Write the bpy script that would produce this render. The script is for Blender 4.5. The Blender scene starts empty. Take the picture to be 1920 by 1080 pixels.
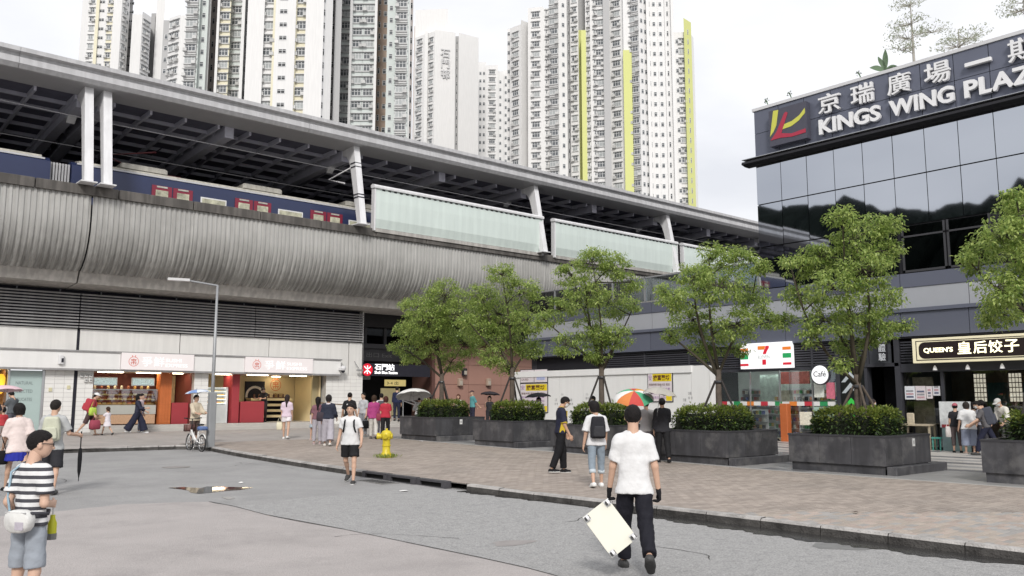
import bpy, bmesh, math, random
import numpy as np
from mathutils import Vector, Matrix
random.seed(7); RNG = np.random.default_rng(7)
R = math.radians
sc = bpy.context.scene
COL = sc.collection
# ---------------------------------------------------------------- camera (x runs along the station, y along the shopping-centre front)
F = 1600.; HC = 1.8; PITCH = math.atan(210 / F); AZ = R(49.2)
fw = np.array([math.cos(AZ) * math.cos(PITCH), math.sin(AZ) * math.cos(PITCH), math.sin(PITCH)])
rt = np.array([math.sin(AZ), -math.cos(AZ), 0.]); upv = np.cross(rt, fw); CAM = np.array([0, 0, HC])
cd = bpy.data.cameras.new('camera'); cam = bpy.data.objects.new('camera', cd); COL.objects.link(cam)
cd.sensor_width = 36.; cd.lens = 36. * F / 1920.; cd.clip_start = .1; cd.clip_end = 3000.
cam.matrix_world = Matrix(((rt[0], upv[0], -fw[0], 0), (rt[1], upv[1], -fw[1], 0), (rt[2], upv[2], -fw[2], HC), (0, 0, 0, 1)))
sc.camera = cam
# ---------------------------------------------------------------- sky, sun, exposure
SUN_EL, SUN_AZ = R(36), R(230)            # azimuth counted from +x towards +y: behind the camera, a bright overcast
w = bpy.data.worlds.new('World'); sc.world = w; w.use_nodes = True
nt = w.node_tree; nt.nodes.clear()
out = nt.nodes.new('ShaderNodeOutputWorld'); mixs = nt.nodes.new('ShaderNodeMixShader')
b1 = nt.nodes.new('ShaderNodeBackground'); b2 = nt.nodes.new('ShaderNodeBackground')
sky = nt.nodes.new('ShaderNodeTexSky'); sky.sky_type = 'NISHITA'; sky.sun_disc = False
sky.sun_elevation = SUN_EL; sky.sun_rotation = R(90) - SUN_AZ
sky.dust_density = 4.; sky.air_density = 1.5
nt.links.new(sky.outputs[0], b1.inputs[0]); b1.inputs[1].default_value = .1
tc = nt.nodes.new('ShaderNodeTexCoord'); mp = nt.nodes.new('ShaderNodeMapping'); mp.inputs['Scale'].default_value = (1.2, 1.2, 3.2)
nz = nt.nodes.new('ShaderNodeTexNoise'); nz.inputs['Scale'].default_value = 2.2; nz.inputs['Detail'].default_value = 5; nz.inputs['Roughness'].default_value = .5
cr = nt.nodes.new('ShaderNodeValToRGB')
cr.color_ramp.elements[0].position = .3; cr.color_ramp.elements[0].color = (.69, .70, .745, 1)
cr.color_ramp.elements[1].position = .62; cr.color_ramp.elements[1].color = (.90, .90, .925, 1)
nt.links.new(tc.outputs['Generated'], mp.inputs[0]); nt.links.new(mp.outputs[0], nz.inputs['Vector'])
nt.links.new(nz.outputs['Fac'], cr.inputs[0]); nt.links.new(cr.outputs[0], b2.inputs[0]); b2.inputs[1].default_value = .78
mixs.inputs[0].default_value = .93
nt.links.new(b1.outputs[0], mixs.inputs[1]); nt.links.new(b2.outputs[0], mixs.inputs[2]); nt.links.new(mixs.outputs[0], out.inputs[0])
sd_ = bpy.data.lights.new('sun', 'SUN'); sd_.energy = 1.5; sd_.angle = R(12); sd_.color = (1, .97, .93)
so = bpy.data.objects.new('sun', sd_); COL.objects.link(so)
_d = Vector((math.cos(SUN_EL) * math.cos(SUN_AZ), math.cos(SUN_EL) * math.sin(SUN_AZ), math.sin(SUN_EL)))
so.rotation_euler = _d.to_track_quat('Z', 'Y').to_euler(); so.location = (0, 0, 60)
vs = sc.view_settings; vs.view_transform = 'Standard'; vs.look = 'None'; vs.gamma = 1; vs.exposure = .66; vs.use_curve_mapping = False
sc.cycles.max_bounces = 6; sc.cycles.diffuse_bounces = 3; sc.cycles.glossy_bounces = 3; sc.cycles.transmission_bounces = 5
sc.cycles.transparent_max_bounces = 10; sc.cycles.use_denoising = True; sc.cycles.caustics_reflective = False; sc.cycles.caustics_refractive = False
# ---------------------------------------------------------------- picture ray -> place in the world
def ray(x, y): return fw + rt * (x - 960) / F + upv * (540 - y) / F
def PU(x, y, u): d = ray(x, y); return CAM + d * (u / d[0])
def PV(x, y, v): d = ray(x, y); return CAM + d * (v / d[1])
def PD(x, y, dep): return CAM + ray(x, y) * dep
def gh(v): return .0125 * min(max(0., v - 12.), 30.)      # the street climbs gently towards the station
def PG(x, y, off=.13):
    z = off
    for _ in range(25):
        d = ray(x, y); q = CAM + d * ((z - HC) / d[2]); z = off + gh(q[1])
    return q
def depth(p): return float((np.array(p) - CAM) @ fw)
# ---------------------------------------------------------------- materials
MATS = {}
def mat(name, col, rough=.65, metal=0., var=.10, sc_=2.5, bump=0., bsc=70., streak=0., emit=0., island=0., objr=0., spec=.4, alpha=1., trans=0., coord='P', speck=0., spsc=70., dark=None, darkamt=0., darksc=1.):
    if name in MATS: return MATS[name]
    m = bpy.data.materials.new(name); m.use_nodes = True; n = m.node_tree.nodes; L = m.node_tree.links
    b = n['Principled BSDF']; b.inputs['Roughness'].default_value = rough; b.inputs['Metallic'].default_value = metal
    b.inputs['Specular IOR Level'].default_value = spec
    def new(t): return n.new('ShaderNode' + t)
    if coord == 'P': g = new('NewGeometry'); vec = g.outputs['Position']
    else: g = new('TexCoord'); vec = g.outputs['Object']
    rgb = new('RGB'); rgb.outputs[0].default_value = (*col, 1); c = rgb.outputs[0]
    def scale_val(c, fac_socket, lo, hi):
        mr = new('MapRange'); mr.inputs['To Min'].default_value = lo; mr.inputs['To Max'].default_value = hi
        L.new(fac_socket, mr.inputs['Value']); mx = new('Mix'); mx.data_type = 'RGBA'; mx.blend_type = 'MULTIPLY'; mx.inputs['Factor'].default_value = 1
        L.new(c, mx.inputs['A']); L.new(mr.outputs[0], mx.inputs['B']); return mx.outputs['Result']
    if var:
        t = new('TexNoise'); t.inputs['Scale'].default_value = sc_; t.inputs['Detail'].default_value = 6; t.inputs['Roughness'].default_value = .62
        L.new(vec, t.inputs['Vector']); c = scale_val(c, t.outputs['Fac'], 1 - var * 2, 1 + var * 2)
    if streak:
        mpn = new('Mapping'); mpn.inputs['Scale'].default_value = (5, 5, .35); L.new(vec, mpn.inputs[0])
        t = new('TexNoise'); t.inputs['Scale'].default_value = 1.; t.inputs['Detail'].default_value = 5; L.new(mpn.outputs[0], t.inputs['Vector'])
        r_ = new('ValToRGB'); r_.color_ramp.elements[0].position = .42; r_.color_ramp.elements[1].position = .62; L.new(t.outputs['Fac'], r_.inputs[0])
        c = scale_val(c, r_.outputs[0], 1 - streak, 1)
    if dark is not None:
        t = new('TexNoise'); t.inputs['Scale'].default_value = darksc; t.inputs['Detail'].default_value = 7; t.inputs['Roughness'].default_value = .65; L.new(vec, t.inputs['Vector'])
        r_ = new('ValToRGB'); r_.color_ramp.elements[0].position = .5; r_.color_ramp.elements[1].position = .66; L.new(t.outputs['Fac'], r_.inputs[0])
        mm = new('Math'); mm.operation = 'MULTIPLY'; mm.inputs[1].default_value = darkamt; L.new(r_.outputs[0], mm.inputs[0])
        mx = new('Mix'); mx.data_type = 'RGBA'; mx.inputs['B'].default_value = (*dark, 1); L.new(c, mx.inputs['A']); L.new(mm.outputs[0], mx.inputs['Factor']); c = mx.outputs['Result']
    if speck:
        t = new('TexNoise'); t.inputs['Scale'].default_value = spsc; t.inputs['Detail'].default_value = 3; t.inputs['Roughness'].default_value = .8; L.new(vec, t.inputs['Vector']); r_ = new('ValToRGB'); r_.color_ramp.elements[0].position = .36; r_.color_ramp.elements[1].position = .64; L.new(t.outputs['Fac'], r_.inputs[0]); c = scale_val(c, r_.outputs[0], 1 - speck, 1 + speck)
    if island: c = scale_val(c, (g if coord == 'P' else new('NewGeometry')).outputs['Random Per Island'], 1 - island, 1 + island)
    if objr: c = scale_val(c, new('ObjectInfo').outputs['Random'], 1 - objr, 1 + objr)
    L.new(c, b.inputs['Base Color'])
    if bump:
        t = new('TexNoise'); t.inputs['Scale'].default_value = bsc; t.inputs['Detail'].default_value = 4; L.new(vec, t.inputs['Vector'])
        bp = new('Bump'); bp.inputs['Strength'].default_value = bump; bp.inputs['Distance'].default_value = .02; L.new(t.outputs['Fac'], bp.inputs['Height']); L.new(bp.outputs[0], b.inputs['Normal'])
    if emit: L.new(c, b.inputs['Emission Color']); b.inputs['Emission Strength'].default_value = emit
    if trans: b.inputs['Transmission Weight'].default_value = trans; b.inputs['IOR'].default_value = 1.1
    if alpha < 1: b.inputs['Alpha'].default_value = alpha
    MATS[name] = m; return m
def leafmat(name, c1, c2, tl=.35):
    if name in MATS: return MATS[name]
    m = bpy.data.materials.new(name); m.use_nodes = True; n = m.node_tree.nodes; L = m.node_tree.links
    b = n['Principled BSDF']; b.inputs['Roughness'].default_value = .38; b.inputs['Specular IOR Level'].default_value = .5
    g = n.new('ShaderNodeNewGeometry'); mx = n.new('ShaderNodeMix'); mx.data_type = 'RGBA'; mx.inputs['A'].default_value = (*c1, 1); mx.inputs['B'].default_value = (*c2, 1)
    L.new(g.outputs['Random Per Island'], mx.inputs['Factor']); L.new(mx.outputs['Result'], b.inputs['Base Color'])
    t = n.new('ShaderNodeBsdfTranslucent'); L.new(mx.outputs['Result'], t.inputs[0]); ms = n.new('ShaderNodeMixShader'); ms.inputs[0].default_value = tl
    L.new(b.outputs[0], ms.inputs[1]); L.new(t.outputs[0], ms.inputs[2]); L.new(ms.outputs[0], n['Material Output'].inputs[0]); MATS[name] = m; return m
def glassmat(name, tint, rough=.02, refl=.5, alpha=.25):
    """architectural pane: part mirror, part see-through"""
    if name in MATS: return MATS[name]
    m = bpy.data.materials.new(name); m.use_nodes = True; n = m.node_tree.nodes; L = m.node_tree.links; n.remove(n['Principled BSDF'])
    gl = n.new('ShaderNodeBsdfGlossy'); gl.inputs['Roughness'].default_value = rough; gl.inputs[0].default_value = (.9, .93, .97, 1)
    tr = n.new('ShaderNodeBsdfTransparent'); tr.inputs[0].default_value = (*tint, 1)
    fr = n.new('ShaderNodeFresnel'); fr.inputs[0].default_value = 1.5; a = n.new('ShaderNodeMath'); a.operation = 'MULTIPLY_ADD'; a.inputs[1].default_value = 1. ; a.inputs[2].default_value = refl; a.use_clamp = True
    L.new(fr.outputs[0], a.inputs[0]); ms = n.new('ShaderNodeMixShader'); L.new(a.outputs[0], ms.inputs[0]); L.new(tr.outputs[0], ms.inputs[1]); L.new(gl.outputs[0], ms.inputs[2])
    L.new(ms.outputs[0], n['Material Output'].inputs[0]); MATS[name] = m; return m
# ---------------------------------------------------------------- objects
def tag(o, label=None, cat=None, group=None, kind=None):
    if label: o['label'] = label
    if cat: o['category'] = cat
    if group: o['group'] = group
    if kind: o['kind'] = kind
    return o
def wpos(o):
    p = np.zeros(3)
    while o is not None: p = p + np.array(o.location); o = o.parent
    return p
def thing(name, loc, label, cat, group=None, rz=0.):
    o = bpy.data.objects.new(name, None); COL.objects.link(o); o.location = [float(t) for t in loc]; o.rotation_euler = (0, 0, rz); o.empty_display_size = .2
    return tag(o, label, cat, group)
def link(name, me, parent=None, loc=(0, 0, 0), rz=0., kind=None):
    o = bpy.data.objects.new(name, me); COL.objects.link(o); o.parent = parent; o.location = [float(t) for t in loc]; o.rotation_euler = (0, 0, rz)
    if kind: o['kind'] = kind
    return o
def box_pts(x0, x1, y0, y1, z0, z1):
    return [(x0, y0, z0), (x1, y0, z0), (x1, y1, z0), (x0, y1, z0), (x0, y0, z1), (x1, y0, z1), (x1, y1, z1), (x0, y1, z1)]
BOXF = [(0, 3, 2, 1), (4, 5, 6, 7), (0, 1, 5, 4), (1, 2, 6, 5), (2, 3, 7, 6), (3, 0, 4, 7)]
class MB:
    def __init__(s): s.v = []; s.f = []; s.m = []
    def add(s, vs, fs, mi=0):
        o = len(s.v); s.v += [tuple(float(c) for c in p) for p in vs]; s.f += [tuple(i + o for i in f) for f in fs]; s.m += [mi] * len(fs); return s
    def box(s, x0, x1, y0, y1, z0, z1, mi=0): return s.add(box_pts(min(x0, x1), max(x0, x1), min(y0, y1), max(y0, y1), min(z0, z1), max(z0, z1)), BOXF, mi)
    def cbox(s, x0, x1, y0, y1, z0, z1, c=.01, mi=0):
        """box with chamfered upper and vertical edges"""
        def ring(i, z): return [(x0 + i + c, y0 + i, z), (x1 - i - c, y0 + i, z), (x1 - i, y0 + i + c, z), (x1 - i, y1 - i - c, z), (x1 - i - c, y1 - i, z), (x0 + i + c, y1 - i, z), (x0 + i, y1 - i - c, z), (x0 + i, y0 + i + c, z)]
        v = ring(0, z0) + ring(0, z1 - c) + ring(c, z1); f = [tuple(range(7, -1, -1)), tuple(range(16, 24))]
        for k in range(2):
            for i in range(8): f.append((k * 8 + i, k * 8 + (i + 1) % 8, k * 8 + 8 + (i + 1) % 8, k * 8 + 8 + i))
        return s.add(v, f, mi)
    def obox(s, c, ax, ay, az, mi=0):
        """box from a centre and three half-axis vectors"""
        c, ax, ay, az = [np.array(t, float) for t in (c, ax, ay, az)]
        return s.add([c + i * ax + j * ay + k * az for (i, j, k) in ((-1, -1, -1), (1, -1, -1), (1, 1, -1), (-1, 1, -1), (-1, -1, 1), (1, -1, 1), (1, 1, 1), (-1, 1, 1))], BOXF, mi)
    def tube(s, pts, r, n=8, mi=0, cap=True):
        pts = [np.array(p, float) for p in pts]; rs = r if isinstance(r, (list, tuple)) else [r] * len(pts); rings = []
        up = np.array([0, 0, 1.])
        prev = None
        for i, p in enumerate(pts):
            d = pts[min(i + 1, len(pts) - 1)] - pts[max(i - 1, 0)]; d = d / (np.linalg.norm(d) + 1e-9)
            a = prev if prev is not None else (up if abs(d @ up) < .9 else np.array([1., 0, 0]))
            a = a - d * (a @ d); a /= np.linalg.norm(a) + 1e-9; b_ = np.cross(d, a); prev = a
            rings.append([p + rs[i] * (math.cos(2 * math.pi * k / n) * a + math.sin(2 * math.pi * k / n) * b_) for k in range(n)])
        v = [q for rg in rings for q in rg]; f = []
        for i in range(len(rings) - 1):
            for k in range(n): f.append((i * n + k, i * n + (k + 1) % n, (i + 1) * n + (k + 1) % n, (i + 1) * n + k))
        if cap: f.append(tuple(range(n - 1, -1, -1))); f.append(tuple((len(rings) - 1) * n + k for k in range(n)))
        return s.add(v, f, mi)
    def lathe(s, prof, c=(0, 0, 0), n=16, mi=0):
        v = []; f = []
        for (r, z) in prof:
            for k in range(n): v.append((c[0] + r * math.cos(2 * math.pi * k / n), c[1] + r * math.sin(2 * math.pi * k / n), c[2] + z))
        for i in range(len(prof) - 1):
            for k in range(n): f.append((i * n + k, i * n + (k + 1) % n, (i + 1) * n + (k + 1) % n, (i + 1) * n + k))
        f.append(tuple(range(n - 1, -1, -1))); f.append(tuple((len(prof) - 1) * n + k for k in range(n))); return s.add(v, f, mi)
    def prism(s, poly, axis, a0, a1, mi=0):
        """polygon in the two other axes pushed along axis ('x','y' or 'z')"""
        n = len(poly)
        def P(p, a): return (a, p[0], p[1]) if axis == 'x' else ((p[0], a, p[1]) if axis == 'y' else (p[0], p[1], a))
        v = [P(p, a0) for p in poly] + [P(p, a1) for p in poly]
        f = [tuple(range(n - 1, -1, -1)), tuple(range(n, 2 * n))] + [(i, (i + 1) % n, n + (i + 1) % n, n + i) for i in range(n)]
        return s.add(v, f, mi)
    def quad(s, a, b, c, d, mi=0): return s.add([a, b, c, d], [(0, 1, 2, 3)], mi)
    def mesh(s, name, mats, smooth=False, shift=(0, 0, 0)):
        me = bpy.data.meshes.new(name); sh = np.array(shift, float)
        v = np.array(s.v, float).reshape(-1, 3) - sh
        me.from_pydata(v.tolist(), [], s.f)
        for m_ in (mats if isinstance(mats, (list, tuple)) else [mats]): me.materials.append(m_)
        if any(s.m): me.polygons.foreach_set('material_index', s.m)
        if smooth: me.polygons.foreach_set('use_smooth', [True] * len(s.f)); 
        return me
    def build(s, name, mats, parent=None, smooth=False, kind=None, label=None, cat=None, group=None, fix=False, org=None):
        v = np.array(s.v); c = (v.min(0) + v.max(0)) / 2 if org is None else np.array(org, float)
        if org is None: c[2] = v[:, 2].min()
        me = s.mesh(name, mats, smooth, c)
        if fix:
            bm = bmesh.new(); bm.from_mesh(me); bmesh.ops.recalc_face_normals(bm, faces=bm.faces); bm.to_mesh(me); bm.free()
        o = link(name, me, parent, c - (wpos(parent) if parent else 0), kind=kind)
        if parent is not None and abs(parent.rotation_euler[2]) > 1e-6:
            o.location = [float(t) for t in c]; o.matrix_parent_inverse = (Matrix.Translation(parent.location) @ Matrix.Rotation(parent.rotation_euler[2], 4, 'Z')).inverted()
        return tag(o, label, cat, group)
def autosmooth(o, ang=40):
    me = o.data; me.polygons.foreach_set('use_smooth', [True] * len(me.polygons))
    try: me.set_sharp_from_angle(angle=R(ang))
    except Exception: pass
    return o
TMP = bpy.data.scenes.new('text_bench')
def text_mesh(body, size=1., ext=.02, bold=0., align='LEFT', sx=1., space=1.):
    c = bpy.data.curves.new('text', 'FONT'); c.body = body; c.size = size; c.extrude = ext; c.offset = bold; c.align_x = align; c.space_character = space; c.resolution_u = 3
    o = bpy.data.objects.new('text', c); TMP.collection.objects.link(o); vl = TMP.view_layers[0]; vl.update()
    me = bpy.data.meshes.new_from_object(o.evaluated_get(vl.depsgraph)); bpy.data.objects.remove(o)
    return me
FACE_V = Matrix(((1, 0, 0), (0, 0, -1), (0, 1, 0))).to_4x4()      # reads along +x, looks towards -y (station side)
FACE_U = Matrix(((0, 0, -1), (-1, 0, 0), (0, 1, 0))).to_4x4()     # reads along -y, looks towards -x (shopping-centre side)
def text(name, body, loc, face, m, parent, size=1., ext=.02, bold=0., align='LEFT', sx=1., fit=None, rot=0., space=1.):
    """fit = (width, height): glyphs scaled into that box, loc is its lower left corner"""
    me = text_mesh(body, size, ext, bold, align, sx, space)
    if fit:
        co = np.array([v.co[:] for v in me.vertices]); lo, hi = co.min(0), co.max(0)
        me.transform(Matrix.Diagonal((fit[0] / (hi[0] - lo[0]), fit[1] / (hi[1] - lo[1]), 1, 1)) @ Matrix.Translation((-lo[0], -lo[1], 0)))
    me.transform(face); me.materials.clear(); me.materials.append(m)
    for p in me.polygons: p.use_smooth = False
    return link(name, me, parent, np.array(loc, float) - (wpos(parent) if parent else 0))
# ================================================================= ground
m_asph = mat('asphalt', (.325, .32, .315), .88, var=.12, speck=.16, spsc=45, sc_=.9, bump=.9, bsc=55, dark=(.2, .2, .2), darkamt=.35, darksc=.5)
m_asphp = mat('asphalt_pinkish', (.40, .37, .357), .9, var=.10, speck=.14, spsc=60, sc_=.8, bump=.7, bsc=60, dark=(.29, .27, .26), darkamt=.5, darksc=.7)
m_asphr = mat('asphalt_rough', (.34, .336, .33), .9, var=.13, speck=.26, spsc=36, sc_=11, bump=1., bsc=40, dark=(.2, .2, .2), darkamt=.35, darksc=5)
m_wet = mat('wet_asphalt', (.035, .034, .033), .18, var=.2, sc_=4, bump=.25, bsc=30, spec=.5)
m_pud = mat('puddle_water', (.05, .05, .048), .03, var=0, spec=.6)
m_conc = mat('concrete', (.36, .345, .325), .8, var=.08, sc_=2, bump=.3, bsc=80, dark=(.2, .19, .18), darkamt=.4, darksc=1.3)
VB = [-300, -30, 0, 6, 12, 16, 20, 24, 27.2, 28.4, 42, 80, 900]
def kerb_u(v): return float(np.interp(v, [-6, 7.4, 12.3, 16, 20, 24, 27.2, 28.4], [10.8, 10.8, 10.6, 10.35, 10.4, 10.5, 10.75, 10.75]))
mb = MB()
for a, b in zip(VB[:-1], VB[1:]):
    mb.quad((-600, a, gh(a)), (900, a, gh(a)), (900, b, gh(b)), (-600, b, gh(b)))
ground = mb.build('ground', m_asph, kind='structure', label='worn grey asphalt road surface', org=(0, 0, 0))
def sheet(name, pts, z, m, label, centre=None, kind='structure', jag=0):
    """flat irregular sheet lying on the road"""
    P = []
    n = len(pts)
    for i in range(n):
        a, b = np.array(pts[i][:2]), np.array(pts[(i + 1) % n][:2]); k = max(1, int(np.linalg.norm(b - a) / .25)) if jag else 1
        for j in range(min(k, 60)):
            q = a + (b - a) * j / min(k, 60); P.append(q + (RNG.normal(0, jag, 2) if jag else 0))
    c = np.mean(P, 0) if centre is None else np.array(centre)
    v = [(c[0], c[1], gh(c[1]) + z)] + [(p[0], p[1], gh(p[1]) + z) for p in P]; k = len(P)
    return MB().add(v, [(0, i + 1, (i + 1) % k + 1) for i in range(k)]).build(name, m, kind=kind, label=label, fix=True)
bd = [(-60, 976), (0, 968), (120, 958), (230, 946), (330, 942), (392, 941), (440, 950), (500, 966), (640, 992), (760, 1017), (900, 1046), (990, 1066), (1060, 1085)]
patch = [PG(x, y, 0)[:2] for x, y in bd] + [(2.5, -6), (-6, -8), (-12, 2), (-6, 9)]
sheet('road_patch', patch, .004, m_asphp, 'smoother pinkish asphalt patch in the foreground', centre=(1., 4.), jag=.02)
bd2 = [(440, 950), (560, 935), (690, 925), (760, 915), (850, 920), (1000, 938), (1230, 965), (1500, 995), (1760, 1040), (1960, 1066)]
rough = [PG(x, y, 0)[:2] for x, y in bd2] + [PG(x, y, 0)[:2] for x, y in [(1950, 1140), (1500, 1140), (1062, 1086), (990, 1067.5), (900, 1047.5), (760, 1018.5), (640, 993.5), (500, 967.5)]]
sheet('road_patch', rough, .003, m_asphr, 'coarse grey aggregate asphalt patch beside the kerb', centre=PG(1150, 1010, 0)[:2], jag=.03)
# dark tar seam between the patches
mb = MB()
seam = [PG(x, y, 0) for x, y in bd[5:]]
for a, b in zip(seam[:-1], seam[1:]):
    n_ = np.array([-(b - a)[1], (b - a)[0], 0]); n_ /= np.linalg.norm(n_); wv = .010 + .012 * random.random()
    mb.quad(*[(p[0] + s * wv * n_[0], p[1] + s * wv * n_[1], .007 + gh(p[1])) for p, s in ((a, -1), (b, -1), (b, 1), (a, 1))])
mb.build('tar_seam', mat('tar', (.06, .058, .055), .7), kind='structure', label='dark seam between two asphalt patches')
sheet('puddle', [PG(x, y, 0)[:2] for x, y in [(322, 915), (345, 914), (372, 916), (392, 912), (430, 913), (472, 914), (452, 918), (420, 921), (398, 924), (374, 926), (350, 921)]], .006, m_pud, 'shallow rain puddle on the grey asphalt', jag=.03)
sheet('puddle', [PG(x, y, 0)[:2] for x, y in [(416, 933), (432, 932), (442, 935), (428, 937)]], .006, m_pud, 'small round rain puddle nearer than the long one', jag=.01)
wetb = [(840, 921), (960, 935), (1080, 947), (1180, 963), (1240, 975), (1300, 984), (1380, 995), (1500, 1013), (1640, 1030), (1760, 1047), (1920, 1061)]
wp = sorted([tuple(PG(x, y, 0)[[1, 0]]) for x, y in wetb]); mbw = MB(); vs_w = np.linspace(3.0, 13.6, 180); ed = []
for v in vs_w:
    uo = float(np.interp(v, [q[0] for q in wp], [q[1] for q in wp])); ed.append(min(kerb_u(v) - .04, uo + .05 * math.sin(v * 9) + .03 * math.sin(v * 31) + random.gauss(0, .012)))
for i in range(len(vs_w) - 1): a_, b_ = vs_w[i], vs_w[i + 1]; mbw.quad((ed[i], a_, gh(a_) + .009), (kerb_u(a_) + .03, a_, gh(a_) + .009), (kerb_u(b_) + .03, b_, gh(b_) + .009), (ed[i + 1], b_, gh(b_) + .009))
mbw.build('wet_gutter', m_wet, kind='structure', label='dark wet gutter strip along the kerb')
m_wet2 = mat('drying_asphalt', (.2, .198, .195), .45, var=.2, sc_=6)
for i, (x, y, rx, ry, lb) in enumerate([(1590, 1022, .5, .35, 'damp stain spreading from the gutter at the right'), (1490, 1000, .35, .3, 'damp stain by the gutter left of the larger one'), (200, 1003, .42, .22, 'faint dark stain on the pinkish asphalt'), (960, 1018, .3, .2, 'dark stain on the coarse asphalt patch near the seam')]):
    c = PG(x, y, 0); sheet('stain', [(c[0] + rx * math.cos(t) * (1 + .25 * math.sin(3 * t + i)), c[1] + ry * math.sin(t)) for t in np.linspace(0, 6.28, 14)[:-1]], .0055, m_wet2 if i < 2 else mat('old_stain', (.29, .27, .26), .85, var=.15, sc_=5), lb, jag=.02)
# hairline cracks wandering over the asphalt
mb_ = MB()
for (x, y, an, L_) in ((300, 1030, .4, 2.2), (520, 1000, 2.4, 1.6), (640, 960, .2, 2.6), (120, 905, 1.0, 3.5), (860, 1010, 2.0, 1.8), (1330, 1050, .9, 1.5), (330, 885, .1, 4.), (560, 880, 1.9, 3.), (1000, 985, .3, 1.6)):
    q = PG(x, y, 0)[:2].copy(); a = an
    for k in range(int(L_ / .12)):
        a += random.gauss(0, .35); n2 = q + .12 * np.array([math.cos(a), math.sin(a)]); wv = random.uniform(.003, .009); nn = np.array([-math.sin(a), math.cos(a)]) * wv
        mb_.quad(*[(p[0], p[1], gh(p[1]) + .0075) for p in (q - nn, n2 - nn, n2 + nn, q + nn)]); q = n2
mb_.build('cracks', MATS['tar'], ground, kind='stuff')
# manhole cover and small lids
for x, y, rad, lb in [(210, 1002, .26, 'round iron manhole cover in the pinkish asphalt'), (242, 967, .12, 'small iron valve lid in the pinkish asphalt'), (330, 876, .3, 'iron manhole lid out on the grey road')]:
    c = PG(x, y, 0); t = thing('manhole_cover', c, lb, 'manhole')
    MB().lathe([(rad * 1.12, 0), (rad * 1.12, .008), (rad, .009)], c, 24).build('frame', mat('iron_old', (.24, .23, .22), .7, var=.2, sc_=9), t)
    MB().lathe([(rad, 0), (rad, .012), (rad * .9, .014)], c, 24).build('lid', mat('iron_lid', (.27, .255, .245), .65, var=.2, sc_=14), t)
# ---------------------------------------------------------------- raised pavement slab
mb = MB(); VP_ = [-40, -6, 0, 3, 7.4, 12, 16, 20, 24, 27.2, 28.6]
for a, b in zip(VP_[:-1], VP_[1:]):
    mb.quad((kerb_u(a) + .1, a, gh(a) + .118), (70, a, gh(a) + .118), (70, b, gh(b) + .118), (kerb_u(b) + .1, b, gh(b) + .118))
for a, b in ((28.6, 42), (42, 70)):
    mb.quad((-60, a, gh(a) + .118), (70, a, gh(a) + .118), (70, b, gh(b) + .118), (-60, b, gh(b) + .118))
pavement = mb.build('pavement', mat('joint_sand', (.09, .083, .078), .95, var=.1), kind='structure', label='raised pavement between road and shops', org=(0, 0, 0))
# pavers: running courses, each brick its own piece near the camera
m_pav = mat('paver_brick', (.35, .30, .262), .85, var=.12, sc_=1.1, bump=.3, bsc=90, island=.15, dark=(.20, .185, .17), darkamt=.28, darksc=.6)
pmats = [mat('paver_' + k, c, .85, var=.10, sc_=4, bump=.3, bsc=90, objr=.11) for k, c in (('pink', (.38, .315, .275)), ('buff', (.375, .325, .28)), ('grey', (.325, .31, .295)))]
items = []
PL, PW, G = .225, .1125, .011
v = -.5; row = 0
while v < 29.4:
    k0 = kerb_u(v) + .17 if v < 28.6 else 10.9
    u = k0 - (row % 2) * PL / 2
    while u < 18.3:
        u0, u1 = max(u, k0), min(u + PL, 18.3)
        if u1 - u0 > .03: items.append((u0, u1, v, v + PW))
        u += PL
    v += PW; row += 1
def onscreen(p, m=10):
    q = np.array(p) - CAM; wd = q @ fw
    if wd < .2: return False
    x, y = 960 + F * (q @ rt) / wd, 540 - F * (q @ upv) / wd
    return -m < x < 1920 + m and -m < y < 1080 + m
def lay(items, parent, name, mats, stuffmat, z0, h, g, nmax=300, pick=None):
    ctr = [((a + b) / 2, (c + d) / 2) for a, b, c, d in items]
    vis = [i for i, c in enumerate(ctr) if onscreen((c[0], c[1], gh(c[1]) + z0))]
    vis.sort(key=lambda i: depth((*ctr[i], z0)))
    # full-size pieces first: they share mesh data
    near = set(vis[:nmax]); cache = {}
    mb = MB()
    for i, (a, b, c, d) in enumerate(items):
        cu, cv = ctr[i]
        if i in near:
            mi = pick(i, cu, cv) if pick else random.randrange(len(mats)); key = (round(b - a, 3), round(d - c, 3), mi)
            if key not in cache:
                hx, hy = (b - a) / 2 - g / 2, (d - c) / 2 - g / 2; cache[key] = MB().cbox(-hx, hx, -hy, hy, 0, h, min(.006, h * .4)).mesh(name, mats[mi])
            o = link(name, cache[key], parent, (cu, cv, gh(cv) + z0 + random.uniform(-.0012, .0012)))
            if 12 < cv < 42: o.rotation_euler = (math.atan(.0125), 0, 0)
        else:
            vs = [(x, y, gh(y) + z) for (x, y, z) in box_pts(a + g / 2, b - g / 2, c + g / 2, d - g / 2, z0, z0 + h)]
            mb.add(vs, BOXF[1:], pick(i, cu, cv) if pick else 0)
    if mb.v: mb.build(name, stuffmat, parent, kind='stuff', org=(0, 0, 0))
lay(items, pavement, 'paver', pmats, m_pav, .118, .014, G)
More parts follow.
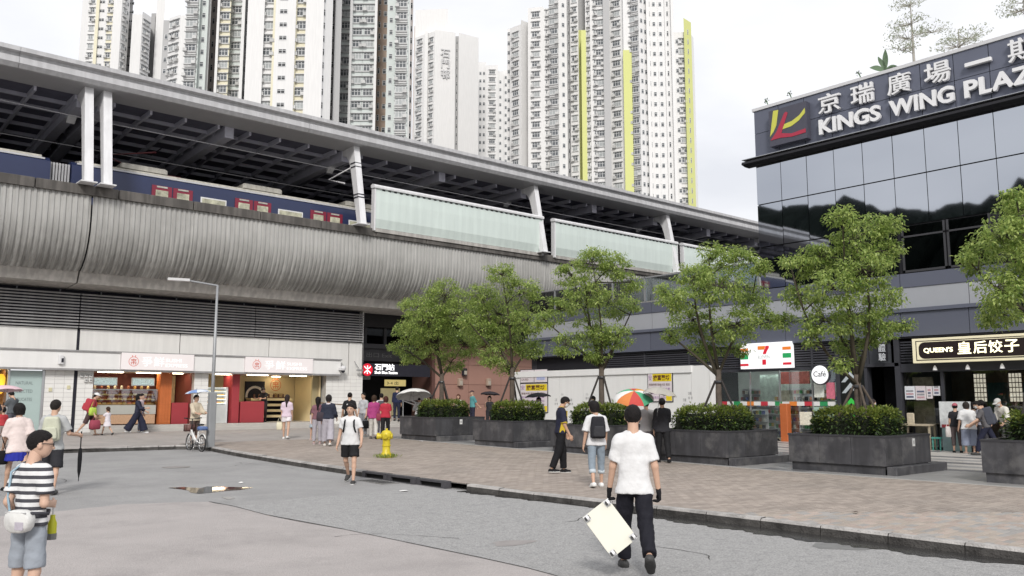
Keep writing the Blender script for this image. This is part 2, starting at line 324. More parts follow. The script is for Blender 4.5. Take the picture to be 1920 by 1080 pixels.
# light edge course and granite slabs of the forecourt
mb = MB()
v = -1.
while v < 28.5:
    mb.add([(x, y, gh(y) + z) for x, y, z in box_pts(18.312, 18.425, v, v + .9 - .008, .118, .1335)], BOXF[1:]); v += .9
mb.build('edge_course', mat('edge_granite', (.43, .42, .40), .75, var=.1, objr=0), pavement, kind='stuff', org=(0, 0, 0))
gm = [mat('granite_' + k, c, .42, var=.12, sc_=3, bump=.1, bsc=120) for k, c in (('pale', (.50, .475, .44)), ('mid', (.30, .295, .29)), ('dark', (.155, .155, .16)))]
items = []
u = 18.435; k = 0
while u < 30.0:
    v = -1.
    while v < 29.3: items.append((u, min(u + .6, 30.1), v, v + 1.2)); v += 1.2
    u += .6; k += 1
def gpick(i, cu, cv):
    if cu < 21.2: return 1 if random.random() < .8 else 2
    return (0, 2, 0, 1)[int((cu - 18.4) / .6) % 4] if random.random() < .85 else random.randrange(3)
lay(items, pavement, 'granite_slab', gm, gm, .118, .014, .006, pick=gpick)
cm = [mat('concrete_slab_' + k, c, .8, var=.10, sc_=1.5, bump=.15, bsc=100, dark=(.2, .185, .175), darkamt=.3, darksc=1.1) for k, c in (('a', (.375, .345, .325)), ('b', (.355, .33, .31)))]
items = []
v = 29.42
while v < 38.6:
    u = -3.
    while u < 18.4: items.append((u, u + 1.5, v, min(v + 1.5, 38.7))); u += 1.5
    v += 1.5
for uu in np.arange(18.45, 30, 1.5):
    for vv in np.arange(29.42, 38.6, 1.5): items.append((uu, uu + 1.5, vv, min(vv + 1.5, 38.7)))
v = 28.62
lay(items, pavement, 'concrete_slab', cm, cm, .118, .014, .010, pick=lambda i, a, b: random.randrange(2))
lay([(u, u + 1.5, 28.62, 29.41) for u in np.arange(-3, 10.3, 1.5)], pavement, 'concrete_slab', cm, cm, .118, .014, .010, pick=lambda i, a, b: random.randrange(2))
# ---------------------------------------------------------------- kerb stones
def kerbmat():
    m = bpy.data.materials.new('kerb_concrete'); m.use_nodes = True; n = m.node_tree.nodes; L = m.node_tree.links; b = n['Principled BSDF']; b.inputs['Roughness'].default_value = .75
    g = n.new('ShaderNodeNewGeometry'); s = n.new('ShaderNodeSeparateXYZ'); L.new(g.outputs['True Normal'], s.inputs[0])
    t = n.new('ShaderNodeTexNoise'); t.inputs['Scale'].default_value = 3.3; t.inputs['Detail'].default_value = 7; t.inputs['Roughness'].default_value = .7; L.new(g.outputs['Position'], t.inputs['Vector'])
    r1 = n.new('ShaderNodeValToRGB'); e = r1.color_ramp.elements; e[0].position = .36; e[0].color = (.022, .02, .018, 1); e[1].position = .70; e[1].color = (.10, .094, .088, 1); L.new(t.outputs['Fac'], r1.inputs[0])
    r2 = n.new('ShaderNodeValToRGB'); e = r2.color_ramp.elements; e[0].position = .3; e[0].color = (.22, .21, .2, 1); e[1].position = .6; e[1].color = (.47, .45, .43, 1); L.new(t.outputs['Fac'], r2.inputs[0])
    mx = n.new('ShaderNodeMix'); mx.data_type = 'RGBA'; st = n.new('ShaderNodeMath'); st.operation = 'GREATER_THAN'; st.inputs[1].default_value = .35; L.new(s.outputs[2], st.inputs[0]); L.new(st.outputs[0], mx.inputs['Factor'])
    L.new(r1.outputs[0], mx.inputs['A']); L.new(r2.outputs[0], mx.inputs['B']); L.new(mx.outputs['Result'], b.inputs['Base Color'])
    bp = n.new('ShaderNodeBump'); bp.inputs['Strength'].default_value = .5; bp.inputs['Distance'].default_value = .03; t2 = n.new('ShaderNodeTexNoise'); t2.inputs['Scale'].default_value = 40; L.new(g.outputs['Position'], t2.inputs['Vector']); L.new(t2.outputs['Fac'], bp.inputs['Height']); L.new(bp.outputs[0], b.inputs['Normal'])
    return m
m_kerb = kerbmat()
kerb = thing('kerb', (10.8, 10, 0), 'low concrete kerb with mossy black face along the road edge', 'kerb')
def kstone(a, b, inner, name='kerb_stone', drop=0.):
    a, b = np.array(a, float), np.array(b, float); d = (b - a) / np.linalg.norm(b - a); n_ = np.array([d[1], -d[0]]) * inner; a = a + d * .006; b = b - d * .006
    j = random.uniform(-.006, .006); mb = MB(); v = []
    for p in (a, b):
        for off, z in ((0, 0.), (.012, .10), (.03, .134 + j), (.16, .136 + j), (.16, 0.)): q = p + n_ * off; v.append((q[0], q[1], gh(q[1]) + z - drop))
    f = [(0, 5, 6, 1), (1, 6, 7, 2), (2, 7, 8, 3), (3, 8, 9, 4), (4, 3, 2, 1, 0), (5, 6, 7, 8, 9)]
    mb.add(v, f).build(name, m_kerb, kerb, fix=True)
v = -3.
DR0, DR1 = 14.35, 17.2        # gully inlet
while v < 27.0:
    e = min(v + .92, 27.2)
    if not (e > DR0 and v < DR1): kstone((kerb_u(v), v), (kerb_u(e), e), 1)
    v = e
arc = [(10.75, 27.2), (10.72, 27.75), (10.5, 28.2), (10.1, 28.45), (9.6, 28.5)]
for a, b in zip(arc[:-1], arc[1:]): kstone(a, b, 1)
u = 9.6
while u > -4: kstone((u, 28.5 + (9.6 - u) * .06), (u - .92, 28.5 + (10.52 - u) * .06), 1); u -= .92
# kerb inlet blocks with dark mouths, and the road grating
m_cast = mat('cast_iron', (.07, .068, .075), .5, var=.2, sc_=8); m_void = mat('void', (.004, .004, .004), 1, var=0)
gl = thing('drain_inlet', (kerb_u(15.8), 15.8, gh(15.8)), 'dark kerb drain inlet with three mouths opposite the hydrant', 'drain')
v0 = 14.16
for i in range(3):
    a, b = v0 + i * 1.02, v0 + (i + 1) * 1.02; ku = (kerb_u(a) + kerb_u(b)) / 2; z = gh((a + b) / 2)
    m_ = MB(); m_.box(ku, ku + .16, a, b, z + .10, z + .14); m_.box(ku, ku + .16, a, a + .13, z, z + .10); m_.box(ku, ku + .16, b - .13, b, z, z + .10); m_.box(ku, ku + .16, a + .13, b - .13, z - .02, z + .012)
    o = m_.build('inlet_block', m_cast, gl); MB().box(ku + .05, ku + .16, a + .13, b - .13, z + .012, z + .10).build('mouth', m_void, o)
gr = thing('road_grating', (kerb_u(16.2) - .25, 16.2, gh(16.2)), 'slotted iron road grating in front of the kerb drain', 'grating')
ku = kerb_u(16.2) - .50; z = gh(16.2)
MB().box(ku, ku + .42, 15.55, 16.65, z - .05, z + .010).build('frame', mat('grate_frame', (.2, .195, .19), .6, var=.2), gr)
for i in range(8): MB().box(ku + .05, ku + .37, 15.63 + i * .125, 15.69 + i * .125, z + .008, z + .0125).build('slot', m_void, gr)
# litter
for i, (x, y, s, lb) in enumerate([(757, 922, .12, 'flat white paper scrap by the road grating'), (790, 828, .10, 'white crumpled paper under the left planter'), (1062, 945, .05, 'white scrap in the gutter behind the white board'), (452, 906, .07, 'white paper scrap on the road by the puddle'), (1604, 963, .05, 'small dark leaf lying on the pavers')]):
    off = 0 if i in (0, 2, 3) else .134; c = PG(x, y, off); mm = mat('paper', (.75, .74, .72), .8, var=.1) if i < 4 else mat('dead_leaf', (.07, .05, .035), .8)
    ps = [(c[0] + s * random.uniform(.6, 1.1) * math.cos(t), c[1] + s * random.uniform(.6, 1.1) * math.sin(t), c[2] + random.uniform(.008, .03)) for t in np.linspace(0, 6.28, 7)[:-1]]
    MB().add([(c[0], c[1], c[2] + .035)] + ps, [(0, j + 1, (j + 1) % 6 + 1) for j in range(6)]).build('litter', mm, label=lb, cat='litter')
# ================================================================= elevated station
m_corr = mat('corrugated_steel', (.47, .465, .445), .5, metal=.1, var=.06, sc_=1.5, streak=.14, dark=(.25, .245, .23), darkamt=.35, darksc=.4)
def _low_streaks(m):
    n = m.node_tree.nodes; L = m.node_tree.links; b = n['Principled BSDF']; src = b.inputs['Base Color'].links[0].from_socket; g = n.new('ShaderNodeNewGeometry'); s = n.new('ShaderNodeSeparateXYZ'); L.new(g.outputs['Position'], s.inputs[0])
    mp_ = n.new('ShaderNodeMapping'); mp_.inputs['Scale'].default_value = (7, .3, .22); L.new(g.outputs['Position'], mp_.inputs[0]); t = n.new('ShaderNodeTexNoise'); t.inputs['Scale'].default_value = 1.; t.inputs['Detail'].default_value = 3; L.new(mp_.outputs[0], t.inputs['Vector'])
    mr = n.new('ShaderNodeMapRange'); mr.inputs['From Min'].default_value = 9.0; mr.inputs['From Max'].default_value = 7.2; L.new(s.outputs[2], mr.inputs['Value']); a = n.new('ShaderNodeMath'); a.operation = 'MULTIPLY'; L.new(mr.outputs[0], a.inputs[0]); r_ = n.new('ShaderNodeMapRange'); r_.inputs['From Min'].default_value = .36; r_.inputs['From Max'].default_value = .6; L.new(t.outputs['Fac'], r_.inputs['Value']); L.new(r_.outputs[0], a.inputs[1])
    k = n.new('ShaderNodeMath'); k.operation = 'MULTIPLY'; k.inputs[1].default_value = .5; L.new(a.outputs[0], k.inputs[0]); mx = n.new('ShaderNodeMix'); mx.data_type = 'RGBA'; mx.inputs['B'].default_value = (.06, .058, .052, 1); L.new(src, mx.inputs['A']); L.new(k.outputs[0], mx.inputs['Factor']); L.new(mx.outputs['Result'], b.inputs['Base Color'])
_low_streaks(m_corr)      # darker vertical streaks, stronger towards the bottom of the ribs
m_beam = mat('beam_concrete', (.47, .45, .42), .8, var=.08, sc_=2, streak=.25)
m_ledge = mat('ledge_concrete', (.135, .125, .115), .85, var=.15, sc_=2, streak=.4)
m_white = mat('white_paint_steel', (.76, .76, .77), .4, var=.04, sc_=2, streak=.10)
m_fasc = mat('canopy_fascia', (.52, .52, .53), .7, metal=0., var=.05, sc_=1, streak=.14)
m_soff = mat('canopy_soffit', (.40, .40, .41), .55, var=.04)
m_dark = mat('slate_steel', (.40, .40, .47), .6, var=.12)
m_dark2 = mat('slate_rib', (.46, .46, .53), .5, var=.1)
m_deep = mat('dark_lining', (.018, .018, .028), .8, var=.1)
ST = thing('railway_station', (21, 39, 0), 'elevated railway station with grey corrugated viaduct and long curved canopy roof', 'station')
# corrugated cladding: belly profile (v, z)
prof = [(36.02, 9.86), (36.0, 9.3), (36.0, 8.8), (36.05, 8.4), (36.15, 8.05), (36.32, 7.7), (36.55, 7.4), (36.85, 7.13), (37.2, 6.95)]
nr = []
for i in range(len(prof)):
    a, b = np.array(prof[max(i - 1, 0)]), np.array(prof[min(i + 1, len(prof) - 1)]); d = (b - a) / np.linalg.norm(b - a); nr.append(np.array([d[1], -d[0]]))   # pushes outwards (towards -v / down)
def cladding(u0, u1):
    us = []; u = u0
    while u < u1:
        for du, h in ((0, 0), (.045, 0), (.075, .042), (.17, .042)): us.append((min(u + du, u1), h))
        u += .205
    v = []; f = []; n = len(prof)
    for (u, h) in us:
        for i, (pv, pz) in enumerate(prof): q = np.array([pv, pz]) + nr[i] * h; v.append((u, q[0], q[1]))
    for i in range(len(us) - 1):
        for j in range(n - 1): f.append((i * n + j, i * n + j + 1, (i + 1) * n + j + 1, (i + 1) * n + j))
    return MB().add(v, f)
edges = [-2., 3.0, 9.04]
while edges[-1] < 60: edges.append(edges[-1] + 4.04)
for a, b in zip(edges[:-1], edges[1:]):
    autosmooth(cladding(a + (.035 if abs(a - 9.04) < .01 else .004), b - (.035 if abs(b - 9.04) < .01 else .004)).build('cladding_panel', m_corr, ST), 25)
mb = MB()
for a, b in ((-2, 9.01), (9.07, 62)): mb.prism([(37.2, 6.97), (37.45, 6.50), (39.6, 6.42), (39.6, 6.97)], 'x', a, b)
mb.build('edge_beam', m_beam, ST, fix=True)
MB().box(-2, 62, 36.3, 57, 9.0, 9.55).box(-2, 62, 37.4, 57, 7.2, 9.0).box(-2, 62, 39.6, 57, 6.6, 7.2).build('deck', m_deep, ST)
u = -2.08
while u < 62:
    MB().cbox(u + .012, u + 3.0, 35.86, 36.34, 9.84, 10.22, .02).build('parapet_panel', m_ledge, ST); u += 3.02
# canopy: fascia, soffit, vaulted shell with ribs and purlins
U0, U1 = -6., 75.
fp = [(35.58, 15.10), (35.58, 14.93), (35.78, 14.88), (35.80, 14.80), (35.72, 14.72), (35.70, 14.50), (35.84, 14.34), (35.95, 14.33), (35.95, 14.9), (36.6, 15.16)]
u = U0
while u < U1:
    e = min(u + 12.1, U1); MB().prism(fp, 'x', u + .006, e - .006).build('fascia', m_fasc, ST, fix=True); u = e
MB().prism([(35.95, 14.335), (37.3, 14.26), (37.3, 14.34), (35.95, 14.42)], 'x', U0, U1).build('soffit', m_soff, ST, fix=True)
def shell(v):  return 9.3 + 5.0 * math.sqrt(max(0., 1 - ((v - 37.3) / 20.5) ** 2)) + .12 * math.sin((v - 37.3) / 20.5 * math.pi)
vv = [37.3, 38.5, 40, 42, 44, 46, 48, 50, 52, 54, 55.5, 56.8, 57.6]
pts = [(a, shell(a)) for a in vv]
MB().prism(pts + [(a, b + .25) for a, b in reversed(pts)], 'x', U0, U1).build('roof_shell', mat('roof_lining', (.11, .11, .15), .8, var=.1), ST, fix=True)
MB().add([(U0, 35.6, 15.10), (U1, 35.6, 15.10), (U1, 37.3, 14.9), (U0, 37.3, 14.9), (U0, 45, 15.0), (U1, 45, 15.0)], [(0, 1, 2, 3), (3, 2, 5, 4)]).build('roof_top', m_fasc, ST, fix=True)
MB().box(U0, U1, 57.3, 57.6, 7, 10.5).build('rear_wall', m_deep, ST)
def rib(u, wd, hgt, m, name):
    lo = [(a, shell(a) - hgt) for a in vv]; MB().prism([(a, b - .001) for a, b in pts] + list(reversed(lo)), 'x', u - wd / 2, u + wd / 2).build(name, m, ST, fix=True)
CU = [8.72, 9.42, 21.05, 33.1, 45.25, 57.4]
for u in [2.7, 8.75, 9.55, 15.0, 21.05, 27.1, 33.1, 39.2, 45.25, 51.3, 57.4, 63.5]: rib(u, .42, .55, m_dark2, 'arch_rib')
u = -2.
while u < 70: rib(u, .10, .22, m_dark2, 'minor_rib'); u += 1.5
for i in range(1, 15):
    a = 37.3 + i * 1.32; z = shell(a); MB().box(U0, U1, a - .05, a + .05, z - .17, z - .01).build('purlin', m_dark, ST)
# white columns with hooked heads
cpoly = [(35.36, 10.24), (35.70, 10.24), (36.42, 13.0), (36.58, 13.5), (36.85, 13.86), (37.3, 14.02), (37.9, 14.0), (38.4, 13.86), (38.95, 13.5), (38.85, 14.1), (38.6, 14.55), (37.5, 14.74), (36.7, 14.78), (36.28, 14.62)]
for u in CU:
    o = MB().prism(cpoly, 'x', u - .165, u + .165).build('column', m_white, ST, fix=True)
    MB().box(u - .3, u + .3, 35.28, 36.1, 10.225, 10.27).build('base_plate', m_white, o)
for z in (11.6, 11.75, 13.2, 13.4):      # clamp bands on the third column
    v0 = 35.36 + (z - 10.24) * .22; MB().box(20.86, 21.24, v0 - .03, v0 + .42, z, z + .05).build('clamp_band', m_deep, ST)
# overhead line, its arm, posts inside the platform hall
wire = thing('overhead_wire', (20, 37.3, 13.3), 'thin overhead railway wire running under the canopy', 'wire')
MB().tube([(-3, 37.05, 13.55), (9, 37.05, 13.25), (21, 37.1, 13.2), (33, 37.1, 13.15), (60, 37.1, 13.2)], .022, 5).build('wire', mat('wire', (.25, .25, .26), .5), wire)
MB().tube([(20.9, 36.4, 13.25), (20.3, 37.6, 12.75), (20.6, 36.5, 12.4)], .04, 5).build('registration_arm', m_white, wire)
wire2 = thing('overhead_wire', (20, 40.3, 12.9), 'lower overhead railway wire above the train roof', 'wire')
MB().tube([(-3, 39.4, 12.7), (20, 39.4, 12.62), (60, 39.4, 12.7)], .02, 5).build('wire', MATS['wire'], wire2)
for i in range(16):
    u = 4.5 + i * 3.05; MB().box(u, u + .09, 45.5, 45.59, 9.55, 13.2).box(u + .35, u + .41, 45.5, 45.56, 9.55, 13.0).build('platform_post', mat('post_grey', (.16, .16, .18), .5), ST)
# pale green noise barriers between the columns
m_panel = mat('pale_green_panel', (.64, .72, .68), .35, var=.03, sc_=.7, streak=.05)
for i, (a, b) in enumerate([(21.9, 33.2), (34.2, 45.6), (46.3, 57.0)]):
    lb = ['pale green noise barrier panel nearest the train, between white columns', 'pale green noise barrier panel in the middle of the viaduct', 'pale green noise barrier panel half hidden behind the tree, nearest the glass building'][i]
    t = thing('noise_barrier', ((a + b) / 2, 35.760, 10.22), lb, 'noise barrier', 'noise barriers on the viaduct')
    n = 22; v = []; f = []
    for k in range(n * 2 + 1):        # shallow ribbed sheet
        uu = a + (b - a) * k / (2 * n); off = .012 if k % 2 else 0
        for (pv, pz) in ((35.860, 10.26), (35.760, 10.7), (35.740, 11.6), (35.760, 12.28)): v.append((uu, pv - off, pz))
    for k in range(n * 2):
        for j in range(3): f.append((k * 4 + j, k * 4 + j + 1, k * 4 + 5 + j, k * 4 + 4 + j))
    MB().add(v, f).build('panel', m_panel, t, fix=True)
    MB().box(a, b, 35.920, 35.980, 10.24, 12.3).build('backing', m_deep, t)
    cap = [(35.660, 12.24), (35.650, 12.33), (35.720, 12.42), (35.860, 12.46), (36.020, 12.42), (36.020, 12.28), (35.780, 12.24)]
    autosmooth(MB().prism(cap, 'x', a - .1, b + .06).build('cap_rail', m_white, t, fix=True), 40)
    MB().box(a, b, 35.800, 35.960, 10.06, 10.24).build('bottom_rail', m_beam, t)
    for uu in (a - .02, b): MB().box(uu - .03, uu + .05, 35.720, 36.020, 10.1, 12.3).build('end_post', m_white, t)
    for k in range(30): uu = a + .4 + k * (b - a - .8) / 30; MB().box(uu, uu + .16, 35.734, 35.744, 12.16, 12.22).build('vent_slot', m_deep, t)
# ---------------------------------------------------------------- train
m_blue = mat('train_blue', (.024, .034, .09), .35, var=.06, spec=.5); m_red = mat('door_red', (.24, .025, .05), .35, var=.06); m_troof = mat('train_roof', (.55, .53, .47), .6, var=.1, streak=.2)
m_win = mat('lit_window', (.40, .39, .29), .12, emit=.14, var=.6, sc_=3); m_wfr = mat('window_frame', (.75, .75, .74), .4)
def carriage(u0, u1, lb, doors):
    t = thing('train_carriage', ((u0 + u1) / 2, 39.2, 9.6), lb, 'train', 'carriages of the train in the station')
    bp = [(37.8, 9.7), (37.78, 11.15), (37.86, 11.45), (38.1, 11.62), (40.4, 11.62), (40.7, 11.4), (40.7, 9.7)]
    autosmooth(MB().prism(bp, 'x', u0, u1).build('body', m_blue, t, fix=True), 30)
    MB().prism([(38.0, 11.60), (38.05, 11.70), (38.6, 11.80), (39.9, 11.80), (40.4, 11.62)], 'x', u0 + .3, u1 - .3).build('roof', m_troof, t, fix=True)
    MB().box(u0 + .2, u1 - .2, 37.88, 37.93, 11.5, 11.57).build('gutter', mat('gutter', (.55, .55, .57), .4), t)
    for k, du in enumerate((2., 7.5, 13., 18.5)):
        if u0 + du + 2.2 < u1: MB().cbox(u0 + du, u0 + du + 2.0, 38.2, 39.7, 11.78, 12.02, .06).build('roof_unit', m_troof, t)
    for dc in doors:
        for s in (0, 1):
            a = dc - .9 + s * .92; d = MB().box(a, a + .86, 37.745, 37.79, 9.75, 11.12).build('door', m_red, t)
            MB().cbox(a + .16, a + .70, 37.72, 37.742, 10.2, 10.92, .008).build('door_window', m_win, d)
            MB().box(a + .2, a + .66, 37.725, 37.744, 11.03, 11.10).build('door_strip', m_troof, d)
    ds = sorted(doors)
    for x, y in zip(ds[:-1], ds[1:]):
        o = MB().cbox(x + 1.25, y - 1.3, 37.755, 37.79, 10.0, 10.92, .008).build('window_frame', m_wfr, t); MB().box(x + 1.31, y - 1.36, 37.748, 37.756, 10.06, 10.86).build('pane', m_win, o)
carriage(-4., 7.85, 'blue train carriage cut by the left edge of the picture', [1.2, 5.])
carriage(8.65, 31.5, 'blue train carriage with red doors behind the white columns', [12.75, 16.5, 20.35, 24.2, 28.])
g = MB()
for k in range(7): g.box(7.86 + k * .112, 7.86 + k * .112 + .07, 37.95, 40.5, 9.7, 11.45)
g.build('gangway', mat('gangway_rubber', (.45, .45, .46), .7, var=.2), label='pale folded gangway bellows joining two blue train carriages', cat='gangway')
pan = thing('pantograph', (11.5, 39.2, 11.7), 'folded maroon pantograph arm on the train roof', 'pantograph')
m_mar = mat('maroon', (.14, .03, .035), .5)
MB().tube([(12.6, 39.2, 11.75), (10.2, 39.2, 12.45), (12.4, 39.2, 13.0)], .045, 6).build('arm', m_mar, pan); MB().tube([(12.4, 38.5, 13.02), (12.4, 39.9, 13.02)], .03, 6).build('collector_head', m_deep, pan); MB().box(11.9, 13.4, 38.7, 39.7, 11.80, 11.9).build('base_frame', m_mar, pan)
# ================================================================= ground floor of the station with the shops
m_tilew = mat('white_wall', (.78, .77, .74), .45, var=.03, sc_=1.5, streak=.07)
m_tile = mat('white_tile', (.80, .79, .76), .35, var=.03, objr=.03); m_grout = mat('grout', (.40, .39, .37), .9)
m_slat = mat('louvre_slat', (.36, .355, .355), .5, metal=.2, var=.06, streak=.15)
PB = thing('station_shop_block', (14, 41, 0), 'white tiled station shop block with dark louvre band above shops', 'building')
Vf = 39.
zf = gh(38.5) + .13
# upper wall panels with joints, a black joint between the first two
for a, b in [(-3, 9.55), (9.67, 13.82), (13.86, 18.1), (18.13, 22.48), (22.53, 23.35)]:
    MB().box(a, b, Vf, Vf + .25, 3.05, 4.76).build('wall_panel', m_tilew, PB)
MB().box(9.55, 9.67, Vf + .03, Vf + .2, .5, 4.74).build('movement_joint', m_deep, PB)
MB().box(-3, 23.3, Vf + .35, Vf + .6, 4.5, 6.6).build('louvre_backing', m_deep, PB)
for i in range(12):
    z = 4.80 + i * .126
    for a, b in ((-3., 9.55), (9.6, 17.3), (17.34, 23.3)): MB().prism([(Vf - .12, z), (Vf - .115, z + .06), (Vf + .02, z + .07), (Vf + .02, z + .03)], 'x', a, b).build('louvre_slat', m_slat, PB, fix=True)
for i in range(12): u = 4 + i * 1.6; MB().box(u, u + .05, Vf + .1, Vf + .15, 6.3, 6.75).build('strut', mat('post_grey', (0, 0, 0)), PB)
# sign band, projecting
m_band = mat('white_fascia_board', (.82, .815, .80), .4, var=.02, streak=.03)
for a, b in ((-3, 11.25), (14.40, 16.78), (20.32, 21.9)): MB().box(a, b, Vf - .28, Vf - .002, 3.10, 3.80).build('sign_band', m_band, PB)
MB().box(-3, 21.95, Vf - .34, Vf - .002, 3.802, 3.86).build('band_cap', m_slat, PB); MB().box(-3, 21.95, Vf - .30, Vf - .002, 3.02, 3.098).build('band_base', m_slat, PB)
# tiled piers: a pier core and every tile on it
def pier(a, b, z0, z1, tw=.30, th=.125):
    MB().box(a, b, Vf + .02, Vf + .5, z0, z1).build('pier', m_grout, PB)
    nx = max(1, round((b - a) / tw)); nz = int((z1 - z0) / th); w_ = (b - a) / nx; h_ = (z1 - z0) / nz
    me = MB().box(-w_ / 2 + .004, w_ / 2 - .004, -.02, 0, .004, h_ - .004).mesh('wall_tile', m_tile)
    for i in range(nx):
        for j in range(nz): link('wall_tile', me, PB, np.array([a + (i + .5) * w_, Vf + .019 + random.uniform(0, .0015), z0 + j * h_]) - wpos(PB))
pier(8.46, 9.54, zf - .02, 3.02, .36, .18); pier(9.68, 10.30, zf - .02, 3.02, .31, .18); pier(14.57, 15.22, zf - .02, 3.02, .325, .18); pier(21.25, 23.34, zf - .05, 3.05, .35, .18)
MB().box(23.30, 23.36, Vf, 46, 0, 6.4).build('side_wall', m_tilew, PB)
# step in front of the shops
MB().cbox(10.3, 22.2, 38.05, 39.4, zf - .1, zf + .14, .01).cbox(10.3, 20.7, 38.42, 39.4, zf + .1, zf + .27, .01).build('step', mat('step_stone', (.46, .44, .41), .7, var=.08), PB)
# ---- shop interiors
m_cream = mat('cream_wall', (.72, .60, .36), .6, var=.05); m_redw = mat('red_counter', (.36, .05, .06), .35, var=.05); m_floor = mat('shop_floor', (.45, .43, .40), .4)
m_steel = mat('steel', (.5, .51, .52), .3, metal=.7, var=.05); m_shop = mat('shop_ceiling', (.7, .66, .58), .7); m_orange = mat('orange_tile', (.55, .16, .05), .4, var=.1)
m_lamp = mat('warm_lamp', (1, .85, .6), .5, emit=9., var=0)
m_glass = glassmat('shop_glass', (.93, .96, .95), refl=.06)
def room(name, a, b, z0, z1, d, wall, floor, lights, lb=None, plane='v', v0=None):
    """an open-fronted room behind the station wall"""
    o = MB().box(a, b, Vf + d, Vf + d + .1, z0, z1).box(a - .08, a, Vf + .3, Vf + d, z0, z1).box(b, b + .08, Vf + .3, Vf + d, z0, z1).build(name, wall, PB)
    MB().box(a, b, Vf + .05, Vf + d, z0 - .1, z0).build('floor', floor, o); MB().box(a, b, Vf + .05, Vf + d, z1, z1 + .1).build('ceiling', m_shop, o)
    for (x, y, s) in lights: MB().box(x - s, x + s, Vf + y - .12, Vf + y + .12, z1 - .03, z1 - .004).build('ceiling_light', m_lamp, o)
    return o
z0 = zf + .27
ra = room('shop_room', 10.34, 14.55, z0, 3.02, 2.6, mat('maroon_wall', (.22, .06, .05), .5, var=.1), m_floor, [(11.2, .8, .5), (12.8, .8, .5), (14.0, .8, .3)])
rb = room('shop_room', 15.26, 23.2, z0, 3.02, 3.2, m_cream, m_floor, [(16.2, .8, .4), (18.0, .9, .5), (float(PV(517, 700, Vf + 2.8)[0]), 2.75, .2), (20.2, 1., .4)])
rc = room('shop_room', -3., 7.1, zf, 3.02, 3.5, mat('wood_wall', (.30, .15, .06), .5, var=.15), m_floor, [(5.6, 1, .5), (6.6, .7, .3)])
# frosted glass screen with writing at the left
dg = thing('glass_screen', (7.75, Vf, zf), 'pale green frosted glass screen with three lines of lettering', 'glass screen')
MB().box(7.2, 8.36, Vf + .03, Vf + .06, zf, 2.98).build('pane', mat('frosted_glass', (.42, .52, .50), .25, var=.03), dg)
MB().box(7.12, 7.2, Vf, Vf + .12, zf, 3.02).box(8.36, 8.45, Vf, Vf + .12, zf, 3.02).build('frame', m_steel, dg)
for i, s in enumerate(('NATURAL', 'SELECTED', 'DELICATES')): text('lettering', s, (7.42, Vf + .025, 2.42 - i * .33), FACE_V, mat('grey_print', (.2, .24, .24), .6), dg, fit=(.62, .13), ext=.002)
lan = thing('lantern', (7.0, Vf + .4, 2.0), 'yellow hanging lantern at the left picture edge', 'lantern')
MB().lathe([(.1, 0), (.2, .12), (.24, .35), (.24, .6), (.12, .78)], (6.92, Vf + .45, 2.05), 12).build('shade', mat('lantern_yellow', (.85, .5, .04), .5, emit=.8, var=.05), lan); MB().tube([(6.92, Vf + .45, 2.83), (6.92, Vf + .45, 3.0)], .02, 6).build('cord', m_deep, lan)
# display counter of the left shop
dc = thing('display_counter', (12, Vf + .9, z0), 'glass food display counter with trays in the left shop', 'counter')
MB().box(10.4, 13.1, Vf + .5, Vf + 1.2, z0 + .45, z0 + .85).build('cabinet', mat('cabinet', (.46, .46, .42), .4, var=.05), dc)
MB().box(10.42, 13.08, Vf + .52, Vf + .54, z0 + .04, z0 + .44).build('tiled_base', mat('tile_grid', (.55, .35, .22), .5, var=.3, sc_=25), dc)
MB().box(10.36, 13.14, Vf + .50, Vf + .515, z0 + .87, z0 + 1.5).build('case_glass', m_glass, dc)
for i in range(3): MB().box(10.45, 13.05, Vf + .6, Vf + 1.15, z0 + .88 + i * .2, z0 + .90 + i * .2).build('shelf', mat('shelf_lit', (.75, .55, .22), .4, emit=.25, var=.1), dc)
MB().box(10.36, 13.14, Vf + .48, Vf + 1.2, z0 + 1.5, z0 + 1.54).build('top', m_steel, dc)
fm = [mat('food_' + str(i), c, .5, objr=.3) for i, c in enumerate([(.7, .4, .12), (.75, .55, .25), (.6, .2, .1), (.8, .7, .5)])]
fme = [MB().cbox(-.08, .08, -.05, .05, 0, .06, .015).mesh('food_tray', m_) for m_ in fm]
for i in range(3):
    for k in range(12): link('food_tray', random.choice(fme), dc, np.array([10.6 + k * .21, Vf + .85, z0 + .9 + i * .2]) - wpos(dc))
for i in range(9): MB().lathe([(.05, 0), (.06, .1), (.03, .16)], (10.6 + i * .28, Vf + .9, z0 + 1.54), 8).build('jar', random.choice(fm), dc)
for i, x in enumerate((10.42, 12.0)):
    t = thing('menu_board', (x + .5, Vf + .5, 2.5), ('left' if i == 0 else 'right') + ' lit rounded menu screen hanging over the food counter', 'menu board', 'menu screens over the food counter')
    MB().cbox(x, x + 1.0, Vf + .5, Vf + .56, 2.42, 2.78, .03).build('housing', m_white, t)
    MB().box(x + .04, x + .96, Vf + .494, Vf + .499, 2.46, 2.74).build('screen', mat('menu_screen', (.55, .68, .66), .4, emit=.3, var=.4, sc_=18), t)
MB().box(13.2, 13.7, Vf + .35, Vf + .9, z0, 3.0).build('orange_pillar', m_orange, PB)
for i in range(14):
    for j in range(4): MB().box(13.205 + j * .125, 13.205 + j * .125 + .115, Vf + .34, Vf + .349, z0 + .05 + i * .165, z0 + .2 + i * .165).build('pillar_tile', m_orange, PB)
MB().box(13.75, 14.5, Vf + .4, Vf + 1.0, z0, z0 + .95).build('red_counter', m_redw, PB, label='red counter beside the orange pillar'); MB().box(13.72, 14.5, Vf + 2.2, Vf + 2.5, z0, 2.95).build('back_panel', m_cream, PB)
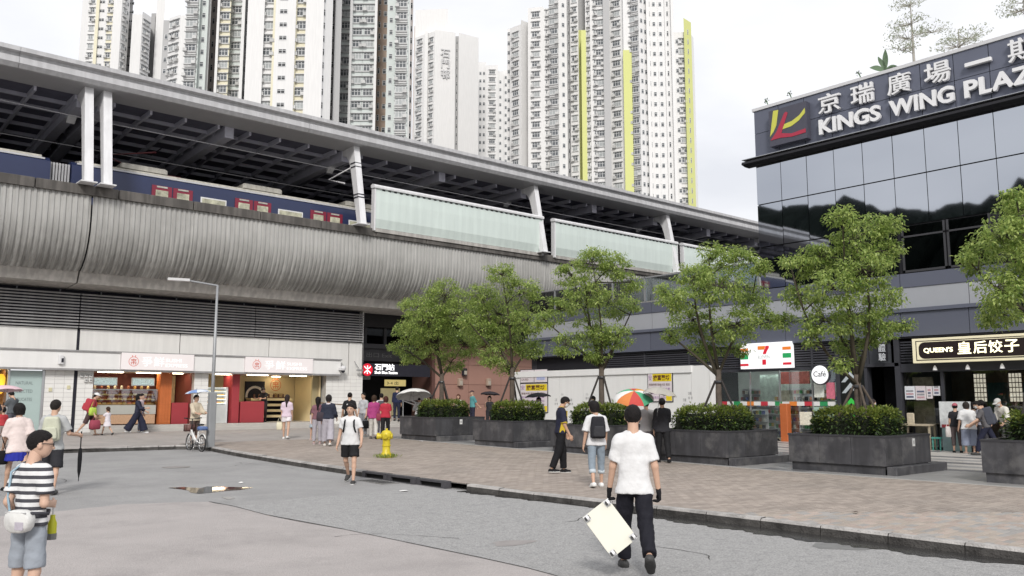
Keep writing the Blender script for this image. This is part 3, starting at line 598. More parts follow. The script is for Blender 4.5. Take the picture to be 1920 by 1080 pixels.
# right shop: upright fridges, red counter, round emblem, gold panel, black poster
fr = thing('chilled_display', (15.8, Vf + .8, z0), 'upright open chiller with lit shelves in the right shop', 'fridge')
MB().box(15.3, 16.35, Vf + .95, Vf + 1.4, z0, 2.35).build('back', m_steel, fr); MB().box(15.3, 16.35, Vf + .55, Vf + .95, z0, z0 + .85).build('base', mat('chiller_base', (.55, .57, .56), .4), fr)
for i in range(5): MB().box(15.32, 16.33, Vf + .62, Vf + .95, z0 + .9 + i * .18, z0 + .93 + i * .18).build('shelf', mat('shelf_white', (.8, .85, .83), .3, emit=.5, var=.1), fr)
for i in range(4):
    for k in range(6): link('food_tray', random.choice(fme), fr, np.array([15.42 + k * .16, Vf + .78, z0 + .93 + i * .18]) - wpos(fr))
MB().box(15.28, 15.33, Vf + .5, Vf + 1.4, z0, 2.4).box(16.33, 16.38, Vf + .5, Vf + 1.4, z0, 2.4).build('side', m_white, fr)
MB().box(16.5, 16.85, Vf + .3, Vf + 1.4, z0, 3.0).build('red_pillar', m_redw, PB)
MB().cbox(16.95, 18.15, Vf + .35, Vf + 1.0, z0, z0 + 1.0, .02).build('red_counter', m_redw, PB)
EP = PV(517, 722, Vf + 2.93); PX0, PX1 = float(PV(460, 735, Vf + 3.05)[0]), float(PV(496, 735, Vf + 3.05)[0])
ps = thing('wall_poster', (17.5, Vf + 3.1, 2.0), 'black square poster with a pale ring behind the red counter', 'poster')
MB().box(PX0, PX1, Vf + 3.05, Vf + 3.14, 1.35, 2.75).build('board', m_deep, ps)
MB().add([((PX0 + PX1) / 2 + r_ * math.cos(t), Vf + 3.04, 2.0 + r_ * math.sin(t)) for t in np.linspace(-.9, 4.6, 30) for r_ in (.40, .52)], [(2 * i, 2 * i + 1, 2 * i + 3, 2 * i + 2) for i in range(29)]).build('ring', mat('ring_pale', (.65, .6, .55), .6, var=.3, sc_=9), ps)
def emblem(c, r, m, parent, th=.02):
    """round crab-like badge: ring, antennae and inner strokes"""
    x, y, z = c; mb = MB(); n = 28
    def ring(a, b):
        mb.add([(x + q * math.cos(t), y, z + q * math.sin(t)) for t in np.linspace(0, 2 * math.pi, n + 1) for q in (a, b)], [(2 * i, 2 * i + 1, 2 * i + 3, 2 * i + 2) for i in range(n)])
    ring(r * .9, r)
    for (x0, z0_, x1, z1_) in ((-.3, .92, -.45, 1.3), (.3, .92, .45, 1.3)): mb.box(x + x0 * r - .05 * r, x + x0 * r + .05 * r, y - .004, y, z + z0_ * r, z + z1_ * r)
    for (a0, b0, a1, b1) in ((-.55, .35, .55, .45), (-.5, .05, .5, .15), (-.6, -.3, .6, -.2), (-.06, -.6, .06, .6), (-.45, -.6, -.33, -.2), (.33, -.6, .45, -.2), (-.4, .15, -.28, .4), (.28, .15, .4, .4)): mb.box(x + a0 * r, x + a1 * r, y - .004, y, z + b0 * r, z + b1 * r)
    return mb.build('emblem', m, parent)
em = thing('wall_emblem', (EP[0], Vf + 3.0, EP[2]), 'orange round wall emblem on the lit cream wall', 'emblem')
MB().lathe([(.34, 0), (.34, .04), (.3, .06)], (0, 0, 0), 24).build('disc', mat('emblem_gold', (.75, .33, .05), .4), em, org=(0, 0, 0)).rotation_euler = (R(90), 0, 0)
emblem((EP[0], Vf + 2.93, EP[2]), .30, mat('emblem_red', (.6, .12, .03), .4), em)
MB().box(21.1, 21.16, Vf + .4, Vf + 3.1, z0, 3.0).build('partition', m_cream, PB); MB().box(20.75, 21.1, Vf + .5, Vf + .6, z0, 3.0).build('partition', mat('khaki_wall', (.36, .30, .17), .6), PB)
text('lettering', '壽司', (19.9, Vf + 3.18, 1.9), FACE_V, mat('gold_print', (.35, .2, .05), .5), PB, size=.3, ext=.01)
dk = thing('shop_shelf', (18.9, Vf + 1.6, z0), 'stack of cream shelves beside the server', 'shelf')
for i in range(4): MB().box(18.15, 20.4, Vf + 1.9, Vf + 2.5, z0 + .2 + i * .28, z0 + .32 + i * .28).build('shelf', m_cream, dk)
MB().box(18.15, 20.4, Vf + 2.5, Vf + 2.55, z0, z0 + 1.2).build('back', m_deep, dk)
for i in range(7): MB().lathe([(.05, 0), (.05, .16), (.02, .22)], (18.4 + i * .26, Vf + 2.1, z0 + 1.16), 8).build('bottle', mat('bottle_brown', (.12, .05, .03), .3), dk)
# shop signs
m_signp = mat('sign_pink', (.74, .69, .685), .4, emit=.16, var=.01); m_swhite = mat('sign_white', (.86, .86, .86), .4, emit=.25, var=0); m_sred = mat('sign_red', (.75, .16, .12), .4, var=0)
for i, (a, b) in enumerate(((11.28, 14.38), (16.81, 20.3))):
    t = thing('shop_sign', ((a + b) / 2, Vf - .3, 3.45), ('left' if i == 0 else 'right') + ' pale shop sign with red crab badge over the ' + ('food display' if i == 0 else 'red counter'), 'shop sign')
    MB().box(a, b, Vf - .36, Vf - .003, 3.10, 3.82).build('board', m_signp, t)
    w_ = b - a; emblem((a + w_ * .16, Vf - .366, 3.45), .21, m_sred, t)
    [text('character', ch, (a + w_ * (.27 + .165 * k), Vf - .36, 3.25), FACE_V, m_swhite, t, fit=(w_ * .145, .42), ext=.012) for k, ch in enumerate('爭鮮')]
    text('lettering', 'SUSHI', (a + w_ * .60, Vf - .36, 3.46), FACE_V, m_swhite, t, fit=(w_ * .22, .15), ext=.012, bold=.005); text('lettering', 'EXPRESS', (a + w_ * .60, Vf - .36, 3.24), FACE_V, m_swhite, t, fit=(w_ * .31, .15), ext=.012, bold=.005)
# cameras, lamps and boxes on the wall
def cctv(c, lb):
    t = thing('security_camera', c, lb, 'camera'); x, y, z = c
    MB().cbox(x - .10, x + .10, y - .1, y + .02, z - .18, z + .18, .02).build('housing', m_white, t); MB().box(x + .0, x + .085, y - .115, y - .1, z - .12, z + .05).build('lens', m_deep, t); return t
cctv((8.93, Vf - .3, 3.45), 'white box camera on the sign band above the tiled pier')
t = thing('security_camera', (21.95, Vf - .1, 3.4), 'cluster of dome cameras at the right end of the sign band', 'camera')
MB().tube([(21.97, Vf, 3.45), (21.97, Vf - .35, 3.45)], .03, 6).build('arm', m_white, t); MB().lathe([(.05, -.18), (.13, -.1), (.15, 0), (.12, .08), (.03, .12)], (21.97, Vf - .4, 3.42), 12).build('dome', m_white, t, smooth=True); MB().lathe([(.02, -.2), (.09, -.14), (.1, -.05)], (21.97, Vf - .4, 3.36), 12).build('lens', m_deep, t, smooth=True); MB().cbox(21.75, 21.9, Vf - .5, Vf - .3, 3.3, 3.42, .02).build('bullet', m_white, t)
t = thing('security_camera', (22.95, Vf, 3.4), 'small bracket camera on the white wall by the entrance', 'camera')
MB().tube([(22.85, Vf, 3.8), (22.9, Vf - .2, 3.55), (23.0, Vf - .25, 3.4)], .02, 6).build('bracket', m_slat, t); MB().cbox(22.85, 23.2, Vf - .34, Vf - .2, 3.28, 3.38, .02).build('housing', m_slat, t)
t = thing('meter_boxes', (10.05, Vf, 2.8), 'cluster of five small electric meters on the tiled pier', 'meters')
for i, (dx, dz) in enumerate(((0, 0), (.18, 0), (.36, 0), (.18, -.2), (.36, -.2))): o = MB().cbox(9.75 + dx, 9.89 + dx, Vf - .08, Vf - .002, 2.75 + dz, 2.9 + dz, .02).build('meter', mat('meter_grey', (.6, .6, .58), .5), t); MB().lathe([(.035, 0), (.035, .02)], (0, 0, 0), 10).build('dial', m_deep, o, org=(0, 0, 0)).location = (0, -.04, .075)
for k, u in enumerate((8.62, 9.3)): MB().box(u, u + .12, Vf - .03, Vf - .003, 2.15 + .1 * k, 2.3 + .1 * k).build('wall_notice', mat('notice_yellow', (.62, .58, .38), .6), PB)
t = thing('floodlight', PV(518, 558, 38.6), 'black floodlight under the viaduct beam above the louvres', 'floodlight'); q = PV(518, 558, 38.6)
MB().obox(q, (.32, 0, 0), (0, .2, .06), (0, -.03, .09)).build('head', m_deep, t); MB().box(q[0] - .03, q[0] + .03, q[1], q[1] + .1, q[2], q[2] + .25).build('bracket', m_deep, t)
# ---------------------------------------------------------------- station entrance
EN = thing('station_entrance', (26, 41, 0), 'dark recessed station entrance with steps beside the white tiled wall', 'entrance')
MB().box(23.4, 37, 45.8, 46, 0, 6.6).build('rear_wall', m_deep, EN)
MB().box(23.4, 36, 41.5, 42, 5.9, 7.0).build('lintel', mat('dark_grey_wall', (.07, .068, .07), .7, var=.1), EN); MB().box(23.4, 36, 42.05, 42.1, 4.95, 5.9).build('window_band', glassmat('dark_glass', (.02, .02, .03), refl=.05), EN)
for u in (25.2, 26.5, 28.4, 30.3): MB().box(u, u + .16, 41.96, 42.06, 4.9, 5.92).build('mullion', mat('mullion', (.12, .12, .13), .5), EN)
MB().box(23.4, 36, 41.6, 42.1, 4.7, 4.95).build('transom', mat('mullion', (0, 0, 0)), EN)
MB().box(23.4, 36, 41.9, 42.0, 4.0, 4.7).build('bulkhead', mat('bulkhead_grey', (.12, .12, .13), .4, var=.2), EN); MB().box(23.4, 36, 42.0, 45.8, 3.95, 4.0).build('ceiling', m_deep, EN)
text('lettering', '出口 Exit', (25.3, 41.88, 4.2), FACE_V, mat('dim_print', (.3, .3, .3), .5), EN, fit=(1.7, .28), ext=.005)
st = thing('station_sign', (24.9, 39.6, 3.4), 'lit station name sign with red round emblem', 'sign')
MB().box(23.5, 28.1, 39.62, 39.72, 3.08, 3.75).build('board', m_deep, st)
rd = MB().lathe([(.33, 0), (.33, .03), (.3, .035)], (0, 0, 0), 24).build('emblem_disc', mat('emblem_crimson', (.55, .012, .03), .4, emit=.5, var=0), st, org=(0, 0, 0)); rd.rotation_euler = (R(90), 0, 0); rd.location = (23.98 - 24.9, -.0, .0)
m_sglow = mat('sign_glow', (.9, .9, .9), .4, emit=.9, var=0)
mb = MB(); cx, cz = 23.98, 3.4; yy = 39.56
mb.box(cx - .025, cx + .025, yy - .006, yy, cz - .22, cz + .22)
for s in (-1, 1):
    for q in (-1, 1):
        pr = [(cx + s * r_ * math.sin(t), yy - .004, cz + q * (.25 - r_ * math.cos(t))) for t in np.linspace(0, 1.25, 7) for r_ in (.17, .215)]
        pr = [(x, y, z) for x, y, z in pr]; mb.add(pr, [(2 * i, 2 * i + 1, 2 * i + 3, 2 * i + 2) for i in range(6)])
mb.build('emblem_mark', m_sglow, st)
text('characters', '石門站', (24.45, 39.6, 3.40), FACE_V, m_sglow, st, fit=(1.25, .34), ext=.01, bold=.02); text('lettering', 'Shek Mun Station', (24.45, 39.6, 3.2), FACE_V, m_sglow, st, fit=(1.45, .15), ext=.01, bold=.008)
ex = thing('exit_sign', (28.2, 43.4, 2.6), 'yellow lit panel inside the dark station entrance', 'sign')
MB().box(27.55, 29.0, 43.4, 43.5, 2.62, 3.0).build('panel', mat('exit_yellow', (.62, .50, .20), .4, emit=.5, var=.05), ex); text('lettering', '3-4 出', (27.65, 43.39, 2.7), FACE_V, m_deep, ex, fit=(.8, .2), ext=.004); MB().box(27.6, 28.9, 43.9, 44.0, .8, 2.5).build('lit_recess', mat('recess_lit', (.55, .48, .28), .5, emit=.22, var=.15), ex)
for i, (u, z, w_, h_) in enumerate(((25.4, 2.2, .8, .7), (26.1, 3.0, .9, .35), (25.3, 1.5, .35, .2))): MB().box(u, u + w_, 44.2, 44.25, z, z + h_).build('notice_board', mat('notice_dim', (.22, .24, .22), .5, emit=.08 if i < 2 else 1.2, var=.5, sc_=12), EN)
m_stp = mat('step_stone', (0, 0, 0))
for i in range(3): MB().cbox(23.4, 28.3, 36.9 + i * .36, 41, zf - .05 + i * .155, zf + .12 + i * .155, .01).build('step', m_stp, EN)
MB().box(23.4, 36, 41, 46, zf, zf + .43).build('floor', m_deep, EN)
t = thing('handrail', (25.9, 37.2, zf), 'grey steel handrail at the station steps', 'handrail')
MB().tube([(25.6, 37.0, zf), (25.6, 37.0, zf + 1.0), (25.6, 39.3, zf + 1.45), (25.6, 39.3, zf + .4)], .035, 8).build('rail', m_steel, t); MB().tube([(26.1, 37.0, zf), (26.1, 37.0, zf + 1.0), (26.1, 39.3, zf + 1.45), (26.1, 39.3, zf + .4)], .035, 8).build('rail', m_steel, t)
t = thing('handrail', (21.0, 38.3, zf), 'bronze handrail frame at the right shop doorway', 'handrail')
m_brz = mat('bronze', (.22, .13, .06), .4, metal=.4)
MB().tube([(20.65, 38.5, zf + .27), (20.65, 38.5, zf + 1.2), (22.0, 38.5, zf + 1.1), (22.0, 38.5, zf + .14)], .03, 6).build('rail', m_brz, t)
# salmon panelled wall right of the entrance
SW = thing('salmon_wall', (33, 40, 0), 'salmon pink panelled wall right of the station entrance', 'wall')
m_sal = mat('salmon_panel', (.40, .23, .185), .5, var=.04, objr=.05)
MB().box(28.7, 44, 40.12, 40.4, 0, 5.2).build('backing', mat('salmon_joint', (.16, .075, .06), .8), SW)
for i in range(6):
    for j, (a, b) in enumerate(((zf, 1.55), (1.56, 2.7), (2.71, 3.85), (3.86, 4.9))): MB().box(28.72 + i * 2.5, 31.2 + i * 2.5, 40.08, 40.13, a, b - .01).build('panel', m_sal, SW)
MB().box(28.5, 28.72, 40.0, 42, 0, 5.2).build('end_pier', mat('salmon_dark', (.12, .06, .05), .6), SW)
for i, (x, y) in enumerate(((870, 697), (862, 716), (915, 716))):
    q = PV(x, y, 40.0); t = thing('wall_lamp', q, ['small dark spotlight high on the salmon wall', 'beige box lamp on the salmon wall, left of two', 'beige box lamp on the salmon wall, right of two'][i], 'wall lamp')
    MB().cbox(q[0] - .14, q[0] + .14, q[1] - .16, q[1] + .07, q[2] - .22, q[2] + .2, .03).build('body', m_deep if i == 0 else mat('lamp_beige', (.42, .33, .26), .5), t); MB().box(q[0] - .1, q[0] + .1, q[1] - .165, q[1] - .16, q[2] - .17, q[2] + .05).build('diffuser', mat('diffuser', (.5, .45, .38), .3), t)
# ================================================================= shopping centre on the right
Uf = 30.
m_pan = mat('slate_panel', (.135, .146, .19), .38, metal=.25, var=.03, sc_=.8, objr=.06)
m_satin = mat('satin_panel', (.46, .475, .51), .35, metal=.35, var=.03)
m_joint = mat('joint_dark', (.012, .012, .016), .7, var=0)
m_cglass = bpy.data.materials.new('curtain_glass'); m_cglass.use_nodes = True
_n = m_cglass.node_tree.nodes; _b = _n['Principled BSDF']; _b.inputs['Base Color'].default_value = (.43, .455, .50, 1); _b.inputs['Metallic'].default_value = 1.; _b.inputs['Roughness'].default_value = .025
m_lett = mat('letter_white', (.82, .82, .83), .4, var=.02)
PZ = thing('shopping_centre', (33, 8, 0), 'dark glass shopping centre with white rooftop lettering and shops below', 'building')
VR = -9.
def pz(name, m, v0, v1, z0, z1, u0=Uf, u1=Uf + .3, parent=None): return MB().box(u0, u1, v0, v1, z0, z1).build(name, m, parent or PZ)
# core volumes behind the skin
pz('core', m_joint, VR, 19.3, 4.0, 13.6, Uf + .4, 60); pz('core', m_joint, 19.3, 33.5, 4.0, 6.2, Uf + .4, 60)
pz('roof_deck', m_beam, VR, 19.3, 13.6, 13.66, Uf + .3, 60)
pitch = 1.135; js = [19.36 - i * pitch for i in range(26)]
side = Matrix.Identity(4)
for a, b in zip(js[:-1], js[1:]):
    for z0, z1 in ((11.62, 12.70), (12.72, 13.68)): pz('fascia_panel', m_pan, b + .012, a - .012, z0, z1, Uf, Uf + .12)
pz('fascia_backing', m_joint, VR, 19.33, 11.5, 13.66, Uf + .05, Uf + .4)
MB().box(Uf + .1, 60, 19.30, 19.36, 4.0, 13.68).build('north_wall', m_pan, PZ)
for k in range(18):
    for z0, z1 in ((11.4, 13.6), (8.8, 11.35), (6.2, 8.75)): MB().box(Uf + .15 + k * 1.6, Uf + 1.73 + k * 1.6, 19.36, 19.40, z0, z1).build('north_panel', m_cglass if z1 < 11.4 else m_pan, PZ)
MB().box(Uf - .05, Uf + .5, VR, 19.42, 13.68, 13.80).build('coping', mat('coping', (.62, .62, .63), .5, var=.05), PZ)
MB().prism([(Uf - .45, 11.42), (Uf - .42, 11.52), (Uf, 11.6), (Uf + .1, 11.6), (Uf + .1, 11.36), (Uf - .2, 11.36)], 'y', VR, 19.75).build('cornice', m_joint, PZ, fix=True); MB().box(Uf - .44, Uf + .02, VR, 19.74, 11.603, 11.625).build('cornice_flashing', m_satin, PZ)
# curtain wall: each pane a piece of its own, very slightly out of true
def pane(v0, v1, z0, z1, u=Uf, name='glass_pane', m=m_cglass, j=.0028):
    o = MB().box(u, u + .02, v0 + .012, v1 - .012, z0 + .012, z1 - .012).build(name, m, PZ)
    o.rotation_euler = (0, random.uniform(-j, j) * .7, random.uniform(-j, j)); return o
for a, b in zip(js[:-1], js[1:]):
    for z0, z1 in ((9.72, 11.36), (7.95, 9.70), (6.25, 7.93)):
        if z0 < 6.5 and 10.5 < (a + b) / 2 < 13.6: continue
        pane(b, a, z0, z1)
pz('pane_backing', m_joint, VR, 19.3, 6.2, 11.4, Uf + .045, Uf + .4)
# the opening light with a frame
m_sg = glassmat('dark_clear_glass', (.16, .17, .18), refl=.12)
for v0, v1 in ((12.05, 13.55), (10.6, 12.0)):
    o = MB().box(Uf - .02, Uf + .03, v0, v0 + .07, 6.25, 7.93).box(Uf - .02, Uf + .03, v1 - .07, v1, 6.25, 7.93).box(Uf - .02, Uf + .03, v0, v1, 6.25, 6.33).box(Uf - .02, Uf + .03, v0, v1, 7.5, 7.56).build('window_frame', mat('frame_dark', (.05, .05, .055), .4), PZ)
    MB().box(Uf + .005, Uf + .02, v0 + .07, v1 - .07, 6.33, 7.9).build('pane', m_sg, o)
    for k in range(4): MB().box(Uf + .035, Uf + .042, v0 + .15 + k * .3, v0 + .4 + k * .3, 6.36, 6.5 + .1 * (k % 3)).build('interior_item', mat('item_grey', (.4, .4, .41), .6, objr=.4), o)
# satin spandrel, lip and dark band below
vv_ = VR
cells = []
while vv_ < 33.4: cells.append((vv_, min(vv_ + 2.27, 33.5))); vv_ += 2.27
for a, b in cells:
    pz('satin_panel', m_satin, a + .01, b - .01, 4.99, 5.72, Uf + .02, Uf + .2); pz('satin_panel', m_pan, a + .01, b - .01, 5.73, 6.22, Uf - .01, Uf + .2)
    pz('band_panel', m_pan, a + .01, b - .01, 4.0, 4.84, Uf - .12, Uf + .2)
pz('lip', m_pan, VR, 33.5, 4.85, 4.975, Uf - .2, Uf + .3); pz('band_soffit', m_joint, VR, 33.5, 3.94, 3.995, Uf - .08, Uf + 1.)
pz('band_backing', m_joint, VR, 33.5, 4.0, 6.2, Uf + .21, Uf + .4)
# terrace balustrade left of the glass block
for k in range(7):
    a = 19.5 + k * 2.0; pz('balustrade_pane', glassmat('balustrade_glass', (.55, .6, .62), refl=.15), a, a + 1.94, 6.3, 7.35, Uf + .1, Uf + .13); pz('balustrade_post', m_steel, a - .04, a + .02, 6.2, 7.4, Uf + .05, Uf + .12)
pz('balustrade_rail', m_steel, 19.4, 33.5, 7.36, 7.42, Uf + .05, Uf + .16)
# ---- rooftop lettering
SG = thing('rooftop_sign', (Uf - .1, 12, 12), 'white raised lettering of the shopping centre name on slate fascia', 'sign')
for ch, a, b in zip('京瑞廣場', (16.39, 15.06, 13.67, 12.35), (15.5, 14.19, 12.84, 11.48)): text('character', ch, (Uf - .12, a, 12.74), FACE_U, m_lett, SG, fit=(a - b, .76), ext=.07, bold=.008)
MB().cbox(Uf - .19, Uf - .05, 10.15, 10.99, 13.02, 13.15, .012).build('character', m_lett, SG)
text('character', '期', (Uf - .12, 9.64, 12.74), FACE_U, m_lett, SG, fit=(.86, .76), ext=.07, bold=.008)
for w_, a, b in (('KINGS', 16.4, 13.98), ('WING', 13.65, 11.4), ('PLAZA', 11.06, 8.3), ('1', 7.9, 7.65)): text('lettering', w_, (Uf - .12, a, 11.94), FACE_U, m_lett, SG, fit=(a - b, .6), ext=.07, bold=.03)
LG = thing('logo_sign', (Uf - .2, 17.65, 11.9), 'square logo box with yellow and red strokes beside the rooftop lettering', 'sign')
MB().box(Uf - .3, Uf - .005, 16.83, 18.48, 11.92, 13.40).build('box', mat('logo_dark', (.075, .075, .10), .4), LG)
m_ly, m_lr = mat('logo_yellow', (.60, .60, .10), .4, var=0), mat('logo_red', (.42, .035, .07), .4, var=0)
def lg(name, poly, m, off):      # poly in box fractions: 0..1 rightwards, 0..1 upwards
    MB().prism([(18.48 - 1.65 * x, 11.92 + 1.48 * z) for x, z in poly], 'x', Uf - .3 - off, Uf - .301).build(name, m, LG, fix=True)
lg('yellow_stroke', [(.02, .28), (.13, .98), (.27, .97), (.2, .55), (.12, .40)], m_ly, .012)
lg('red_stroke', [(.03, .17), (.2, .37), (.42, .82), (.47, .86), (.52, .82), (.40, .5), (.33, .30), (.6, .22), (.97, .26), (.97, .15), (.6, .13), (.3, .18)], m_lr, .017)
lg('yellow_swoosh', [(.36, .40), (.42, .53), (.62, .56), (.82, .66), (.97, .82), (.97, .68), (.8, .52), (.6, .42)], m_ly, .012)
# ---- convenience store
m_shopdark = mat('shopfront_dark', (.045, .046, .055), .4, var=.1)
C7 = thing('convenience_store', (Uf, 19, .2), 'convenience store front with full glass and striped band', 'shop')
zs = gh(19) + .13
for i in range(9): MB().box(Uf + .02, Uf + .12, 15.0, 28., 3.10 + i * .095, 3.155 + i * .095).build('louvre_slat', mat('louvre_dark', (.05, .05, .06), .5), C7)
MB().box(Uf + .2, Uf + .3, 15, 33, 3.0, 4.0).build('louvre_backing', m_joint, C7)
for v in (15.0, 17.2, 20.4, 23, 25.5): MB().box(Uf - .0, Uf + .14, v, v + .08, 3.0, 4.0).build('louvre_post', m_shopdark, C7)
gls = glassmat('store_glass', (.94, .97, .96), refl=.07)
for a, b in ((21.6, 20.1), (20.05, 18.75), (18.3, 17.35), (17.3, 16.35)):
    o = MB().box(Uf + .1, Uf + .12, b, a, zs + .08, 3.0).build('glass_pane', gls, C7); MB().box(Uf + .08, Uf + .14, b - .05, b, zs, 3.02).build('mullion', m_steel, o)
MB().box(Uf + .06, Uf + .16, 16.3, 21.7, 2.94, 3.08).box(Uf + .06, Uf + .16, 16.3, 21.7, zs, zs + .08).build('frame_rail', m_shopdark, C7)
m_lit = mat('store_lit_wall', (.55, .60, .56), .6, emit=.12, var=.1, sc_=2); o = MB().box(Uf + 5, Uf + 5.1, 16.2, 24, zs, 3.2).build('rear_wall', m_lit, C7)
MB().box(Uf + .2, Uf + 5, 16.2, 24, zs - .02, zs + .02).build('floor', mat('store_floor', (.5, .5, .48), .25), C7); MB().box(Uf + .2, Uf + 5, 16.2, 24, 3.1, 3.2).build('ceiling', mat('store_ceiling', (.7, .7, .7), .6), C7)
m_tubel = mat('cool_lamp', (.92, 1, .97), .5, emit=6., var=0)
for k in range(4):
    for j in range(2): MB().box(Uf + .9 + j * 1.9, Uf + 1.05 + j * 1.9, 16.6 + k * 1.5, 17.8 + k * 1.5, 3.06, 3.09).build('ceiling_light', m_tubel, C7)
pal = [mat('goods_' + str(i), c, .4, objr=.25) for i, c in enumerate([(.55, .05, .05), (.75, .72, .65), (.1, .3, .12), (.65, .45, .08), (.08, .12, .35), (.35, .2, .12), (.7, .3, .2), (.05, .05, .06)])]
gme = [MB().cbox(-.055, .055, -.055, .055, 0, .15, .012).mesh('goods', p) for p in pal]
for si, (u, a, b, n) in enumerate(((Uf + 1.0, 16.4, 18.0, 5), (Uf + 2.6, 16.5, 20.6, 6), (Uf + 1.3, 20.2, 21.5, 4), (Uf + 4.4, 17, 23.5, 7))):
    t = thing('store_shelf', (u, (a + b) / 2, zs), ['goods shelf right behind the glass of the convenience store, near the orange post', 'middle goods shelf inside the convenience store', 'short goods shelf at the left of the convenience store', 'goods shelf along the rear wall of the convenience store'][si], 'shelf', 'shelves inside the convenience store')
    MB().box(u + .2, u + .24, a, b, zs, zs + .3 * n).build('back', m_white, t)
    for k in range(n):
        MB().box(u - .1, u + .2, a, b, zs + .1 + k * .29, zs + .12 + k * .29).build('shelf_board', m_white, t)
        v = a + .1
        while v < b - .08: link('goods', random.choice(gme), t, np.array([u + .02, v, zs + .12 + k * .29]) - wpos(t)); v += random.choice((.13, .14, .15, .22))
# striped band on the glass, posters, hanging boards
for i, v in enumerate(np.arange(16.4, 21.5, .32)): MB().box(Uf + .085, Uf + .098, v, v + .32, 1.58, 1.74).build('stripe', [mat('stripe_white', (.75, .75, .73), .5), mat('stripe_green', (.03, .28, .10), .5), mat('stripe_white', 0), mat('stripe_red', (.5, .04, .06), .5), mat('stripe_white', 0), mat('stripe_orange', (.75, .25, .05), .5)][i % 6], C7)
for k, (v0, v1, z0, z1, c) in enumerate(((16.85, 17.25, 1.9, 2.45, (.7, .72, .65)), (16.40, 16.75, 1.85, 2.45, (.65, .18, .25)), (16.5, 17.3, 1.05, 1.55, (.35, .5, .42)), (17.4, 17.9, .85, 1.35, (.75, .72, .6)))): MB().box(Uf + .08, Uf + .096, v0, v1, z0, z1).build('poster', mat('poster_%d' % k, c, .5, var=.25, sc_=14), C7)
for k, (u, v0, v1, z0, z1, c) in enumerate(((1.6, 18.3, 19.6, 2.45, 2.95, (.38, .10, .08)), (2.2, 16.6, 18.2, 2.5, 3.0, (.12, .15, .2)), (3.0, 20.2, 21.5, 1.7, 2.9, (.5, .58, .52)), (2.0, 19.3, 20.0, 1.6, 2.2, (.4, .38, .3)))): MB().box(Uf + u, Uf + u + .05, v0, v1, z0, z1).build('hanging_board', mat('board_%d' % k, c, .5, var=.4, sc_=7), C7)
op = MB().cbox(Uf - .32, Uf - .02, 18.2, 18.52, zs, 1.66, .02).build('orange_post', mat('post_orange', (.48, .13, .04), .45, var=.1), label='orange square post by the convenience store door', cat='post')
for k in range(9): MB().prism([(18.0 + k * .22, zs + .01), (18.11 + k * .22, zs + .01), (18.19 + k * .22, zs + .1), (18.08 + k * .22, zs + .1)], 'x', Uf - .11, Uf - .10).build('hazard_stripe', mat('hazard_black', (.02, .02, .02), .6), C7)
MB().box(Uf - .10, Uf + .2, 17.9, 20.1, zs - .05, zs + .105).build('threshold', mat('threshold', (.55, .5, .35), .6), C7)
S7 = thing('store_sign', (Uf - .2, 19.1, 3.03), 'white lit store sign with a seven and orange, green and red stripes', 'sign')
MB().box(Uf - .25, Uf - .03, 17.96, 20.25, 3.04, 4.06).build('box', mat('store_sign_white', (.84, .84, .86), .4, emit=.35, var=0), S7)
m_o, m_g, m_r = mat('s_orange', (.75, .2, .03), .4, emit=.2, var=0), mat('s_green', (.02, .32, .10), .4, emit=.2, var=0), mat('s_red', (.62, .02, .04), .4, emit=.2, var=0)
for a, b in ((20.252, 19.88), (18.32, 17.958)):
    for z, hh, m_ in ((3.74, .12, m_o), (3.43, .18, m_g), (3.16, .09, m_r)): MB().box(Uf - .262, Uf - .251, b, a, z, z + hh).build('stripe', m_, S7)
def s7(name, poly, m_): MB().prism([(19.42 - x, 3.13 + z) for x, z in poly], 'x', Uf - .27, Uf - .251).build(name, m_, S7, fix=True)
s7('seven_bar', [(0, .66), (0, .80), (.34, .80), (.30, .66)], m_o); s7('seven_stroke', [(.36, .80), (.50, .80), (.50, .72), (.40, .58), (.36, .48), (.22, .48), (.28, .62), (.34, .7)], m_r); s7('seven_foot', [(.19, .06), (.19, .26), (.35, .26), (.35, .06)], m_r)
text('lettering', 'ELEVEN', (Uf - .255, 19.42, 3.44), FACE_U, mat('s_pale', (.55, .6, .56), .5, var=0), S7, fit=(.52, .12), ext=.006)
rs = thing('round_sign', (Uf - .1, 16.81, 2.74), 'round white illuminated cafe sign on the pillar', 'sign')
o = MB().lathe([(.33, 0), (.36, .02), (.36, .12), (.33, .14)], (0, 0, 0), 28).build('disc', mat('round_white', (.86, .87, .88), .4, emit=.3, var=0), rs, org=(0, 0, 0)); o.rotation_euler = (0, R(-90), 0); o.location = (0, 0, 0)
o = MB().lathe([(.362, .01), (.385, .01), (.385, .13), (.362, .13)], (0, 0, 0), 28).build('rim', m_shopdark, rs, org=(0, 0, 0)); o.rotation_euler = (0, R(-90), 0); o.location = (0, 0, 0)
text('lettering', 'Café', (Uf - .245, 17.06, 2.67), FACE_U, m_shopdark, rs, fit=(.5, .2), ext=.004)
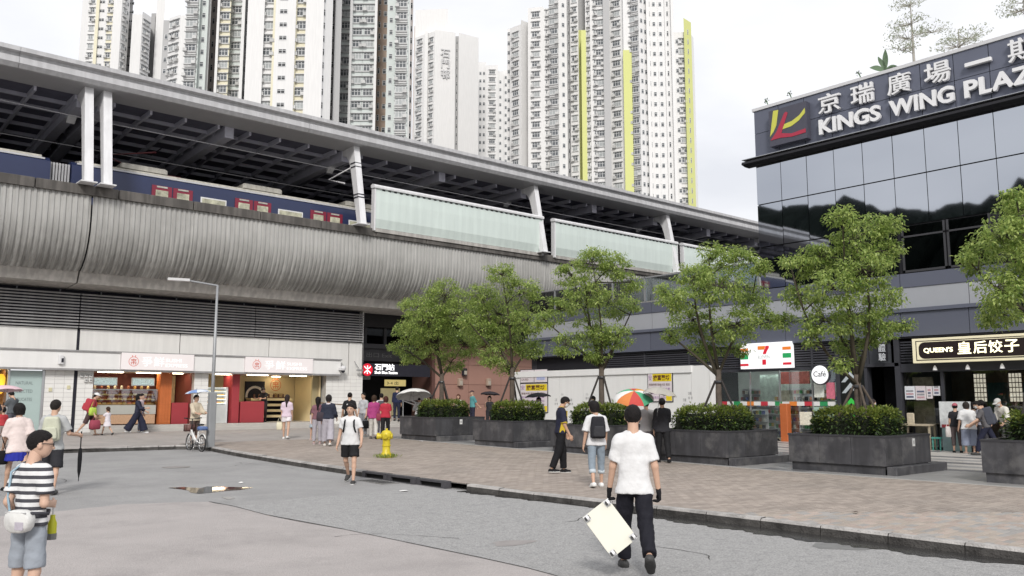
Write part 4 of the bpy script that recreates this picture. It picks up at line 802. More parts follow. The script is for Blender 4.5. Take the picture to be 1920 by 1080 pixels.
# fitness sign, dark doorway, vertical sign
MB().box(Uf - .02, Uf + .3, 16.14, 16.3, zs, 4.0).build('pillar', m_shopdark, PZ)
ft = thing('fitness_sign', (Uf, 15.7, zs), 'black panel with white and green arrows and lettering', 'sign')
MB().box(Uf + .02, Uf + .1, 15.2, 16.13, zs, 2.98).build('panel', mat('panel_black', (.012, .014, .014), .3), ft)
def arrow(z, m_, flip=1):
    MB().prism([(16.1, z), (15.75, z + .38 * flip), (15.4, z), (15.55, z), (15.75, z + .2 * flip), (15.95, z)], 'x', Uf + .008, Uf + .019).build('arrow', m_, ft, fix=True)
arrow(2.45, mat('arrow_pale', (.5, .55, .58), .4, var=.2)); arrow(2.05, mat('arrow_pale', 0)); arrow(1.5, mat('arrow_green', (.04, .42, .06), .4, emit=.2)); MB().prism([(16.05, .95), (15.6, .95), (15.3, 1.25), (15.7, 1.25)], 'x', Uf + .008, Uf + .019).build('arrow', mat('arrow_green', 0), ft, fix=True)
text('lettering', 'FITNESS', (Uf + .015, 16.12, 1.32), FACE_U, m_lett, ft, fit=(.86, .17), ext=.006, bold=.02)
MB().box(Uf + 1.5, Uf + 1.6, 13.9, 15.2, zs, 3.0).build('doorway_rear', m_joint, PZ); MB().box(Uf - .02, Uf + .3, 15.08, 15.19, zs, 4.0).build('pillar', m_shopdark, PZ); MB().box(Uf - .05, Uf + .3, 13.86, 14.05, zs, 4.0).build('pillar', m_shopdark, PZ)
MB().box(Uf - .05, Uf + .2, 13.9, 15.2, 2.98, 3.1).build('door_lintel', m_shopdark, PZ); MB().box(Uf + .05, Uf + .1, 14.2, 15.1, 3.1, 4.0).build('transom_panel', mat('transom', (.07, .075, .085), .3, var=.3, sc_=4), PZ)
vs_ = thing('vertical_sign', (Uf - .2, 14.36, 3.2), 'narrow vertical sign with white characters on black over the doorway', 'sign')
MB().box(Uf - .32, Uf - .22, 14.18, 14.50, 3.16, 4.5).build('board', m_joint, vs_)
for i, ch in enumerate('預約體驗'): text('character', ch, (Uf - .325, 14.47, 4.13 - i * .32), FACE_U, mat('grey_white', (.55, .57, .6), .5, var=.1), vs_, fit=(.26, .28), ext=.006, bold=.01)
# walls and lining between the shop units
MB().box(Uf + 5.15, Uf + 5.3, VR, 33.5, 0, 4.0).build('inner_wall', m_joint, PZ); MB().box(Uf + .3, Uf + .4, 24.1, 33.5, 0, 4.0).build('inner_wall', m_shopdark, PZ)
for v in (24.05, 16.14, 13.83): MB().box(Uf + .3, Uf + 5.1, v, v + .05, 0, 4.0).build('party_wall', m_shopdark, PZ)
# ---- restaurant
QR = thing('restaurant', (Uf, 10, .14), 'restaurant shopfront with dark frames under the gold sign', 'shop')
zq = .14
m_ri = mat('restaurant_wall', (.20, .15, .10), .6, var=.35, sc_=1.5); MB().box(Uf + 4, Uf + 4.1, 0, 13.8, zq, 3.0).build('rear_wall', m_ri, QR); MB().box(Uf + .3, Uf + 4, 0, 13.8, 2.95, 3.0).build('ceiling', m_shopdark, QR)
MB().box(Uf + .3, Uf + 4, 0, 13.8, zq - .02, zq + .02).build('floor', m_shopdark, QR)
for i in range(8): MB().box(Uf + .02, Uf + .12, 13.3, 13.84, 3.12 + i * .095, 3.17 + i * .095).build('louvre_slat', m_shopdark, QR)
for a, b in ((13.8, 12.55), (12.45, 9.9), (9.8, 7.4)):
    o = MB().box(Uf + .1, Uf + .12, b, a, .22, 2.78).build('glass_pane', gls, QR); MB().box(Uf + .05, Uf + .17, b - .1, b, zq, 2.9).build('mullion', m_shopdark, o)
MB().box(Uf + .0, Uf + .2, 0, 13.86, 2.76, 3.05).box(Uf + .05, Uf + .16, 0, 13.86, zq, .22).build('frame_rail', m_shopdark, QR)
for k in range(6): o = MB().lathe([(.015, .16), (.05, .1), (.075, 0)], (Uf - .2, 12.6 - k * 1.05, 2.80), 10).build('spotlight', mat('spot_white', (.7, .7, .7), .4, emit=.6 if k > 1 else .1), QR)
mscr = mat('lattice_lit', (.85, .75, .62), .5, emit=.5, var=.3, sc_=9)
for v in (11.75, 10.65, 9.75):
    t = thing('lattice_screen', (Uf + 1.2, v, 2), {11.75: 'left lit lattice screen inside the restaurant window', 10.65: 'middle lit lattice screen inside the restaurant window', 9.75: 'right lit lattice screen inside the restaurant window'}[v], 'screen', 'lattice screens in the restaurant')
    for i in range(4):
        for j in range(6): MB().box(Uf + 1.2, Uf + 1.22, v - .2 + i * .1, v - .13 + i * .1, 1.75 + j * .16, 1.88 + j * .16).build('pane', mscr, t)
    MB().box(Uf + 1.23, Uf + 1.26, v - .22, v + .22, zq, 2.75).build('frame', mat('dark_wood', (.05, .03, .02), .5), t)
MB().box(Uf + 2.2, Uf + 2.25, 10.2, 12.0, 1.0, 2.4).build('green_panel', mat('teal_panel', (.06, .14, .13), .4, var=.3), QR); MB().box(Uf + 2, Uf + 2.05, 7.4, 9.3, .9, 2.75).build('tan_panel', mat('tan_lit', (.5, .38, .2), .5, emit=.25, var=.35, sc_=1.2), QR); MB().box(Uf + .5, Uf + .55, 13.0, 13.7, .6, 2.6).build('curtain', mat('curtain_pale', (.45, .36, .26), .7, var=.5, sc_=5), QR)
MB().box(Uf + 2.0, Uf + 2.2, 8.2, 8.5, 2.0, 2.35).build('table_lamp', mat('warm_lamp', 0), QR)
for k, (v0, v1, z0, z1, c) in enumerate(((13.80, 13.45, 1.82, 2.28, (.72, .74, .78)), (13.43, 13.08, 1.80, 2.28, (.68, .62, .64)), (13.06, 12.86, 1.85, 2.27, (.72, .66, .68)), (12.84, 12.60, 1.95, 2.27, (.65, .65, .68)))):
    o = MB().box(Uf + .085, Uf + .097, v1, v0, z0, z1).build('notice', mat('notice_%d' % k, c, .6, var=.12, sc_=20), QR)
    for j in range(3): MB().box(Uf + .080, Uf + .0845, v1 + .05, v0 - .05, z0 + .06 + j * .1, z0 + .12 + j * .1).build('notice_print', mat('print_%d' % ((k + j) % 3), [(.12, .13, .2), (.5, .3, .33), (.3, .3, .32)][(k + j) % 3], .6, var=.4, sc_=30), o)
ds = thing('menu_stand', (Uf - .4, 11.9, zq), 'white menu stand by the restaurant door', 'menu stand')
MB().box(Uf - .5, Uf - .42, 11.45, 12.42, .9, 1.75).build('board', mat('menu_white', (.66, .68, .68), .5, var=.2, sc_=8), ds); MB().box(Uf - .49, Uf - .43, 11.5, 12.38, zq, .9).build('leg_panel', mat('menu_legs', (.2, .28, .28), .5, var=.3), ds); MB().box(Uf - .505, Uf - .5, 11.5, 12.37, .9, 1.0).build('red_strip', m_redw, ds)
tb = thing('side_table', (Uf - .3, 13.2, zq), 'pale wooden table in front of the restaurant window', 'table')
MB().cbox(Uf - .55, Uf - .02, 12.75, 13.75, .93, .99, .01).build('top', mat('pale_wood', (.42, .36, .26), .5, var=.1), tb)
for du in (-.5, -.08):
    for v in (12.8, 13.7): MB().box(Uf + du, Uf + du + .06, v - .03, v + .03, zq, .93).build('leg', mat('pale_wood', 0), tb)
cl = thing('card_stand', (Uf - .3, 13.45, .99), 'small beige card stand on the pale table', 'card stand')
MB().cbox(Uf - .33, Uf - .27, 13.35, 13.6, .99, 1.36, .02).build('card', mat('card_beige', (.5, .44, .33), .6, var=.3, sc_=12), cl)
sl = thing('green_stool', (Uf - .35, 12.65, zq), 'turquoise plastic stool by the menu stand', 'stool'); m_tq = mat('turquoise', (.10, .42, .34), .4)
MB().cbox(Uf - .55, Uf - .2, 12.42, 12.72, .52, .57, .01).build('seat', m_tq, sl)
for du in (-.53, -.25):
    for v in (12.45, 12.69): MB().tube([(Uf + du + .015, v, zq), (Uf + du + .03, v, .53)], .022, 6).build('leg', m_tq, sl)
MB().box(Uf - .2, Uf + .05, 7, 13.9, zq - .01, .16).build('doorstep', m_shopdark, QR)
QS = thing('restaurant_sign', (Uf - .4, 10, 3.0), 'long black restaurant sign with gold frame and glowing lettering', 'sign')
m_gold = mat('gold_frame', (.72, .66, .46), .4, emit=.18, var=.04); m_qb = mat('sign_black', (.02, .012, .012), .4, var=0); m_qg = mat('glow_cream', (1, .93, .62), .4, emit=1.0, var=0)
MB().box(Uf - .42, Uf - .14, 5., 13.22, 3.05, 3.88).build('box', m_gold, QS)
MB().box(Uf - .432, Uf - .421, 5, 13.10, 3.13, 3.80).build('liner', m_qb, QS); MB().box(Uf - .437, Uf - .4325, 5, 13.07, 3.16, 3.77).build('liner', m_gold, QS)
rr = .2; pl = [(13.0 - rr + rr * math.cos(t), 3.465 + (.28 - rr) * (1 if math.sin(t) >= 0 else -1) + rr * math.sin(t)) for t in np.linspace(R(-90), R(90), 12)] + [(5.0, 3.745), (5.0, 3.185)]
MB().prism(pl, 'x', Uf - .443, Uf - .4375).build('field', m_qb, QS, fix=True)
text('lettering', "QUEEN'S", (Uf - .45, 12.83, 3.36), FACE_U, m_qg, QS, fit=(.95, .19), ext=.012, bold=.02)
for ch, a in zip('皇后饺子', (11.73, 11.24, 10.78, 10.30)): text('character', ch, (Uf - .45, a, 3.30), FACE_U, m_qg, QS, fit=(.42, .40), ext=.012, bold=.012)
text('lettering', '· 茶餐', (Uf - .45, 9.68, 3.32), FACE_U, m_qg, QS, fit=(1.0, .3), ext=.012, bold=.01)
# ---------------------------------------------------------------- white hoarding round the works
HD = thing('hoarding', (27, 25, .25), 'white site hoarding behind the planters', 'hoarding'); Uh = 27.
m_hd = mat('hoarding_white', (.80, .797, .785), .5, var=.02, sc_=1.2, streak=.03)
vv_ = 19.8; hz = .2; ks = 0
wds = [.85, 1.55, 1.4, 1.55, 1.35, 1.5, 1.6, 1.55]
for wd in wds:
    MB().box(Uh, Uh + .08, vv_ + .008, vv_ + wd - .008, hz, 2.86 if ks else 3.12).build('panel', m_hd, HD); vv_ += wd; ks += 1
MB().box(Uh - .06, Uh + .14, 20.6, vv_, 2.862, 3.13).build('head_box', m_hd, HD); MB().box(Uh, Uh + .6, 19.72, 19.79, hz, 3.1).build('return_panel', m_hd, HD); MB().box(Uh, 29.9, vv_, vv_ + .07, hz, 3.1).build('return_panel', m_hd, HD)
def poster(name, a, b, z0, z1, lb, header=True):
    t = thing(name, (Uh, (a + b) / 2, z0), lb, 'poster')
    MB().box(Uh - .03, Uh - .002, b - .03, a + .03, z0 - .03, z1 + .03).build('frame', mat('poster_frame', (.03, .03, .035), .5), t); MB().box(Uh - .035, Uh - .0305, b, a, z0, z1).build('sheet', mat('poster_sheet', (.70, .64, .66), .5, var=.08, sc_=9), t)
    if header:
        h = (z1 - z0); MB().box(Uh - .039, Uh - .0355, b + .02, a - (a - b) * .2, z1 - .32, z1 - .02).build('header', mat('poster_yellow', (.78, .60, .02), .5, var=0), t); text('characters', '捷富藥坊', (Uh - .042, a - (a - b) * .23, z1 - .28), FACE_U, mat('poster_ink', (.10, .03, .02), .6, var=0), t, fit=((a - b) * .68, .22), ext=.002, bold=.02)
        text('character', '安', (Uh - .039, a - .04, z1 - .28), FACE_U, mat('poster_violet', (.35, .2, .4), .6, var=0), t, fit=((a - b) * .13, .22), ext=.002)
        for i in range(5):
            if z1 - .5 - i * .17 > z0 + .05: text('text_line', '營業時間 服務市民 電話' if i % 2 == 0 else '健康產品 中西成藥', (Uh - .037, a - .06, z1 - .50 - i * .17), FACE_U, mat('poster_violet', 0) if i else mat('poster_ink', 0), t, fit=((a - b) * .86, .10), ext=.001)
        MB().box(Uh - .039, Uh - .0355, b + .02, b + (a - b) * .25, z0 + .02, z0 + .28).build('sticker', mat('poster_yellow', 0), t)
    return t
V_ = lambda x: float(PU(x, 720, Uh)[1])
poster('poster', V_(977), V_(1027), 1.25, 2.55, 'tall yellow-headed poster at the left end of the hoarding'); poster('poster', V_(1216), V_(1261), 1.75, 2.86, 'yellow-headed poster on the hoarding by the umbrellas')
for i, (x0, x1) in enumerate(((977, 1002), (1003, 1027))):
    t = poster('poster', V_(x0), V_(x1), 2.62, 3.20, ['small white notice with three lines of lettering above the tall poster', 'small white notice with a pale blue picture above the tall poster'][i], False)
    if i == 0:
        for j, s in enumerate(('SORRY FOR', 'INCONVENIENCE', 'CAUSED')): text('text_line', s, (Uh - .037, V_(x0) - .06, 3.05 - j * .17), FACE_U, mat('poster_ink', 0), t, fit=(.5, .09), ext=.001)
    else: MB().box(Uh - .039, Uh - .0355, V_(x1) + .16, V_(x0) - .16, 2.72, 3.1).build('picture', mat('picture_blue', (.42, .46, .68), .5, var=.25, sc_=14), t)
for i, x in enumerate((1040, 1052, 1068, 1098, 1145, 1155, 1280, 1290, 972)): text('faint_print', random.choice(['安全', '工程', '小心', '注意']), (Uh - .006, V_(x), 1.75 + .25 * (i % 2)), FACE_U, mat('faint_ink', (.42, .42, .42), .7), HD, fit=(.16, .12), ext=.002); text('faint_print', random.choice(['第一期', '請勿', '進入']), (Uh - .006, V_(x), 1.58 + .25 * (i % 2)), FACE_U, mat('faint_ink', 0), HD, fit=(.2, .1), ext=.002)
# ---------------------------------------------------------------- wooded hill across the road (behind the viewer, mirrored in the glass)
mb = MB(); nu, nv = 12, 420; v = []; rg = RNG.normal(0, 1, (nu + 1, nv + 1)); ph = RNG.uniform(0, 6.28, 6); tre = RNG.uniform(0, 1, nv + 1)
for i in range(nu + 1):
    for j in range(nv + 1):
        y = -60 + j * 1.1; t = i / nu; ridge = 52 + 4 * math.sin(y * .021 + ph[0]) + 2.5 * math.sin(y * .055 + ph[1]) + 1.3 * math.sin(y * .14 + ph[2]) + 1.6 * math.sin(y * .45 + ph[3]) * tre[j // 9] + 1.2 * math.sin(y * 1.1 + ph[4]) * tre[j // 5]
        v.append((-95 - t * 70 + rg[i, j] * .8, y, ridge * math.sin(t * math.pi / 2) ** .8 + rg[i, j] * .5 * (t > 0) - .5))
f = [(i * (nv + 1) + j, i * (nv + 1) + j + 1, (i + 1) * (nv + 1) + j + 1, (i + 1) * (nv + 1) + j) for i in range(nu) for j in range(nv)]
mb.add(v, f).build('hill', mat('hill_forest', (.010, .014, .012), .95, spec=.05, var=.3, sc_=.12), kind='structure', label='dark wooded hill across the road', fix=True)
# ================================================================= housing towers behind the station
m_tw = mat('tower_white', (.74, .735, .725), .75, var=.02, sc_=.05, streak=.05); m_tgr = mat('tower_grey', (.42, .42, .42), .75, var=.03, sc_=.05); m_tlg = mat('tower_pale_green', (.60, .645, .625), .75, var=.03, sc_=.05); m_tyl = mat('tower_cream', (.72, .68, .52), .75, var=.02)
m_tlime = mat('tower_lime', (.60, .62, .24), .7, var=.04, sc_=.04); m_tbr = mat('tower_brown', (.40, .31, .25), .8, var=.3, sc_=.4); m_tpk = mat('tower_pinkish', (.60, .55, .52), .8, var=.08, sc_=.3)
m_tgl = mat('tower_glass', (.10, .11, .12), .12, var=.3, sc_=.35, spec=.6); m_tgl2 = mat('tower_glass_pale', (.36, .38, .38), .2, var=.3, sc_=.35); m_tfr = mat('tower_window_frame', (.62, .63, .63), .5); m_ac = mat('aircon', (.52, .52, .51), .6, objr=.15); m_sh = mat('tower_ledge', (.56, .56, .555), .8); m_dw = mat('tower_dark_window', (.03, .032, .036), .3)
FH = 2.8
# window modules face local -y; x runs along the wall, origin at the middle of the sill
def wmod(w_, h, n, ledge=True, ac=0, dark=False, bay=0., pale=False):
    mb = MB(); y0 = -bay
    if bay: mb.box(-w_ / 2 - .12, w_ / 2 + .12, -bay + .02, .05, -.75, h + .25, 4)
    mb.box(-w_ / 2, w_ / 2, y0 - .04, y0 + .05, 0, h, 3 if dark else (5 if pale else 0))
    for i in range(n + 1): x = -w_ / 2 + i * w_ / n; mb.box(x - .05, x + .05, y0 - .09, y0, 0, h, 1)
    for z in (0, h * .68, h): mb.box(-w_ / 2, w_ / 2, y0 - .08, y0, z - .045, z + .045, 1)
    if ledge: mb.box(-w_ / 2 - .3, w_ / 2 + .3, y0 - .35, y0 + .05, h + .1, h + .24, 4); mb.box(-w_ / 2 - .25, w_ / 2 + .25, y0 - .22, y0 + .05, -.28, -.14, 4)
    if ac: mb.box(-w_ / 2 * ac * .9 - .4, -w_ / 2 * ac * .9 + .4, y0 - .62, y0 - .1, -.1, .5, 2); mb.box(-w_ / 2 * ac * .9 - .5, -w_ / 2 * ac * .9 + .5, y0 - .65, y0, -.2, -.1, 4)
    return mb.mesh('window', [m_tgl, m_tfr, m_ac, m_dw, m_sh, m_tgl2])
WM = {'w': [wmod(2.0, 1.35, 3, True, 1), wmod(2.0, 1.35, 3, True, -1), wmod(2.0, 1.35, 3, True, 0), wmod(2.0, 1.35, 3, True, 1, pale=True)], 'n': [wmod(1.3, 1.3, 2, True, 1), wmod(1.3, 1.3, 2, True, -1), wmod(1.3, 1.3, 2, True, 0, pale=True)],
      's': [wmod(.75, 1.1, 1, False, 0)], 'd': [wmod(1.5, .85, 2, False, 0, True)], 't': [wmod(.45, 1.35, 1, False, 0, True)], 'b': [wmod(2.2, 1.4, 3, True, 1, bay=.5), wmod(2.2, 1.4, 3, True, 0, bay=.5), wmod(2.2, 1.4, 3, True, -1, bay=.5, pale=True)], 'p': [wmod(.4, 1.6, 1, True, -1)]}
def zat(x, y, d): return float(PD(x, y, d)[2])
def tower(lb, segs, ztop, phase=0., name='residential_tower', deep=16., ybase=None):
    """segs: (x0, depth0, x1, depth1, wall material, [(fraction along, kind), ...], top picture row or None); a wall strip between two sight lines, standing at its own distance"""
    c = PD((segs[0][0] + segs[-1][2]) / 2, 540, segs[0][1]); T = thing(name, (c[0], c[1], 0), lb, 'tower', 'housing towers behind the station')
    cnt = 0; rest = []
    for (x0, d0, x1, d1, m_, cols, top) in segs:
        def gp(x, d):      # foot of the sight line at level distance: the vertical edge really is vertical
            q = PD(x, 200, d); return np.array([q[0], q[1]])
        a, b = gp(x0, d0), gp(x1, d1); t = (b - a); L_ = np.linalg.norm(t); t /= L_; n_ = np.array([t[1], -t[0]])   # outward = towards the viewer
        if n_ @ (-fw[:2]) < 0: n_ = -n_
        zt = ztop if top is None else zat((x0 + x1) / 2, top, (d0 + d1) / 2)
        A, B = [p_ + deep * p_ / np.linalg.norm(p_) for p_ in (a, b)]
        v = [(p[0], p[1], z) for z in (0, zt) for p in (a, b, B, A)]
        MB().add(v, BOXF).build('wall', m_, T, fix=True)
        if not cols: continue
        yline = 88 + .234 * min(x0, x1)         # roof edge of the station hides everything lower
        zlo = zat((x0 + x1) / 2, yline + 25, (d0 + d1) / 2); k = int((zlo - phase) / FH)
        rz = math.atan2(t[1], t[0])
        if (np.array([math.sin(rz), -math.cos(rz)]) @ n_) < 0: rz += math.pi
        zhi = min(zt - 2.0, zat((x0 + x1) / 2, -30, (d0 + d1) / 2))
        while True:
            z = phase + k * FH + .9; k += 1
            if z > zhi: break
            for fr_, kind in cols:
                p = a + t * L_ * fr_
                rest.append((random.choice(WM[kind]), p[0], p[1], z, rz))
    random.shuffle(rest); o = wpos(T)
    rest.sort(key=lambda q: q[0] in WM['s'] + WM['t'])
    for i, (me, x, y, z, rz) in enumerate(rest[:300]): link('window', me, T, np.array([x, y, z]) - o, rz)
    if len(rest) > 300:
        mb = MB(); mi = []
        for me, x, y, z, rz in rest[300:]:
            cs, sn = math.cos(rz), math.sin(rz); base = len(mb.v); mb.v += [(x + cs * q.co[0] - sn * q.co[1], y + sn * q.co[0] + cs * q.co[1], z + q.co[2]) for q in me.vertices]
            for p in me.polygons: mb.f.append(tuple(i + base for i in p.vertices)); mb.m.append(p.material_index)
        mb.build('window', [m_tgl, m_tfr, m_ac, m_dw, m_sh, m_tgl2], T, kind='stuff')
    return T
W = m_tw
D = 250
tower('white tower at the far left with dark stair windows', [
    (141, D, 153, D - 1, W, [], None), (153, D - 1, 168, D - 1, W, [(.55, 'n')], None), (168, D - 1.5, 174, D - 1.5, m_tyl, [], None), (174, D - 1, 190, D - 1, W, [(.35, 'd')], None), (190, D - 1, 201, D - 1, m_tyl, [(.5, 'n')], None),
    (201, D - 2, 217, D - 2, W, [], None), (217, D - 2, 232, D + 2, W, [(.35, 'n'), (.75, 's')], None), (232, D + 6, 238, D + 6, m_tgr, [(.5, 'd')], None), (238, D, 257, D, W, [], 16), (257, D, 274, D + 4, W, [(.3, 'n'), (.72, 'n')], 16), (274, D + 12, 282, D + 12, m_tgr, [], 14), (281, D + 14, 296, D + 14, m_tgr, [(.5, 's')], 14), (283, D + 8, 299, D + 8, W, [], -40)], 150)
D = 184
tower('pale green bay-window tower left of the white slab tower', [
    (298, D + 12, 311, D + 12, m_tgr, [(.5, 's')], 28), (309, D + 6, 330, D + 4, W, [(.28, 'n'), (.72, 'n')], 20), (330, D, 343, D, W, [], 18), (342, D - 1, 366, D - 1, m_tlg, [(.45, 'b')], None), (366, D + .5, 382, D + .5, m_tlg, [(.5, 's')], None), (382, D + 2, 387, D + 2, W, [], None), (386, D + 10, 400, D + 10, m_tpk, [(.5, 't')], None),
    (399, D, 404, D, W, [], None), (403, D + 1, 425, D + 1, m_tyl, [(.5, 'w')], None), (425, D + 4, 448, D + 4, m_tlg, [(.5, 'w')], None), (446, D - 1, 452, D - 1, W, [], None), (451, D + 4, 459, D + 4, m_tgr, [(.7, 't')], None)], 125)
D = 170
tower('tall white slab tower with a column of dark stair windows', [
    (457, D, 489, D, W, [], None), (489, D + 1, 507, D + 1, W, [(.5, 'w')], None), (506, D + .5, 511, D + .5, m_tyl, [], None), (510, D, 549, D, W, [(.4, 'd')], None), (546, D + .5, 551, D + .5, m_tyl, [], None), (550, D + 1, 569, D + 1, m_tyl, [(.5, 'w')], None), (568, D, 602, D, W, [], None), (602, D + 1, 619, D + 3, W, [(.05, 't')], None), (618, D + 8, 627, D + 8, m_tgr, [(.3, 't')], None), (624, D + 6, 636, D + 6, m_tgr, [], None)], 110)
D = 186
tower('greenish white tower with many air conditioners, right of the slab tower', [
    (634, D + 4, 654, D + 4, m_tlg, [(.55, 'w')], None), (652, D, 657, D, W, [], None), (656, D + 1, 678, D + 1, m_tlg, [(.5, 'w')], None), (677, D + 1, 700, D + 1, m_tlg, [(.5, 'w')], None), (699, D, 704, D, W, [], None), (703, D + 10, 725, D + 10, m_tbr, [(.25, 't'), (.75, 's')], None), (723, D + 1, 738, D + 1, m_tlg, [(.5, 's')], None), (738, D - .5, 764, D - .5, m_tlg, [(.5, 'b')], None), (763, D + .5, 767, D + .5, W, [], None), (767, D + 6, 772, D + 6, m_tpk, [(.4, 't')], None)], 120)
D = 272
T = tower('white tower with three grey characters on its blank wall', [
    (774, D + 6, 776, D + 6, m_tpk, [], 40), (776, D + 2, 795, D - 1, W, [(.5, 'w')], 60), (795, D - 1, 801, D - 1, W, [], 50), (800, D, 815, D - 2, W, [(.5, 'n')], 52), (814, D - 3, 853, D - 1, W, [], 50), (776, D + 4, 838, D + 3, W, [], 6), (852, D + 1, 860, D + 1, m_tgr, [(.5, 't')], 60), (859, D - 1, 897, D + 3, W, [], 58)], 100)
D = 300
tower('lower white tower seen between two taller ones', [(896, D, 911, D, W, [(.3, 's'), (.75, 's')], 112), (911, D - 1, 934, D - 1, W, [(.5, 'w')], 118), (934, D + 1, 944, D + 1, W, [(.4, 's')], 130), (943, D + 4, 956, D + 4, W, [(.4, 's')], 128)], 80)
p0 = PD(823, 72, D - 33)
for i, ch in enumerate('石門邨'):
    q = PD(825, 200, 269.25); q[2] = zat(825, 100 + i * 21, 269.25); s = text_mesh(ch, 3.2, .1, .05); s.materials.clear(); s.materials.append(mat('tower_letter', (.56, .56, .56), .7)); an = math.atan2(rt[1], rt[0]) + .29
    s.transform(Matrix.Rotation(an, 4, 'Z') @ FACE_V); link('character', s, T, q - wpos(T))
D = 228
tower('tall tower with lime green vertical stripes on the right', [
    (951, D + 12, 957, D + 12, W, [(.5, 's')], 45), (956, D + 8, 978, D + 5, m_tgr if 0 else W, [(.5, 'w')], 40), (977, D + 5, 991, D + 7, W, [], 30), (990, D, 1020, D - 1, W, [(.5, 'w')], 2), (1019, D - 1, 1031, D - 1, W, [(.5, 'p')], 4), (1030, D - 1.5, 1049, D - 2.5, W, [(.5, 'b')], None), (1048, D - 1, 1064, D, W, [(.55, 's')], None), (1063, D + 5, 1071, D + 5, m_tgr, [(.5, 't')], None), (1070, D + 3, 1086, D + 2, W, [(.5, 'n')], None),
    (1085, D + 5, 1091, D + 5, m_tlime, [], 48), (1091, D - 1, 1100, D - 1, m_tlime, [], 48), (1086, D + 6, 1100, D + 6, m_tgr, [], None), (1099, D, 1109, D - .5, W, [(.5, 'p')], None), (1108, D - 1, 1134, D - 2, W, [(.3, 'p'), (.68, 'w')], None), (1133, D - 3, 1145, D - 3, m_tgr, [], None), (1144, D, 1171, D - 2, W, [(.5, 'w')], None), (1170, D - 4, 1186, D - 4, m_tlime, [], 88), (1171, D - 3.4, 1185, D - 3.4, W, [], None), (1185, D - 3, 1199, D - 4, W, [(.5, 'b')], None), (1198, D - 4, 1216, D - 2, W, [(.4, 's'), (.8, 's')], None),
    (1215, D - 3, 1221, D - 3, W, [], None), (1220, D - 1, 1237, D - 1, W, [(.55, 's'), (.02, 't')], None), (1236, D - 1, 1250, D - 1, W, [(.4, 's')], None), (1249, D - 1, 1264, D - 1, W, [(.4, 't')], None), (1262, D - 2, 1267, D - 2, W, [], None), (1266, D + 4, 1287, D + 4, W, [(.3, 's'), (.7, 'n')], 52), (1286, D + 3, 1300, D + 6, m_tlime, [(.5, 't')], 28), (1299, D + 7, 1304, D + 9, W, [], 60)], 145)
# ================================================================= planters, hedges, trees
m_gran = mat('planter_granite', (.075, .075, .082), .42, var=.22, sc_=3.2, objr=.15, streak=.25, dark=(.19, .185, .18), darkamt=.45, darksc=1.6)
m_gcap = mat('planter_coping', (.05, .05, .056), .4, var=.15); m_soil = mat('soil', (.05, .038, .028), .95, var=.3, bump=1, bsc=30)
m_bark = mat('bark', (.115, .092, .075), .9, var=.3, sc_=9, bump=.8, bsc=40); m_twig = mat('twig', (.07, .06, .042), .9, var=.2)
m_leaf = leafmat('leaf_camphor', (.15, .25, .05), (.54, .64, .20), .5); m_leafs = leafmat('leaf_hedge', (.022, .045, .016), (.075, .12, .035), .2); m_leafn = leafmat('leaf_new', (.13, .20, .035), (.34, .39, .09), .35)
def unit(n):
    d = RNG.normal(0, 1, (n, 3)); return d / np.linalg.norm(d, axis=1)[:, None]
def leaf_mesh(name, pos, dirs, size, m, parent, org, width=.45, mats=None, midx=None):
    """one pointed, slightly folded leaf per position"""
    n = len(pos); s = size * RNG.uniform(.65, 1.2, n)[:, None]; up = unit(n) * .6 + np.array([0, 0, 1.]); side = np.cross(dirs, up); side /= np.linalg.norm(side, axis=1)[:, None] + 1e-9
    nn = np.cross(side, dirs); v = np.empty((n, 4, 3)); v[:, 0] = pos; v[:, 1] = pos + dirs * s * .5 + side * s * width * .5 + nn * s * .08; v[:, 2] = pos + dirs * s - nn * s * .06; v[:, 3] = pos + dirs * s * .5 - side * s * width * .5 + nn * s * .08
    v = v.reshape(-1, 3) - np.array(org); me = bpy.data.meshes.new(name); me.vertices.add(4 * n); me.vertices.foreach_set('co', v.ravel()); me.loops.add(4 * n); me.loops.foreach_set('vertex_index', np.arange(4 * n)); me.polygons.add(n); me.polygons.foreach_set('loop_start', np.arange(n) * 4); me.polygons.foreach_set('loop_total', np.full(n, 4)); 
    for q in ([m] if mats is None else mats): me.materials.append(q)
    if midx is not None: me.polygons.foreach_set('material_index', midx)
    me.update(calc_edges=True); return link(name, me, parent, np.array(org) - wpos(parent))
def limb(mb, a, b, r0, r1, sag=.0, n=5, seg=6):
    a, b = np.array(a, float), np.array(b, float); L_ = np.linalg.norm(b - a); pts = []; off = RNG.normal(0, .05, 3) * L_
    for i in range(n + 1):
        t = i / n; p = a + (b - a) * t + off * math.sin(t * math.pi); p[2] += sag * L_ * math.sin(t * math.pi); pts.append(p)
    mb.tube(pts, [r0 + (r1 - r0) * i / n for i in range(n + 1)], seg)
    return pts
